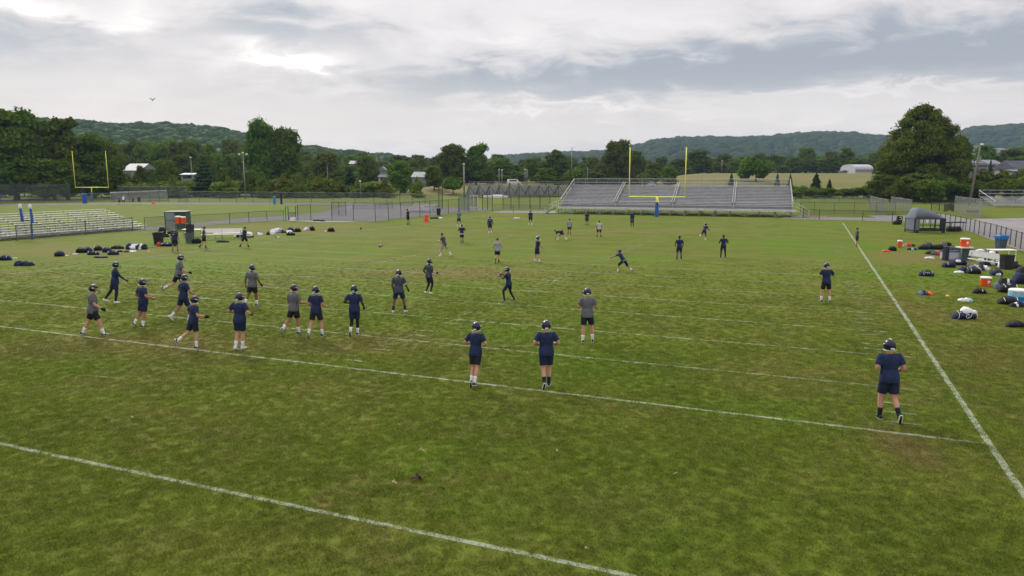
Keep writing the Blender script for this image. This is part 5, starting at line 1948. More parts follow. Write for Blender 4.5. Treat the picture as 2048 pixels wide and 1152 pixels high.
    if detail:
        rm = sho.modifiers.new('join', 'REMESH')
        rm.mode = 'VOXEL'
        rm.voxel_size = 0.018
        rm.use_smooth_shade = True
        sm = sho.modifiers.new('soft', 'SMOOTH')
        sm.factor = 0.5
        sm.iterations = 3
    # leggings, socks, shoes
    for s, k in ((-1, 'L'), (1, 'R')):
        h, kn_, an, fd = J['hip' + k], J['knee' + k], J['ank' + k], J['fd' + k]
        lg = an - kn_
        if legs == 'tights':
            MB().path([h, h + (kn_ - h) * 0.55, kn_ - (kn_ - h) * 0.06, kn_, kn_ + lg * 0.30, kn_ + lg * 0.62, kn_ + lg * 0.9], [0.095 * bw, 0.082 * bw, 0.065 * bw, 0.063 * bw, 0.066 * bw, 0.050 * bw, 0.042], n).obj('legging', M['navyk'], root, smooth=True)
        so_len = 0.60 if socks != 'none' else 1
        if socks != 'none':
            MB().path([kn_ + lg * so_len, kn_ + lg * 0.7, an + lg * 0.03, an + fd * 0.03 + lg * 0.08], [0.058 * bw, 0.050 * bw, 0.044, 0.045], n).obj('sock', M[socks], root, smooth=True)
        up = Vector((0, -fd.z, fd.y)).normalized()
        side = fd.cross(up)
        base_ = an - up * 0.045
        prof = [(-0.075, 0.030, 0.035, 0.0), (-0.06, 0.038, 0.050, 0.0), (0.0, 0.040, 0.052, 0.0), (0.06, 0.045, 0.038, -0.012), (0.13, 0.047, 0.026, -0.022), (0.175, 0.036, 0.018, -0.028), (0.19, 0.018, 0.010, -0.032)]
        rr = [[base_ + fd * y + side * (math.cos(a) * rx) + up * (math.sin(a) * rz_ + zo) for a in (2 * math.pi * i / 10 for i in range(10))] for y, rx, rz_, zo in prof]
        so_ = MB().rings(rr).obj('shoe', M[shoes], root, smooth=True)
        rr = [[base_ + fd * y + side * (x * rx * 1.06) + up * z for x, z in ((-1, -0.040), (1, -0.040), (1, -0.026), (-1, -0.026))] for y, rx in ((-0.078, 0.026), (-0.05, 0.038), (0.05, 0.044), (0.13, 0.046), (0.192, 0.022))]
        MB().rings(rr).obj('sole', M['hwhite'], so_)
    if glove:
        gb_ = MB()
        for s, k in ((-1, 'L'), (1, 'R')):
            if glove == 'both' or glove == k:
                hand(gb_, J['wr' + k], J['ad' + k], s, 5, 1.22, detail)
        gb_.obj('glove', M['black'], root, smooth=True)
    if wrist_band:
        for s, k in ((-1, 'L'), (1, 'R')):
            e, w_ = J['el' + k], J['wr' + k]
            if wrist_band[0] in (k, 'b'):
                a_, c_ = wrist_band[2], wrist_band[3]
                MB().path([e + (w_ - e) * a_, e + (w_ - e) * c_], [0.050 * bw, 0.046 * bw if c_ < .5 else 0.034], 9).obj('arm_sleeve', M[wrist_band[1]], root, smooth=True)
    # headwear
    L3 = lambda x, y, z: hc + hr @ Vector((x, y, z))
    if head in ('helm', 'silver'):
        hb = MB()
        nu, nv = 18, 12
        vs, fs = [], []
        cc = L3(0, -0.008, 0.018)
        for j in range(nv + 1):
            th = math.pi * j / nv
            for i in range(nu):
                ph = 2 * math.pi * i / nu
                d = Vector((math.sin(th) * math.cos(ph), math.sin(th) * math.sin(ph), math.cos(th)))
                r3 = Vector((d.x * 0.128, d.y * 0.150, d.z * 0.142))
                if d.z < -0.35:
                    r3.z = -0.35 * 0.142 + (d.z + 0.35) * 0.11
                    r3.x *= 1.05
                vs.append(cc + hr @ r3)
        for j in range(nv - 2):
            for i in range(nu):
                th = math.pi * (j + .5) / nv
                ph = 2 * math.pi * (i + .5) / nu
                dy, dz = math.sin(th) * math.sin(ph), math.cos(th)
                if dy > 0.42 and dz < 0.30:       # face opening
                    continue
                a, c_ = j * nu + i, j * nu + (i + 1) % nu
                fs.append((a, a + nu, c_ + nu, c_))
        hb.add(vs, fs)
        shell = hb.obj('helmet_shell', M['helm'], root, smooth=True)
        if detail:
            sd_ = shell.modifiers.new('thick', 'SOLIDIFY')
            sd_.thickness = 0.012
            sd_.offset = -1
        # painted top highlight (pale top when silver), trim along the bottom, side emblem
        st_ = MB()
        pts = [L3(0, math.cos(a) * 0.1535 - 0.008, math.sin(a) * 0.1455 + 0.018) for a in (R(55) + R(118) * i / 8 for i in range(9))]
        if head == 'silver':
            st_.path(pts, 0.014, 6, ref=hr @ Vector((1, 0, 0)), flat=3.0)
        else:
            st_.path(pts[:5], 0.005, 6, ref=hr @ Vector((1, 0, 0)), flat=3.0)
        st_.obj('helmet_highlight_pale_top', M['hwhite'], root, smooth=True)
        tr = [L3(math.sin(a) * 0.128, -math.cos(a) * 0.143 - 0.008, -0.086) for a in (R(-100) + R(200) * i / 12 for i in range(13))]
        MB().path(tr, 0.006, 6).obj('helmet_trim', M['hwhite'], root, smooth=True)
        MB().box(L3(0, -0.156, -0.040), (0.085, 0.008, 0.030), rot=hr).obj('nape_label', M['hwhite'], root)
        eb = MB()
        for s in (-1, 1):
            eb.path([L3(s * 0.126, 0.035, 0.040), L3(s * 0.1305, -0.01, 0.048), L3(s * 0.121, -0.055, 0.058)], [0.004, 0.014, 0.006], 6, ref=hr @ Vector((0, 0, 1)))
        eb.obj('helmet_emblem', M['hwhite'], root, smooth=True)
        fm = MB()
        for z, y in ((-0.045, 0.195), (-0.085, 0.190), (0.0, 0.185)):
            pts = [L3(math.sin(a) * 0.125, 0.055 + math.cos(a) * (y - 0.055), z) for a in (R(-88) + R(176) * i / 8 for i in range(9))]
            fm.path(pts, 0.0052, 5)
        for x in (-0.035, 0.035):
            fm.tube(L3(x, 0.182, 0.005), L3(x, 0.186, -0.088), 0.0052, 5)
        fm.obj('face_mask', M['mask'] if head == 'helm' else M['hwhite'], root, smooth=True)
        MB().path([L3(-0.11, 0.06, -0.07), L3(-0.05, 0.115, -0.115), L3(0.05, 0.115, -0.115), L3(0.11, 0.06, -0.07)], 0.008, 5).obj('chin_strap', M['hwhite'], root, smooth=True)
    elif head in ('hair', 'hairb'):
        MB().ball(L3(0, -0.012, 0.02), (0.086, 0.104, 0.114), n + 2, 8, rot=hr, fn=lambda p: Vector((p.x, p.y if p.z > -0.1 or p.y < 0 else p.y * 0.3, max(p.z, -0.55))) if p.y < 0.5 or p.z > 0.35 else Vector((p.x * .9, 0.5, p.z))).obj('hair', M[head], root, smooth=True)
    elif head in ('cap', 'gcap', 'hood'):
        m_ = {'cap': M['navyk'], 'gcap': M['khaki'], 'hood': M['slate']}[head]
        MB().ball(L3(0, -0.006, 0.03), (0.088, 0.108, 0.105), n + 2, 8, rot=hr, fn=lambda p: Vector((p.x, p.y, max(p.z, -0.15)))).obj('cap', m_, root, smooth=True)
        if head != 'hood':
            MB().rings([[L3(x, y, z) for x, y, z in ((-0.06, 0.09, 0.028), (-0.045, 0.155, 0.02), (0.045, 0.155, 0.02), (0.06, 0.09, 0.028))], [L3(x, y, z) for x, y, z in ((-0.06, 0.09, 0.036), (-0.045, 0.155, 0.028), (0.045, 0.155, 0.028), (0.06, 0.09, 0.036))]]).obj('cap_brim', m_, root)
            MB().ball(L3(0, -0.02, -0.035), (0.081, 0.085, 0.05), n, 5, rot=hr).obj('hair', M['hair'], root, smooth=True)
        else:
            MB().path([L3(0, -0.06, 0.05), L3(0, -0.06, -0.12), L3(0, -0.07, -0.2)], [0.085, 0.09, 0.1], n).obj('hood', m_, root, smooth=True)
    return root, J, (sc, rz)


# poses: leg = (thigh forward deg, outward deg, knee bend, foot pitch); arm = (swing, outward, elbow, inward)
JOG_R = dict(legL=(14, 4, 18, 0), legR=(-16, 3, 40, 62), armL=(-28, 26, 85, 20), armR=(-6, 26, 88, 20), lean=9, head=4)
JOG_L = dict(legR=(14, 4, 18, 0), legL=(-16, 3, 40, 62), armR=(-28, 26, 85, 20), armL=(-6, 26, 88, 20), lean=9, head=4)
RUN_R = dict(legL=(4, -1, 12, 0), legR=(-6, 0, 30, 55), armL=(-25, 32, 88, 35), armR=(-25, 32, 88, 35), lean=7, head=4)
STRIDE = dict(legL=(-20, 5, 12, 22), legR=(26, 5, 12, -6), armL=(12, 8, 25, 0), armR=(-14, 10, 30, 0), lean=4, head=8)
STAND = dict(legL=(2, 7, 4, 0), legR=(0, 7, 4, 0), armL=(2, 10, 18, 4), armR=(0, 10, 16, 4), lean=2, head=6)
HOLD = dict(legL=(3, 6, 6, 0), legR=(-3, 6, 8, 6), armL=(-8, 24, 100, 40), armR=(-8, 24, 100, 40), lean=5, head=10)


def pz(base, **k):
    d = dict(base)
    d.update(k)
    return d


person(1769, 835, 3, 'player nearest the camera, in navy with bare pale legs, jogging away near the right sideline', pz(JOG_R, legL=(8, 4, 14, 0), legR=(-10, 1, 32, 66), armL=(-14, 16, 92, 40), armR=(-22, 18, 80, 30)), socks='navyk', build=1.12, height_px=168)
person(1093, 779, -2, 'player in navy with both elbows out jogging away on the goal line, dark socks', pz(RUN_R, legL=(-6, -2, 26, 60), legR=(5, -2, 10, 0), armL=(-26, 30, 95, 48), armR=(-20, 30, 95, 48)), socks='navyk', build=1.1, height_px=142)
person(951, 775, 16, 'player in navy with white socks jogging away left of the pair on the goal line', pz(RUN_R, legL=(-4, -3, 22, 55), legR=(-14, -3, 10, 8), armL=(-16, 30, 92, 40), armR=(-24, 32, 92, 40), lean=7), shorts='navyk', build=1.0, height_px=136)
person(1174, 686, 0, 'player in grey shirt and navy shorts standing right of the two goal line joggers', pz(HOLD, legL=(-4, 4, 4, 12), legR=(8, 8, 12, 0)), shirt='grey', shorts='navyk', build=1.06, height_px=114)
person(1649, 603, 0, 'player in navy shirt and black shorts standing alone on the far right of the field', pz(HOLD, legL=(4, 7, 6, 0), legR=(-2, 7, 6, 4), armL=(-5, 34, 105, 45), armR=(-5, 34, 105, 45)), shorts='black', build=1.08, height_px=80)
person(190, 671, 62, 'player in grey shirt and black shorts striding at the left end of the goal line', pz(STRIDE, armR=(10, 12, 42, 8), armL=(-12, 8, 35, 10), legL=(-22, 5, 6, 18), legR=(22, 5, 8, -8)), shirt='grey', shorts='black', build=1.14, glove='R', height_px=106)
person(286, 655, 38, 'player in navy with bent elbow jogging between the grey shirted strider and the runners', pz(JOG_L, legL=(-12, 2, 22, 40), legR=(-6, 2, 6, 6), armR=(-10, 30, 78, 10), armL=(-20, 26, 70, 20), lean=2), skin='tan', build=1.12, height_px=100)
person(230, 606, 55, 'player in long sleeved navy shirt and dark leggings, rearmost of the left players', pz(STAND, legL=(-22, 4, 14, 18), legR=(4, 4, 14, 0), armR=(30, 12, 20, 0), armL=(-8, 14, 30, 10), lean=7), skin='dark', sleeve='long', legs='tights', socks='none', shoes='shoew', build=1.1, height_px=84)
person(359, 590, 52, 'player in grey shirt running right with his back foot kicked up, black glove', pz(JOG_R, legL=(-26, 2, 44, 80), legR=(26, 4, 30, 0), armR=(10, 14, 55, 5), armL=(-25, 20, 80, 10), lean=14), shirt='grey', shorts='navyk', glove='R', height_px=82)
person(370, 640, 42, 'player in navy with white shoes behind the foremost left runner', pz(JOG_R, legL=(-20, 2, 26, 50), legR=(20, 4, 24, 0), armR=(14, 18, 40, 5), armL=(-25, 24, 80, 20), lean=9), skin='tan', shoes='shoew', build=1.08, height_px=94)
person(388, 696, 42, 'foremost player of the left group, in navy with white socks, on the goal line', pz(JOG_R, legL=(-22, 2, 38, 78), legR=(4, 4, 10, 0), armR=(-8, 24, 82, 0), armL=(-22, 26, 80, 20), lean=8), shorts='navyk', glove='R', build=1.05, height_px=108)
person(480, 700, 14, 'player in navy with white shoes and feet together in front of the grey shirted walker', pz(RUN_R, legL=(-6, -2, 14, 22), legR=(2, -3, 6, 2), armL=(-16, 34, 92, 35), armR=(-14, 30, 85, 25), lean=4), shoes='shoew', glove='R', build=1.12, height_px=118)
person(508, 611, 22, 'player in grey shirt and black shorts walking alone between the left group and the pair', pz(STRIDE, legL=(-16, 3, 22, 50), legR=(8, 3, 6, 0), armL=(-20, 18, 20, 8), armR=(10, 14, 25, 0), lean=2), shirt='grey', shorts='black', skin='brown', glove='R', build=1.14, height_px=84)
person(590, 667, 30, 'player in grey shirt and black shorts, left one of the middle walking pair', pz(JOG_R, legL=(-20, 3, 26, 58), legR=(6, 4, 6, 0), armR=(2, 20, 80, 10), armL=(-8, 12, 50, 20), lean=4), shirt='grey', shorts='black', skin='tan', build=1.12, height_px=102)
person(631, 676, 14, 'player in navy shirt walking right beside the grey shirted one of the middle pair', pz(JOG_R, legL=(-14, 6, 14, 40), legR=(8, 7, 8, 0), armR=(-4, 18, 70, 10), armL=(-10, 16, 70, 20), lean=3), shorts='navyk', build=1.06, height_px=106)
person(707, 673, 3, 'player in navy with dark tights jogging away right of the middle pair', pz(JOG_R, legL=(-8, -1, 30, 58), legR=(2, 0, 6, 2), armL=(-18, 34, 90, 40), armR=(-6, 24, 50, 10), lean=4), skin='dark', legs='tights', glove='R', build=1.06, height_px=104)
person(798, 625, 12, 'player in slate shirt with white sleeve cuffs walking away with feet wide apart', pz(STAND, legL=(-8, 10, 4, 10), legR=(10, 12, 8, 0), armL=(-10, 16, 35, 10), armR=(14, 18, 22, 0), lean=5), shirt='slate', skin='brown', socks='navyk', shoes='shoew', glove='both', wrist_band=('R', 'pgrey', -0.42, -0.12), build=1.12, height_px=88)
person(858, 588, 40, 'player in slate grey shirt with a white forearm sleeve jogging right', pz(JOG_R, legL=(14, 2, 44, 20), legR=(18, 3, 40, 14), armR=(-2, 16, 78, 0), armL=(-26, 22, 70, 10), lean=4), shirt='slate', skin='dark', legs='tights', socks='none', shoes='shoew', glove='R', wrist_band=('R', 'white', 0.1, 0.8), height_px=72)
qb, QJ, QS = person(1018, 600, -62, 'player in navy with dark tights crouching and holding a football up to his chin', pz(STAND, legL=(34, 10, 46, 0), legR=(8, 18, 34, 0), armL=(40, 6, 96, 20), armR=(34, 10, 100, 26), lean=6, head=8),
                    skin='brown', legs='tights', socks='navyk', height_px=69, build=0.98)
person(1247, 545, -52, 'helmeted player in navy crouching in a wide stance and reaching left', pz(STAND, legL=(42, 14, 42, -4), legR=(-22, 22, 26, 22), armL=(62, 10, 10, 0), armR=(-10, 20, 40, 0), lean=38, head=-18, hpx=1.45),
       shirt='navy', shorts='navyk', skin='tan', legs='bare', band='blue', height_px=47, long_shorts=1.02)
person(1074, 525, 72, 'player with a pale topped helmet in navy reaching a hand out to the right', pz(STAND, legL=(-8, 6, 2, 6), legR=(10, 6, 6, 0), armL=(34, 8, 22, 0), armR=(30, 8, 20, 0), lean=4), head='silver', height_px=54)
person(995, 526, 2, 'bare headed man in light grey shirt and black shorts jogging away with dark socks', pz(RUN_R, legL=(-12, 2, 30, 50), legR=(2, 0, 6, 0), armL=(-8, 28, 80, 20), armR=(-8, 28, 80, 20), lean=3), shirt='lgrey', shorts='black', head='hairb', socks='navyk', height_px=52)
person(1358, 520, 0, 'bare headed player in navy walking away, left one of two similar players', pz(STAND, legL=(-2, 6, 6, 8), legR=(8, 6, 16, 0), armL=(-6, 26, 60, 20), armR=(-2, 20, 35, 10)), head='hair', skin='brown', socks='navyk', height_px=50, build=1.05, legs='bare')
person(1446, 516, 0, 'bare headed player in navy with dark calves, right one of two similar players', pz(STAND, legL=(4, 7, 10, 0), legR=(-2, 6, 6, 6), armL=(-6, 32, 80, 30), armR=(-6, 32, 80, 30)), head='hair', skin='dark', legs='tights', socks='navyk', height_px=48, build=1.05)
person(1408, 480, 40, 'player leaning forward in a sprint turn with white shoes on the far right half', pz(JOG_R, legL=(-34, 4, 44, 60), legR=(14, 4, 26, 0), armL=(30, 8, 30, 0), armR=(18, 12, 40, 0), lean=34, head=-12, hpx=1.6), skin='brown', shoes='shoew', shorts='navyk', height_px=27, head='helm')
person(1123, 479, -70, 'player bent double with a horizontal back stretching towards the grass', pz(STAND, legL=(-38, 8, 4, 26), legR=(34, 10, 6, -6), armL=(8, 6, 0, 0), armR=(30, 6, 0, 0), lean=92, head=40, hpx=1.05), shorts='navyk', shoes='shoew', head='hair', skin='pale', height_px=19)
person(1139, 470, 10, 'man in pale grey shirt walking away left of the white shirted man', pz(STAND, legL=(10, 5, 10, 0), legR=(-6, 4, 16, 20), armL=(2, 16, 30, 10)), shirt='lgrey', shorts='black', head='hairb', skin='tan', socks='navyk', height_px=30)
person(1174, 452, 5, 'capped player in navy walking towards the bleachers behind the pale grey shirts', pz(STAND, legL=(8, 4, 6, 0), legR=(-6, 5, 10, 12), armL=(6, 14, 12, 0), armR=(-8, 18, 12, 0)), shorts='black', head='cap', skin='tan', socks='navyk', height_px=29)
person(1198, 475, -4, 'man in near white shirt and black shorts standing away from the camera', pz(STAND, legL=(0, 11, 4, 0), legR=(0, 8, 4, 0)), shirt='pgrey', shorts='black', head='hair', skin='tan', socks='navyk', height_px=35, build=1.08)
person(1264, 455, 0, 'hooded player in navy standing still below the right goalpost', pz(STAND, legL=(0, 3, 4, 0), legR=(0, 3, 4, 0), armL=(0, 8, 10, 6), armR=(0, 8, 10, 6)), shorts='navyk', head='hood', band='blue', skin='brown', legs='tights', socks='none', height_px=31)
person(1061, 450, 0, 'helmeted player with white socks standing before the left end of the main bleachers', pz(STAND), shorts='navyk', skin='tan', height_px=30, shoes='shoew')
person(980, 467, 0, 'player in long sleeved navy top with white back lettering and white shoes walking away', pz(STAND, legL=(6, 3, 8, 0), legR=(-4, 3, 14, 14), armL=(8, 12, 20, 0), armR=(-14, 20, 16, 0)), sleeve='long', shorts='navyk', head='helm', skin='tan', shoes='shoew', text=True, height_px=35)
person(924, 487, -8, 'player in navy with a pale waistband running away left of centre', pz(RUN_R, legL=(-8, 0, 30, 40), legR=(4, 0, 14, 0), armL=(-10, 36, 95, 40), armR=(-10, 36, 95, 40), lean=6), shorts='navyk', band='pgrey', head='hair', skin='tan', height_px=39, socks='navyk')
person(918, 453, 20, 'man in pale blue grey shirt and black shorts behind the running player with the waistband', pz(STAND, armL=(30, 4, 95, 30), armR=(30, 4, 95, 30)), shirt='blue', shorts='black', head='hair', skin='tan', height_px=33, shoes='shoew')
person(889, 512, -62, 'capped man in slate shirt and pale shorts striding left with white shoes', pz(STRIDE, legL=(24, 8, 18, 0), legR=(-26, 6, 8, 22), armL=(20, 8, 70, 20), armR=(0, 10, 60, 30), lean=14, head=14), shirt='slate', shorts='khaki', head='cap', skin='pale', shoes='shoew', height_px=47, long_shorts=0.92)
person(816, 450, -70, 'man in dark clothes standing alone near the tall fence left of the orange pylon', pz(STAND, armL=(4, 8, 30, 10)), shirt='navyk', shorts='black', head='cap', skin='tan', socks='navyk', height_px=33, group='coaches and staff')
person(350, 503, 4, 'stocky coach in grey cap and navy shirt with lettering by the left equipment table', pz(STAND, legL=(-6, 5, 6, 6), legR=(8, 6, 10, 0), armL=(2, 16, 12, 0), armR=(2, 16, 14, 0), lean=3), shorts='black', head='gcap', skin='tan', socks='none', shoes='shoe', text=True, build=1.16, height_px=46, group='coaches and staff', long_shorts=0.9)
person(409, 497, 60, 'capped man in slate shirt walking right in front of the white bench', pz(STRIDE, legL=(-14, 4, 20, 40), legR=(10, 4, 8, 0), armL=(-10, 10, 30, 0), armR=(6, 12, 40, 10)), shirt='slate', shorts='black', head='cap', skin='pale', height_px=45, group='coaches and staff', socks='navyk')
person(490, 495, 50, 'dark haired man in navy walking with a wide stride right of the white bench', pz(STRIDE, legL=(-20, 10, 6, 14), legR=(20, 10, 10, -4), armL=(-4, 10, 40, 20), armR=(14, 8, 60, 20), lean=6), shorts='black', head='hair', skin='pale', socks='navyk', height_px=43, build=1.1, group='coaches and staff', long_shorts=0.9)
person(1714, 495, -75, 'person in dark grey top with folded arms standing on the right sideline', pz(STAND, legL=(2, 2, 2, 0), legR=(-2, 2, 2, 0), armL=(20, 4, 90, 40), armR=(20, 4, 90, 40)), shirt='slate', shorts='navyk', head='hair', skin='tan', socks='red', height_px=39, group='coaches and staff')
for i, (px, hp_, fc, lb, sl) in enumerate(((239.5, 15, 20, 'leftmost of the four tiny figures below the left goalpost, in blue', 'blue'), (247.5, 17, -10, 'second tiny figure below the left goalpost, in white and navy', 'white'),
                                          (267.5, 15, 60, 'third tiny figure below the left goalpost, in dark clothes with pale headgear', 'navy'), (278.5, 16, -50, 'rightmost of the four tiny figures below the left goalpost, in dark shirt', 'navyk'))):
    person(px, 409, fc, lb, pz(STAND, lean=6 + 4 * i), shirt=sl, shorts='black', head='silver', skin='tan', height_px=hp_ + 1.5, group='players far off on the left field')


# ------------------------------------------------------------------ footballs
def football(loc, rot, label, s=1.0):
    fn = lambda p: Vector((p.x * max(0.05, (1 - abs(p.z) ** 2.2)) ** 0.12, p.y * max(0.05, (1 - abs(p.z) ** 2.2)) ** 0.12, p.z))
    r = thing('football', label, 'football', loc)
    r.rotation_euler = rot
    r.scale = (s, s, s)
    MB().ball((0, 0, 0), (0.085, 0.085, 0.145), 14, 12, fn=fn).obj('leather', M['leather'], r, smooth=True)
    for z in (-0.085, 0.085):
        MB().path([(0, 0, z - 0.008), (0, 0, z + 0.008)], [0.071 if z > 0 else 0.066, 0.066 if z > 0 else 0.071], 14).obj('white_stripe', M['hwhite'], r, smooth=True)
    MB().box((0, -0.086, 0), (0.012, 0.006, 0.09)).obj('lacing', M['hwhite'], r)
    return r


football(P(761, 492, 42), (1.25, 0.5, 0.9), 'brown football flying through the air left of the running players', 1.05)
sc_, rz_ = QS
mid = rz_ @ ((QJ['wrL'] + QJ['wrR']) / 2 + Vector((0, 0.09, 0.02))) * sc_ + qb.location
football(mid, (0.4, 0.6, 0.9), 'football held up by the crouching player in navy')


# ------------------------------------------------------------------ bags, clothing, gear
def lump(mb, c, r, seed, rot=0.0, k=0.20, fq=2.2, sq=0.75, nu=14, nv=8):
    """slumped cloth volume with its underside flat on the ground"""
    off = Vector((seed * 3.7, seed * 1.3, seed * 0.7))

    def fn(p):
        q = Vector((math.copysign(abs(p.x) ** sq, p.x), math.copysign(abs(p.y) ** sq, p.y), math.copysign(abs(p.z) ** sq, p.z)))
        q *= 1 + k * noise.noise(p * fq + off) + 0.09 * noise.noise(p * 6 + off)
        q.z = max(q.z, -0.15)
        return q
    return mb.ball(Vector(c) + Vector((0, 0, 0.15 * r[2])), r, nu, nv, rot=Matrix.Rotation(rot, 3, 'Z'), fn=fn)


BAGN = [0]


def bag(px, py, w, h, label, m='navy', rz=0.0, marks=1, seed=None, kind='duffel', d=None, extra=None, grp='team bags lying on the grass'):
    """duffel bag w metres long, h metres high"""
    BAGN[0] += 1
    w, h = w * 0.9, h * 0.88
    sd_ = seed or BAGN[0]
    rr = random.Random(sd_)
    d = d or w * 0.42
    p = G(px, py) + Vector((0, d * 0.5, 0))
    r = thing('duffel_bag' if kind == 'duffel' else 'equipment_bag', label, 'bag', p, rz, grp)
    n = 15
    rings = []
    off = Vector((sd_ * 2.3, sd_, 0))
    for i in range(n):
        t = i / (n - 1)
        x = (t - 0.5) * w
        e = max(0.02, 1 - abs(2 * t - 1) ** 3.2) ** 0.5
        hh = h * e * (1 + 0.22 * noise.noise(Vector((x * 3.5, sd_, 0))) - 0.10 * math.sin(math.pi * t))
        dd = d * 0.5 * e * (1 + 0.15 * noise.noise(Vector((x * 3, sd_ + 5, 0))))
        ring = []
        for k in range(14):
            a = 2 * math.pi * k / 14
            y = math.cos(a) * dd
            z = hh * 0.5 + math.sin(a) * hh * 0.5
            q = Vector((x, y, z))
            q += Vector((0, y, z - hh / 2)) * 0.14 * noise.noise(q * 9 + off)
            q.z = max(0.005, q.z * (1.0 if z > hh * .2 else 0.4))
            ring.append(q)
        rings.append(ring)
    MB().rings(rings).obj('body', M[m], r, smooth=True)
    s = MB()
    for sx in (-0.16, 0.16):
        pts = [Vector((sx * w, math.cos(a) * d * 0.54, max(0.02, h * 0.5 + math.sin(a) * h * 0.52))) for a in (R(-40) + R(260) * i / 9 for i in range(10))]
        s.path(pts, 0.012, 5, ref=(1, 0, 0), flat=1.6)
    hx = rr.uniform(-0.04, 0.04)
    s.path([(-0.16 * w, 0, h * 1.02), (-0.07 * w, hx, h * 1.10), (0.07 * w, -hx, h * 1.08), (0.16 * w, 0, h * 1.02)], 0.011, 5)
    s.obj('strap', M['black'], r, smooth=True)
    if marks:
        mk = MB()
        for k in range(marks):
            x = rr.uniform(-0.3, 0.3) * w if marks == 1 else (-0.32 + 0.64 * k / (marks - 1)) * w
            a0 = rr.uniform(0.2, 0.9)
            pts = [Vector((x + rr.uniform(-.02, .02), -d * 0.5 * math.cos(a) * 1.03, h * 0.5 + math.sin(a) * h * 0.53)) for a in (a0 - 0.5, a0 - 0.2, a0 + 0.1, a0 + 0.4)]
            mk.path(pts, 0.010, 5, ref=(1, 0, 0), flat=1.8)
        mk.obj('white_mark', M['white'], r)
    if extra:
        for j, (em, ex, ey, ez, er, el_) in enumerate(extra):
            lump(MB(), (ex, ey, ez), er, sd_ + j).obj(el_, M[em], r, smooth=True)
    return r


def pile(px, py, w, h, label, cols=('navy',), rz=0.0, name='clothing_pile', cat='clothes', d=None, n=None, grp=None, flatk=0.8):
    """rumpled clothing dropped in a heap: one overlapping fold per colour"""
    BAGN[0] += 1
    w, h = w * 0.9, h * 0.82
    sd_ = BAGN[0]
    rr = random.Random(sd_ * 7)
    d = d or w * 0.5
    p = G(px, py) + Vector((0, d * 0.45, 0))
    r = thing(name, label, cat, p, rz, grp)
    k = len(cols)
    for i, c in enumerate(cols):
        x = (-0.5 + (i + 0.5) / k) * w * 0.8
        mb = MB()
        lump(mb, (x, rr.uniform(-.1, .1) * d, 0), (w * 0.62 / k + 0.03, d * 0.45, h * rr.uniform(0.75, 1.0)), sd_ + i, rr.uniform(-.5, .5), k=0.5, fq=2.8, sq=0.9)
        lump(mb, (x + rr.uniform(-.3, .3) * w / k, rr.uniform(-.2, .2) * d, 0), (w * 0.42 / k + 0.02, d * 0.5, h * 0.55), sd_ + i + 40, rr.uniform(-1, 1), k=0.6, fq=3, sq=0.9)
        mb.obj('fold', M[c], r, smooth=True)
    return r


def helmet_on_ground(px, py, label, m='helm', rz=0.4):
    r = thing('helmet', label, 'helmet', G(px, py), rz, 'helmets lying on the grass')
    MB().ball((0, 0, 0.12), (0.125, 0.15, 0.14), 14, 10, fn=lambda p: Vector((p.x, p.y, max(p.z, -0.8)))).obj('helmet_shell', M[m], r, smooth=True)
    MB().path([(0.1, -0.1, 0.09), (0, -0.19, 0.09), (-0.1, -0.1, 0.09)], 0.01, 5).path([(0.1, -0.1, 0.04), (0, -0.19, 0.05), (-0.1, -0.1, 0.04)], 0.01, 5).obj('face_mask', M['hwhite'], r)
    return r


# left side, front to back
bag(8, 521, 0.95, 0.38, 'dark bag cut by the left edge of the photo', marks=1)
pile(44, 532, 1.35, 0.34, 'low heap of dark bags nearest the camera on the left', ('navy', 'black', 'navy'), d=0.6)
bag(115, 513, 0.80, 0.42, 'single domed dark bag left of the line of bags', d=0.5, marks=0)
bag(158, 506, 0.80, 0.42, 'leftmost bag of the long row of dark bags', marks=0, d=0.5, m='black')
bag(171, 505.5, 0.85, 0.45, 'second bag in the long row of dark bags', marks=0, d=0.5)
bag(184, 510, 1.0, 0.30, 'dark bag with pale markings in front of the long row', marks=2)
bag(193, 501.5, 0.72, 0.42, 'bag standing alone behind the long row', marks=1, m='black', d=0.45)
bag(212, 505, 0.85, 0.42, 'round topped bag right of the long row', marks=0)
bag(224, 510, 0.95, 0.36, 'dark bag with white flecks right of the round topped bag', marks=2)
bag(232, 498, 1.2, 0.30, 'long flat dark bag behind the round topped bag', marks=0, m='black')
pile(197, 516, 0.9, 0.16, 'thin dark cloth lying in front of the row of bags', ('black',))
pile(239, 504, 0.45, 0.14, 'tiny dark rag right of the row of bags', ('black',))
pile(258, 504.5, 0.9, 0.14, 'flat dark pouch with a white top right of the row of bags', ('navyk', 'white'))
pile(270, 499, 1.9, 0.50, 'white and navy jerseys heaped on bags left of the black table', ('navy', 'white', 'white', 'navy', 'white', 'navyk'), d=0.9, name='jersey_pile')
pile(130, 512, 0.28, 0.08, 'small white rag beside the domed dark bag', ('white',))
pile(150, 509, 0.34, 0.08, 'small white cloth left of the long row of dark bags', ('white',))
pile(28, 517, 0.24, 0.07, 'tiny white scrap right of the leftmost bag', ('white',))
pile(595 / 2 - 2, 503, 0.25, 0.06, 'small orange and white scrap before the jersey heap', ('orange', 'white'))
pile(301, 496, 1.3, 0.08, 'brown plank like strip lying right of the jersey heap', ('deadleaf',), d=0.25)
bag(334, 493, 1.5, 0.34, 'dark duffel with white stripes and a red end in front of the black table', marks=3, extra=(('red', -0.72, -0.1, 0, (0.16, 0.2, 0.30), 'red_cloth'),))
bag(391, 487, 0.95, 0.55, 'black upright bag slumped left of the white bench', marks=0, m='black', d=0.5)
pile(443, 485, 1.15, 0.17, 'flat black cloth lying in front of the white bench', ('black', 'black'))
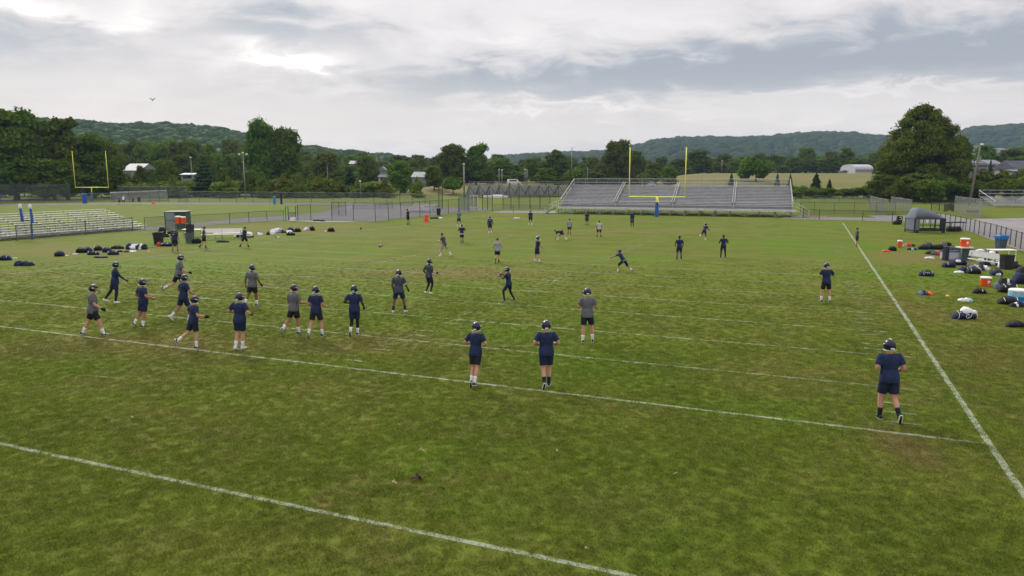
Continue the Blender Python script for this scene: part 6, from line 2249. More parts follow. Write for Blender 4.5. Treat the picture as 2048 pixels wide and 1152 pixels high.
bag(487, 475, 1.9, 0.45, 'black and white bag behind the wide striding man', marks=0, m='black', extra=(('white', 0.45, -0.15, 0.1, (0.35, 0.3, 0.35), 'white_cloth'), ('white', -0.85, -0.2, 0, (0.14, 0.2, 0.16), 'white_cloth')))
for px, py, w, h, mm, mk, lb in ((517, 470.5, 0.75, 0.32, 'black', 0, 'small black bag with a white top left of the white heap'), (580, 471, 1.0, 0.40, 'navyk', 3, 'dark bag with white print in front of the black bags'),
                                 (580, 464.5, 0.8, 0.55, 'black', 0, 'upright black bag right of the white heap'), (594, 464, 0.8, 0.45, 'black', 0, 'squat black bag right of the upright one'),
                                 (622, 461.5, 0.8, 0.52, 'black', 0, 'black bag leaning beside a white one'), (661, 463.5, 0.85, 0.48, 'black', 0, 'rightmost black bag of the left side, standing alone')):
    bag(px, py, w, h, lb, m=mm, marks=mk, d=0.5, seed=int(px))
pile(519, 470.8, 0.5, 0.30, 'white cloth on the small black bag', ('white',))
pile(540, 470, 0.9, 0.42, 'white and black bundle at the left end of the white heap', ('black', 'white'))
pile(552, 466, 1.4, 0.52, 'tall white laundry heap among the black bags', ('white', 'white', 'lgrey'), d=0.9, name='laundry_pile')
pile(569, 466, 1.6, 0.28, 'low black and white heap joining the white heap and upright bag', ('black', 'navyk', 'white'), d=0.7)
pile(614, 461.5, 0.75, 0.45, 'white bundle beside the leaning black bag', ('white', 'pgrey'))
pile(652, 463.3, 0.4, 0.12, 'small white and orange scraps left of the rightmost black bag', ('white', 'orange'))
pile(554, 475.5, 0.4, 0.14, 'small pale brown item on the grass before the bags', ('deadleaf', 'white'))
pile(633, 442.4, 1.1, 0.22, 'flat black bag lying on the concrete strip by the gate', ('black', 'black'))
pile(645, 443, 0.5, 0.22, 'small black bag end on the concrete strip by the gate', ('black',))
helmet_on_ground(722, 459, 'lone dark helmet on the grass left of the man in dark clothes')
pile(872, 437.6, 2.0, 0.24, 'long flat black bag with a white end beside the orange pylon', ('black', 'black', 'black', 'white'), d=0.6)
pile(1033, 437, 0.8, 0.14, 'small white cloth near the far end of the field', ('white', 'white'))

# right side
bag(1936, 640, 1.12, 0.34, 'large navy duffel with white piping, a white towel and a curled white letter', marks=0, seed=5, d=0.5,
    extra=(('white', 0.1, 0.05, 0.20, (0.22, 0.2, 0.24), 'white_towel'), ('white', 0.30, -0.05, 0.26, (0.12, 0.14, 0.10), 'white_towel')))
pb_ = [o_ for o_ in bpy.data.objects if o_.name.startswith('duffel_bag')][-1]
mk = MB()
for x in (-0.36, 0.36):
    mk.path([(x, -0.255 * math.cos(a), 0.17 + 0.19 * math.sin(a)) for a in (R(-50) + R(130) * i / 6 for i in range(7))], 0.010, 5)
cx_ = -0.02
mk.path([(cx_ + 0.07 * math.cos(a), -0.262, 0.15 + 0.075 * math.sin(a)) for a in (R(30) + R(300) * i / 10 for i in range(11))], 0.011, 5)
mk.path([(cx_ + 0.02, -0.262, 0.12), (cx_ + 0.08, -0.262, 0.10), (cx_ + 0.14, -0.258, 0.16), (cx_ + 0.16, -0.25, 0.24)], 0.010, 5)
mk.path([(cx_ + 0.20, -0.24, 0.22), (cx_ + 0.16, -0.235, 0.28), (cx_ + 0.22, -0.235, 0.27)], 0.010, 5)
mk.obj('white_piping', M['white'], pb_)
bag(1857, 553, 0.98, 0.38, 'navy duffel with a row of white letters lying alone on the brown grass', marks=0, seed=9, d=0.45)
pb_ = [o_ for o_ in bpy.data.objects if o_.name.startswith('duffel_bag')][-1]
mk = MB()
for x, sh_ in ((-0.26, 'c'), (-0.14, '-'), (-0.02, 'm'), (0.14, '<'), (0.24, '|')):
    yf, z = -0.225, 0.20
    if sh_ == 'c':
        mk.path([(x + 0.05 * math.cos(a), yf, z + 0.07 * math.sin(a)) for a in (R(50) + R(260) * i / 8 for i in range(9))], 0.010, 5)
    elif sh_ == '-':
        mk.path([(x - 0.05, yf, z + 0.02), (x + 0.04, yf, z + 0.035)], 0.014, 5)
    elif sh_ == 'm':
        mk.path([(x - 0.06, yf, z - 0.05), (x - 0.05, yf, z + 0.03), (x, yf, z - 0.01), (x + 0.06, yf, z + 0.04), (x + 0.08, yf, z - 0.03)], 0.013, 5)
    elif sh_ == '<':
        mk.path([(x + 0.05, yf, z + 0.09), (x - 0.02, yf, z), (x + 0.05, yf, z - 0.07)], 0.010, 5)
    else:
        mk.path([(x, yf + 0.01, z - 0.08), (x - 0.02, yf, z + 0.08)], 0.010, 5)
mk.obj('white_lettering', M['white'], pb_)
bag(1787, 502, 0.75, 0.40, 'small boxy black bag beside the orange cylinder cooler', marks=0, m='black', d=0.42, kind='box')
pile(1773, 504, 0.45, 0.18, 'orange rag left of the small boxy black bag', ('orange',))
pile(1821, 493, 1.1, 0.24, 'red and black shirt spread on the grass behind the orange cylinder cooler', ('khaki', 'red', 'red', 'navyk'), d=0.6)
pile(1826, 500, 0.75, 0.16, 'dark cloth with two pale squares right of the small boxy bag', ('navyk', 'aqua', 'navyk'))
bag(1850, 499.5, 0.9, 0.40, 'dark bag at the left end of the cluster before the covered cart', m='black', marks=0, d=0.6)
bag(1859, 499, 1.0, 0.58, 'slate coloured bag in the cluster before the covered cart', m='slate', marks=0, d=0.6)
bag(1880, 499.5, 1.3, 0.46, 'long black bag behind the cluster before the covered cart', m='black', marks=0, d=0.6)
pile(1895, 492, 0.9, 0.40, 'small brown pouch and strap sticking up behind the long black bag', ('wood', 'black'), d=0.4)
bag(1867, 508.5, 1.1, 0.26, 'flat black bag in front of the slate bag', m='black', marks=1, d=0.5)
pile(1881, 511, 0.9, 0.34, 'maroon and grey clothes heaped by the grey crate', ('slate', 'red', 'khaki', 'navyk'), d=0.7)
pile(1861, 517.5, 0.72, 0.14, 'flat white shirt lying alone left of the grey crate', ('white', 'white'))
bag(1902, 535.5, 0.95, 0.40, 'navy bag before the green bin', marks=1, d=0.5)
bag(1922, 531, 1.15, 0.46, 'navy bag with a white patch beside the tilted bench', marks=0, d=0.55, extra=(('white', -0.15, -0.2, 0.22, (0.16, 0.12, 0.13), 'white_patch'),))
bag(1934, 546.5, 0.85, 0.42, 'navy bag with a white underside below the tilted bench', marks=1, d=0.5, extra=(('white', -0.4, -0.15, 0, (0.3, 0.15, 0.12), 'white_cloth'),))
bag(1952, 548.5, 0.95, 0.40, 'crumpled black bag below the tilted bench', m='black', marks=2, d=0.5)
pile(1962, 541, 1.2, 0.36, 'pale blue and navy clothes draped behind the crumpled bag', ('blue', 'pgrey', 'slate', 'navy', 'white'), d=0.6)
bag(1999, 552, 0.75, 0.42, 'round navy bag with a white patch left of the cream edged table', marks=0, d=0.6, extra=(('white', -0.05, -0.27, 0.03, (0.15, 0.08, 0.14), 'white_patch'),))
pile(1989, 531, 1.5, 0.36, 'white and navy clothes under the small white table', ('navyk', 'pgrey', 'navyk', 'white'), d=0.6)
pile(1972, 524, 0.9, 0.26, 'white bundle behind the tilted bench', ('white', 'navyk', 'slate'), d=0.5)
pile(1970, 504, 1.0, 0.24, 'white and dark cloths behind the tilted bench', ('white', 'navyk'), d=0.6)
pile(1992, 508, 0.55, 0.20, 'white heap between the tilted bench and the small white table', ('white', 'navyk'), d=0.6)
bag(1963, 588, 0.75, 0.28, 'flat black bag lying alone below the squat orange cooler', m='black', marks=1, d=0.36)
pile(1855, 590.5, 0.72, 0.20, 'blue, navy and red clothes dropped on the grass', ('blue', 'navy', 'red', 'orange'), d=0.4)
pile(1935, 603.5, 0.68, 0.18, 'white crumpled shirt below the yellow marker', ('white', 'white', 'aqua'), d=0.34)
bag(2012, 578, 0.8, 0.44, 'navy bag with pale blue end in the right edge heap', marks=0, d=0.5, extra=(('blue', -0.35, -0.1, 0, (0.14, 0.2, 0.3), 'pale_end'),))
bag(2022, 586.5, 1.0, 0.50, 'black bag with a white handle in the right edge heap', m='black', marks=2, d=0.6)
pile(2018, 579, 0.9, 0.62, 'dark clothes with a white collar on top of the right edge heap', ('navyk', 'white', 'navy'), d=0.5)
bag(2050, 569, 0.9, 0.75, 'tall navy bag cut by the right edge of the photo', marks=0, d=0.7)
bag(2060, 552, 1.2, 0.7, 'dark maroon bag at the right rim behind the tall navy bag', m='navyk', marks=0, d=0.7)
bag(2022, 610, 1.0, 0.38, 'black bag with a white stripe beside the blue cooler', m='black', marks=2, d=0.5)
pile(2036, 614.5, 0.6, 0.22, 'black and white shoes beside the blue cooler', ('navyk', 'white', 'navyk'), d=0.3)
bag(2038, 656, 0.85, 0.26, 'dark bag cut by the right edge, nearest the camera', marks=0, d=0.4, m='navyk')
pile(2025, 537, 1.5, 0.44, 'white and black clothes behind the black bin', ('white', 'navyk', 'navyk'), d=0.7)


def cooler(px, py, r_, h, label, z=0.0, m='orange', mark=True, band=None):
    p = G(px, py) + Vector((0, r_, z))
    r = thing('drink_cooler', label, 'cooler', p, 0, 'round drink coolers')
    MB().lathe((0, 0, 0), [(r_ * 0.90, 0), (r_ * 0.93, 0.02), (r_, h * 0.80), (r_ * 1.03, h * 0.82), (r_ * 1.03, h * 0.84)], 18).obj('tank', M[m], r, smooth=False)
    MB().lathe((0, 0, h * 0.84), [(r_ * 1.05, 0), (r_ * 1.06, h * 0.09), (r_ * 0.92, h * 0.15), (0.01, h * 0.16)], 18).obj('lid', M['hwhite'], r)
    if band:
        MB().lathe((0, 0, h * 0.45), [(r_ * 0.99, 0), (r_ * 1.04, 0.01), (r_ * 1.045, h * 0.38), (r_ * 0.99, h * 0.385)], 18).obj('pale_band', M[band], r)
    if mark:
        MB().box((0, -r_ * 0.985, h * 0.48), (r_ * 0.5, 0.02, h * 0.30)).obj('white_label', M['hwhite'], r)
        MB().box((0.02, -r_ * 0.985 - 0.012, h * 0.40), (r_ * 0.12, 0.01, h * 0.10)).obj('label_notch', M[m], r)
    MB().tube((0, -r_ * 0.9, h * 0.12), (0, -r_ * 1.15, h * 0.12), 0.015, 6).obj('spigot', M['hwhite'], r)
    for s in (-1, 1):
        MB().path([(s * r_, 0, h * 0.72), (s * r_ * 1.14, 0, h * 0.66), (s * r_, 0, h * 0.58)], 0.012, 5).obj('handle', M['hwhite'], r)
    return r


def bin_(px, py, w, h, label, m='bin', rim=None, taper=0.8, lid=None, tilt=0.0):
    p = G(px, py) + Vector((0, w * 0.45, 0))
    r = thing('rubbish_bin', label, 'bin', p, 0.1)
    r.rotation_euler = (0, tilt, 0.1)
    a, c = w / 2 * taper, w / 2
    MB().rings([[(x * q, y * q, z) for x, y in ((-1, -.8), (-.8, -1), (.8, -1), (1, -.8), (1, .8), (.8, 1), (-.8, 1), (-1, .8))] for q, z in ((a, 0), (c, h), (c * 1.08, h), (c * 1.08, h + 0.04), (c * 0.92, h + 0.04), (c * 0.75, h * 0.3))]).obj('tub', M[m], r)
    if rim:
        MB().rings([[(x * q, y * q, z) for x, y in ((-1, -.8), (-.8, -1), (.8, -1), (1, -.8), (1, .8), (.8, 1), (-.8, 1), (-1, .8))] for q, z in ((c * 1.03, h * 0.80), (c * 1.12, h + 0.05), (c * 0.98, h + 0.1), (c * 0.8, h * 0.85))]).obj('bin_liner', M[rim], r)
    if lid:
        MB().box((0, c * 0.7, h + 0.35), (w * 1.02, 0.06, 0.75), rot=Matrix.Rotation(-0.15, 3, 'X')).obj('open_lid', M[lid], r)
    for s in (-1, 1):
        MB().box((s * c * 1.1, 0, h * 0.85), (0.05, w * 0.3, 0.07)).obj('handle', M[m], r)
    return r


def table(px, py, w, d, h, label, top='wtable', leg='galv', rz=0.0, thick=0.05):
    p = G(px, py) + Vector((0, d / 2, 0))
    r = thing('folding_table', label, 'table', p, rz)
    MB().box((0, 0, h - thick / 2), (w, d, thick)).obj('tabletop', M[top], r)
    for sx in (-1, 1):
        for sy in (-1, 1):
            MB().beam((sx * w * 0.44, sy * d * 0.4, 0), (sx * w * 0.44, sy * d * 0.4, h - thick), 0.045).obj('leg', M[leg], r)
    MB().beam((-w * 0.44, -d * 0.4, 0.25), (w * 0.44, -d * 0.4, 0.25), 0.03).obj('stretcher', M[leg], r)
    return r


def bench(px, py, L, rz, label, back=True, m='wtable', tilt=0.0):
    p = G(px, py)
    r = thing('team_bench', label, 'bench', p, rz)
    r.rotation_euler = (0, tilt, rz)
    MB().box((L / 2, 0.2, 0.45), (L, 0.34, 0.05)).obj('seat', M[m], r)
    if back:
        MB().box((L / 2, 0.46, 0.80), (L * 1.0, 0.05, 0.36), rot=Matrix.Rotation(-0.25, 3, 'X')).obj('backrest', M[m], r)
    k = max(2, int(L / 1.4) + 1)
    for i in range(k):
        x = 0.15 + (L - 0.3) * i / (k - 1)
        f = MB().beam((x, 0.05, 0), (x, 0.12, 0.43), 0.04).beam((x, 0.5, 0), (x, 0.3, 0.43), 0.04)
        if back:
            f.beam((x, 0.32, 0.42), (x, 0.50, 0.95), 0.04)
        f.obj('leg', M['galv'], r)
    return r


# left equipment
box_p = G(331, 458.5)
bx = thing('equipment_shed', 'grey green metal box booth standing behind the orange coolers', 'shed', box_p, 0.10)
MB().box((0.55, 0.9, 0.9), (1.1, 1.8, 1.8)).obj('pale_cabinet', M['gbox'], bx)
MB().box((1.62, 0.95, 0.92), (1.0, 1.7, 1.84)).obj('dark_cabinet', M['gbox2'], bx)
MB().box((1.1, 0.9, 1.88), (2.25, 1.95, 0.06)).obj('roof_panel', M['gbox'], bx)
for x in (0.02, 1.1, 2.15):
    MB().box((x, -0.03, 0.92), (0.07, 0.05, 1.86)).obj('corner_post', M['gbox2'], bx)
MB().box((0.55, -0.02, 0.95), (1.0, 0.03, 0.04)).obj('panel_seam', M['post'], bx)
tb_ = table(360, 461, 1.4, 0.6, 0.72, 'small grey table carrying the two orange coolers', 'gbin', 'galv')
zt = 0.72
cooler(355, 461, 0.29, 0.80, 'left of the two tall orange coolers beside the metal booth', zt, mark=False)
cooler(365.5, 461, 0.27, 0.74, 'right of the two tall orange coolers beside the metal booth', zt, mark=False)
bin_(314, 489.5, 0.72, 1.0, 'tall black bin at the left end of the black table', 'bin')
table(329, 485, 1.9, 0.7, 0.78, 'black folding table between the black bin and the capped coach', 'navypad', 'wood')
pile(326, 474.5, 0.9, 0.5, 'black gear bag standing on the ground behind the black table', ('black', 'black'), d=0.5)
tv = G(322, 485)
tgb = tag(lump(MB(), (0, 0, 0), (0.30, 0.28, 0.45), 77).obj('gear_sack', M['black'], loc=(tv.x, tv.y + 0.35, 0.78), smooth=True), 'rounded black sack on the left end of the black table', 'bag')
tag(lump(MB(), (0, 0, 0), (0.42, 0.25, 0.20), 78).obj('gear_sack', M['black'], loc=(tv.x + 0.9, tv.y + 0.35, 0.78), smooth=True), 'low black sack on the right end of the black table', 'bag')
bin_(377, 486, 0.66, 0.85, 'grey plastic bin with an open black lid right of the coach', 'gbin', lid='bin')
table(384, 474, 1.9, 0.7, 0.72, 'white folding table behind the grey bin', 'wtable', 'galv')
bench(402, 480, 3.5, 0.22, 'long white bench with a backrest on the left sideline')
bench(427, 477, 2.4, 0.35, 'second white bench seat behind the long white bench', back=False)
bin_(877, 431, 0.62, 0.95, 'navy bin on the asphalt beside the fence', 'navypad', lid=None)
tag(MB().lathe((0, 0, 0), [(0.30, 0), (0.28, 0.15), (0.20, 0.9), (0.16, 0.95)], 12).obj('orange_pylon', M['conec'], loc=G(853, 444.5)), 'orange pylon on the grass at the far left corner of the field', 'pylon')
tag(MB().lathe((0, 0, 0), [(0.35, 0), (0.33, 0.08), (0.10, 0.55), (0.05, 0.6)], 12).obj('traffic_cone', M['conec'], loc=G(307, 408)), 'tiny orange cone on the far track', 'cone')
wb = thing('white_case', 'white and red box standing by the gate', 'box', G(586, 443.5))
MB().box((0, 0, 0.28), (0.62, 0.45, 0.44)).obj('box_body', M['hwhite'], wb)
MB().box((0, 0, 0.03), (0.62, 0.47, 0.08)).obj('red_base', M['red'], wb)

# right equipment
cooler(1932, 521, 0.30, 0.60, 'orange cooler with white lid on the green stand behind the tilted bench', 0.92)
stand = thing('cooler_stand', 'green wooden stand carrying an orange cooler', 'stand', G(1932, 521) + Vector((0, 0.30, 0)))
MB().box((0, 0, 0.88), (0.85, 0.7, 0.08)).obj('stand_top', M['wtable'], stand)
MB().box((0, 0.05, 0.42), (0.68, 0.55, 0.84)).obj('stand_body', M['gbox2'], stand)
for s in (-1, 1):
    MB().beam((s * 0.38, -0.3, 0), (s * 0.38, -0.3, 0.84), 0.06).obj('stand_leg', M['gbox'], stand)
cooler(1977, 573.5, 0.265, 0.50, 'squat orange cooler with white lid on the grass right of the lettered duffel')
cl = cooler(1801.5, 496, 0.19, 0.62, 'slim orange cylinder cooler by the small boxy bag', mark=False)
cooler(2046, 607, 0.38, 0.62, 'big bright blue cooler with aqua lid cut by the right edge', m='sapph', mark=False, band='aqua')
bin_(2018, 539.5, 0.62, 0.86, 'black square bin in front of the small white table', 'bin', taper=0.9)
bin_(2006, 501.5, 0.70, 1.10, 'tall blue grey wheeled bin with bright blue liner by the right fence', 'bbin', rim='sapph', taper=0.72)
table(2009, 530, 1.6, 0.8, 0.98, 'small white folding table behind the black bin', 'wtable', 'hwhite')
bench(1932, 531, 2.1, -0.62, 'tilted white bench with a backrest among the right side bags', tilt=0.10)
cr_ = thing('storage_crate', 'grey and white folding crate left of the green cooler stand', 'crate', G(1890, 521), 0.1)
MB().box((0.9, 0.4, 0.30), (1.5, 0.7, 0.5)).obj('crate_body', M['pgrey'], cr_)
MB().box((0.9, 0.42, 0.58), (1.55, 0.75, 0.07)).obj('crate_lid', M['slate'], cr_)
MB().box((0.05, 0.05, 0.48), (0.28, 0.3, 0.96)).obj('dark_end_post', M['navyframe'], cr_)
bag(1908, 508, 1.0, 0.62, 'bulky dark bag behind the grey crate', m='slate', marks=0, d=0.6)
tag(MB().lathe((0, 0, 0), [(0.11, 0), (0.10, 0.015), (0.04, 0.06), (0.03, 0.062)], 14).obj('disc_cone', M['ycone'], loc=G(1895, 592)), 'yellow disc marker on the grass left of the white shirt', 'marker')

# covered cart
cart = thing('covered_cart', 'dark wheeled cart with a curved grey canvas hood on the right', 'cart', G(1828, 466) , 0.0)
Wc, Dc = 3.05, 1.7
fr = MB()
for x in (0, Wc):
    for y in (0, Dc):
        fr.beam((x, y, 0.02), (x, y, 1.45), 0.11)
fr.obj('corner_posts', M['navyframe'], cart)
for z, hh in ((0.28, 0.22), (1.42, 0.10), (0.72, 0.05)):
    MB().beam((0, 0, z), (Wc, 0, z), 0.07, hh).beam((0, Dc, z), (Wc, Dc, z), 0.07, hh).beam((0, 0, z), (0, Dc, z), 0.07, hh).beam((Wc, 0, z), (Wc, Dc, z), 0.07, hh).obj('frame_rail', M['navyframe'], cart)
for x in (0.85, 1.6):
    MB().beam((x, 0.0, 0.3), (x, 0.0, 1.4), 0.05).obj('upright_bar', M['navyframe'], cart)
MB().box((-0.02, Dc / 2, 0.85), (0.05, Dc * 0.98, 1.1)).obj('side_canvas', M['canvas'], cart)
MB().box((0.28, -0.01, 0.85), (0.42, 0.06, 1.1)).obj('front_canvas', M['canvas'], cart)
MB().box((Wc - 0.3, -0.01, 0.85), (0.45, 0.05, 1.1)).obj('front_canvas', M['navyframe'], cart)
hood = []
for i in range(15):
    t = i / 14
    x = -0.05 + (Wc + 0.1) * t
    if t < 0.12:
        z = 1.46 + 1.05 * (t / 0.12) ** 0.7
    else:
        q = (t - 0.12) / 0.88
        z = 2.51 - 1.05 * q ** 1.9
    hood.append([Vector((x, yy * (Dc + 0.1) - 0.05, zz__)) for yy, zz__ in ((0, 1.44), (0.02, 1.46 + (z - 1.46) * 0.55), (0.16, z * 0.985), (0.5, z + 0.02), (0.84, z * 0.985), (0.98, 1.46 + (z - 1.46) * 0.55), (1, 1.44))])
MB().rings(hood).obj('canvas_hood', M['canvas'], cart, smooth=True)
for x in (0.25, Wc - 0.2):
    MB().path([(x, -0.12, 0.13), (x, -0.04, 0.13)], 0.13, 12).obj('wheel', M['bin'], cart)

sled = thing('blocking_sled', 'black padded sled with a long bar right of the covered cart', 'sled', G(1894, 464), 0.0)
MB().beam((0, 0.4, 0.95), (2.0, 0.4, 0.98), 0.12, 0.12).obj('long_bar', M['navypad'], sled)
for x in (0.25, 0.75, 1.2):
    lump(MB(), (x, 0.1, 0.1), (0.27, 0.32, 0.42), int(x * 10)).obj('pad', M['black'], sled, smooth=True)
MB().beam((0, 0.1, 0.08), (1.5, 0.1, 0.08), 0.08).beam((0.6, 0.2, 0.1), (0.6, 0.5, 0.9), 0.07).obj('runner', M['dpost'], sled)
MB().tube((1.85, 0.4, 0.0), (1.85, 0.4, 0.9), 0.05, 6).ball((1.9, 0.35, 0.97), (0.2, 0.12, 0.1), 8, 5).obj('end_post', M['blue'], sled)

ub = thing('upright_bag', 'black upright bag with a white curved letter left of the covered cart', 'bag', G(1799, 449), 0.1)
MB().box((0.1, 0.25, 0.55), (0.62, 0.25, 0.85), rot=Matrix.Rotation(0.12, 3, 'Y')).obj('bag_body', M['black'], ub)
lump(MB(), (-0.35, 0.05, 0), (0.5, 0.35, 0.42), 31).obj('bag_base', M['black'], ub, smooth=True)
MB().path([(0.0, 0.10, 0.84), (0.24, 0.10, 0.84), (0.27, 0.10, 0.70), (0.24, 0.10, 0.58), (0.02, 0.10, 0.58)], 0.03, 6).obj('white_letter', M['hwhite'], ub)
ch = thing('plastic_chair', 'cream plastic chair with a dark C shaped mark left of the covered cart', 'chair', G(1811, 450), 0.1)
MB().box((0.32, 0.45, 0.75), (0.62, 0.06, 0.55)).obj('backrest', M['cream'], ch)
MB().box((0.32, 0.22, 0.44), (0.60, 0.48, 0.05)).obj('seat', M['cream'], ch)
for x in (0.05, 0.58):
    for y in (0.02, 0.44):
        MB().beam((x, y, 0), (x, y, 0.44), 0.07).obj('leg', M['cream'], ch)
MB().path([(0.36 + 0.17 * math.cos(a), 0.40, 0.76 + 0.15 * math.sin(a)) for a in (R(40) + R(280) * i / 10 for i in range(11))], 0.028, 6).obj('letter_mark', M['deadleaf'], ch)

# small white cart behind the hood
gc = thing('white_barrel_rack', 'white plastic chairs stacked behind the hood of the covered cart', 'chairs', G(1825, 437))
MB().box((0.3, 0.3, 0.9), (0.7, 0.08, 0.5)).box((0.3, 0.1, 0.55), (0.7, 0.5, 0.05)).obj('chair_shell', M['hwhite'], gc)
for x in (0, 0.6):
    MB().beam((x, 0, 0), (x, 0, 1.0), 0.06).obj('chair_leg', M['hwhite'], gc)

# debris on the grass
rng2 = random.Random(4)


def leaf(px, py, s, m, label, k=3):
    p = G(px, py)
    mb = MB()
    for i in range(k):
        a = rng2.uniform(0, 6.3)
        c = Vector((rng2.uniform(-s, s), rng2.uniform(-s, s) * 0.6, 0.035 + 0.015 * i))
        d1 = Vector((math.cos(a), math.sin(a), rng2.uniform(-.2, .3))) * s * 0.8
        d2 = Vector((-math.sin(a), math.cos(a), rng2.uniform(-.2, .3))) * s * 0.45
        mb.add([c - d1, c - d2 + Vector((0, 0, .01)), c + d1 + Vector((0, 0, 0.02)), c + d2, c + Vector((0, 0, -0.012))], [(0, 1, 4), (1, 2, 4), (2, 3, 4), (3, 0, 4)])
    return tag(mb.obj('fallen_leaf', M[m], loc=p), label, 'leaf')


leaf(832, 962, 0.09, 'soil', 'dark curled leaves on the near grass left of centre', 5)
leaf(837, 959, 0.07, 'deadleaf', 'brown dead leaf among the dark curled leaves', 4)
leaf(788, 968, 0.06, 'paleleaf', 'pale dry leaf left of the dark curled leaves', 3)
leaf(844, 903, 0.05, 'paleleaf', 'pale dry leaf farther up from the dark curled leaves', 3)
leaf(883, 981, 0.045, 'soil', 'tiny black leaf right of the dark curled leaves', 2)
leaf(268, 838, 0.05, 'paleleaf', 'single white leaf on the near left grass', 2)
leaf(1118, 906, 0.05, 'paleleaf', 'single pale leaf on the near grass right of centre', 2)
leaf(1352, 950, 0.05, 'paleleaf', 'single pale leaf right of the near middle', 2)
leaf(1172, 1100, 0.04, 'paleleaf', 'pale leaf beside the end line near the bottom', 2)


# ------------------------------------------------------------------ grass blades near the camera
def in_line(u, v):
    m_ = np.zeros(len(u), dtype=bool)
    for u0, v0, u1, v1, hw in LINES:
        du, dv = u1 - u0, v1 - v0
        ln = math.hypot(du, dv)
        t = ((u - u0) * du + (v - v0) * dv) / ln
        m_ |= (np.abs((u - u0) * dv - (v - v0) * du) / ln < hw * 0.95) & (t > 0) & (t < ln)
    return m_


def tuft_mesh(name, nb, rad, hmin, hmax, wd, m, seed):
    rg = np.random.RandomState(seed)
    V, F = [], []
    for i in range(nb):
        r_, a = rad * math.sqrt(rg.rand()), rg.uniform(0, 6.283)
        c = np.array([math.cos(a) * r_, math.sin(a) * r_, 0])
        h = rg.uniform(hmin, hmax)
        t = rg.uniform(0, 6.283)
        ln = np.array([math.cos(t), math.sin(t), 0]) * h * rg.uniform(0.2, 1.1)
        q = rg.uniform(0, 6.283)
        s = np.array([math.cos(q), math.sin(q), 0]) * wd * rg.uniform(0.6, 1.2)
        k = len(V)
        V += [c - s, c + s, c + ln + np.array([0, 0, h])]
        F.append((k, k + 1, k + 2))
    me = bpy.data.meshes.new(name)
    me.from_pydata([tuple(v) for v in V], [], F)
    me.materials.append(m)
    return me


def blade_mat():
    m = bpy.data.materials.new('grass_blade')
    m.use_nodes = True
    t = NT(m.node_tree)
    b = m.node_tree.nodes['Principled BSDF']
    g = t.n('ShaderNodeGroup')
    g.node_tree = TURF
    h = t.n('ShaderNodeHueSaturation')
    oi = t.n('ShaderNodeObjectInfo')
    geo = t.n('ShaderNodeNewGeometry')
    rnd = t.math('ADD', t.math('MULTIPLY', t.noise(geo.outputs['Position'], 24, 2, 0.6), 0.68), t.math('MULTIPLY', t.noise(geo.outputs['Position'], 5.5, 3, 0.7), 0.32))
    t.link(t.math('ADD', t.math('MULTIPLY', t.math('POWER', rnd, 2.5), 6.6), 0.24), h.inputs['Value'])
    t.link(g.outputs[0], h.inputs['Color'])
    t.link(h.outputs[0], b.inputs['Base Color'])
    b.inputs['Roughness'].default_value = 0.6
    b.inputs['Specular IOR Level'].default_value = 0.2
    tr = t.n('ShaderNodeBsdfTranslucent')
    t.link(h.outputs[0], tr.inputs[0])
    mx = t.n('ShaderNodeMixShader')
    mx.inputs[0].default_value = 0.3
    t.link(b.outputs[0], mx.inputs[1])
    t.link(tr.outputs[0], mx.inputs[2])
    t.link(mx.outputs[0], m.node_tree.nodes['Material Output'].inputs[0])
    return m


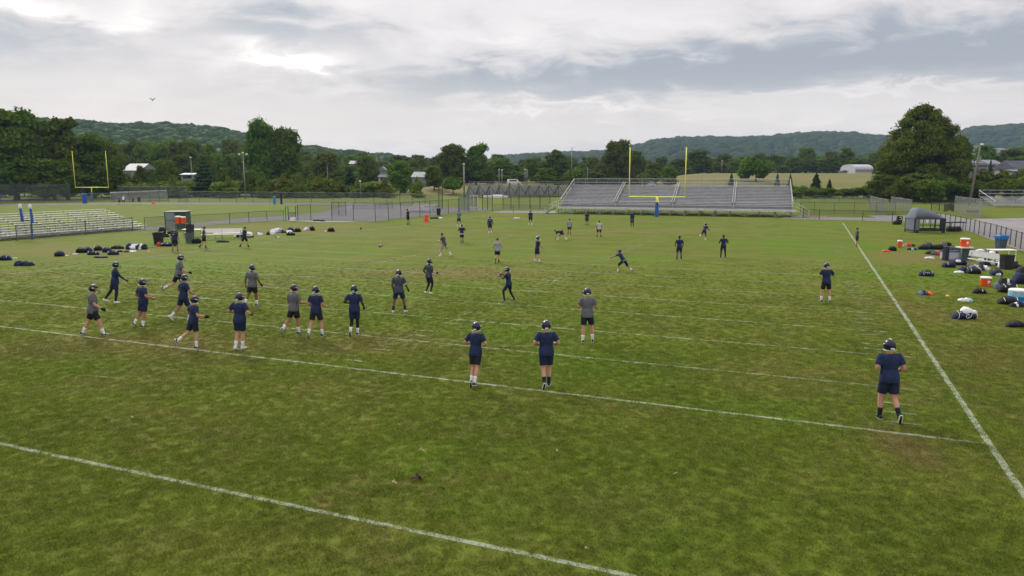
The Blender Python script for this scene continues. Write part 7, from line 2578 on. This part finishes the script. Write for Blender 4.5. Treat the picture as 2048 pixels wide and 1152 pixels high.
def grass():
    rg = np.random.RandomState(3)
    bm_ = blade_mat()
    srcs = [bpy.data.objects.new('grass_tuft', tuft_mesh('grass_tuft', 34, 0.085, 0.016, 0.042, 0.0042, bm_, s)) for s in range(4)]
    pts = []
    for y0, y1, dens in ((9.5, 16, 170), (16, 24, 150), (24, 34, 120), (34, 50, 100)):
        x0, x1 = -0.74 * y1, 0.74 * y1
        n = int((x1 - x0) * (y1 - y0) * dens)
        p = np.column_stack([rg.uniform(x0, x1, n), rg.uniform(y0, y1, n), np.zeros(n)])
        p = p[np.abs(p[:, 0]) < 0.74 * p[:, 1] + 0.6]
        p = p[rg.rand(len(p)) < np.clip((50 - p[:, 1]) / 34, 0, 1) ** 1.3]
        pts.append(p)
    p = np.concatenate(pts)
    rel = p[:, :2] - np.array([C0.x, C0.y])
    u = rel @ np.array([TD.x, TD.y])
    v = rel @ np.array([SD.x, SD.y])
    p = p[~in_line(u, v)]
    me = bpy.data.meshes.new('grass')
    me.vertices.add(len(p))
    me.vertices.foreach_set('co', p.astype(np.float32).ravel())
    me.update()
    o = link('grass', me)
    o['kind'] = 'stuff'
    o['label'] = 'short mown grass blades covering the near part of the field'
    ng = bpy.data.node_groups.new('scatter_grass', 'GeometryNodeTree')
    ng.interface.new_socket('Geometry', in_out='INPUT', socket_type='NodeSocketGeometry')
    ng.interface.new_socket('Geometry', in_out='OUTPUT', socket_type='NodeSocketGeometry')
    gi, go = ng.nodes.new('NodeGroupInput'), ng.nodes.new('NodeGroupOutput')
    gg = ng.nodes.new('GeometryNodeGeometryToInstance')
    for s in srcs:
        oi = ng.nodes.new('GeometryNodeObjectInfo')
        oi.inputs[0].default_value = s
        ng.links.new(oi.outputs['Geometry'], gg.inputs[0])
    ip = ng.nodes.new('GeometryNodeInstanceOnPoints')
    ng.links.new(gi.outputs[0], ip.inputs['Points'])
    ng.links.new(gg.outputs[0], ip.inputs['Instance'])
    ip.inputs['Pick Instance'].default_value = True
    rv = ng.nodes.new('FunctionNodeRandomValue')
    rv.data_type = 'FLOAT_VECTOR'
    rv.inputs[0].default_value = (-0.1, -0.1, 0)
    rv.inputs[1].default_value = (0.1, 0.1, 6.283)
    ng.links.new(rv.outputs[0], ip.inputs['Rotation'])
    rs = ng.nodes.new('FunctionNodeRandomValue')
    rs.data_type = 'FLOAT'
    rs.inputs[2].default_value = 0.55
    rs.inputs[3].default_value = 1.6
    ng.links.new(rs.outputs[1], ip.inputs['Scale'])
    ng.links.new(ip.outputs[0], go.inputs[0])
    md = o.modifiers.new('scatter', 'NODES')
    md.node_group = ng
    return o


grass()


# ------------------------------------------------------------------ air
def haze():
    m = bpy.data.materials.new('haze')
    m.use_nodes = True
    m.node_tree.nodes.clear()
    t = NT(m.node_tree)
    v = t.n('ShaderNodeVolumePrincipled')
    v.inputs['Color'].default_value = (0.50, 0.73, 1.0, 1)
    v.inputs['Density'].default_value = HAZE
    v.inputs['Anisotropy'].default_value = 0.0
    ou = t.n('ShaderNodeOutputMaterial')
    t.link(v.outputs[0], ou.inputs['Volume'])
    o = MB().box((0, 2400, 79), (19000, 5400, 162)).obj('haze', m)
    o['kind'] = 'stuff'
    return o


HAZE = 0.00012
haze()
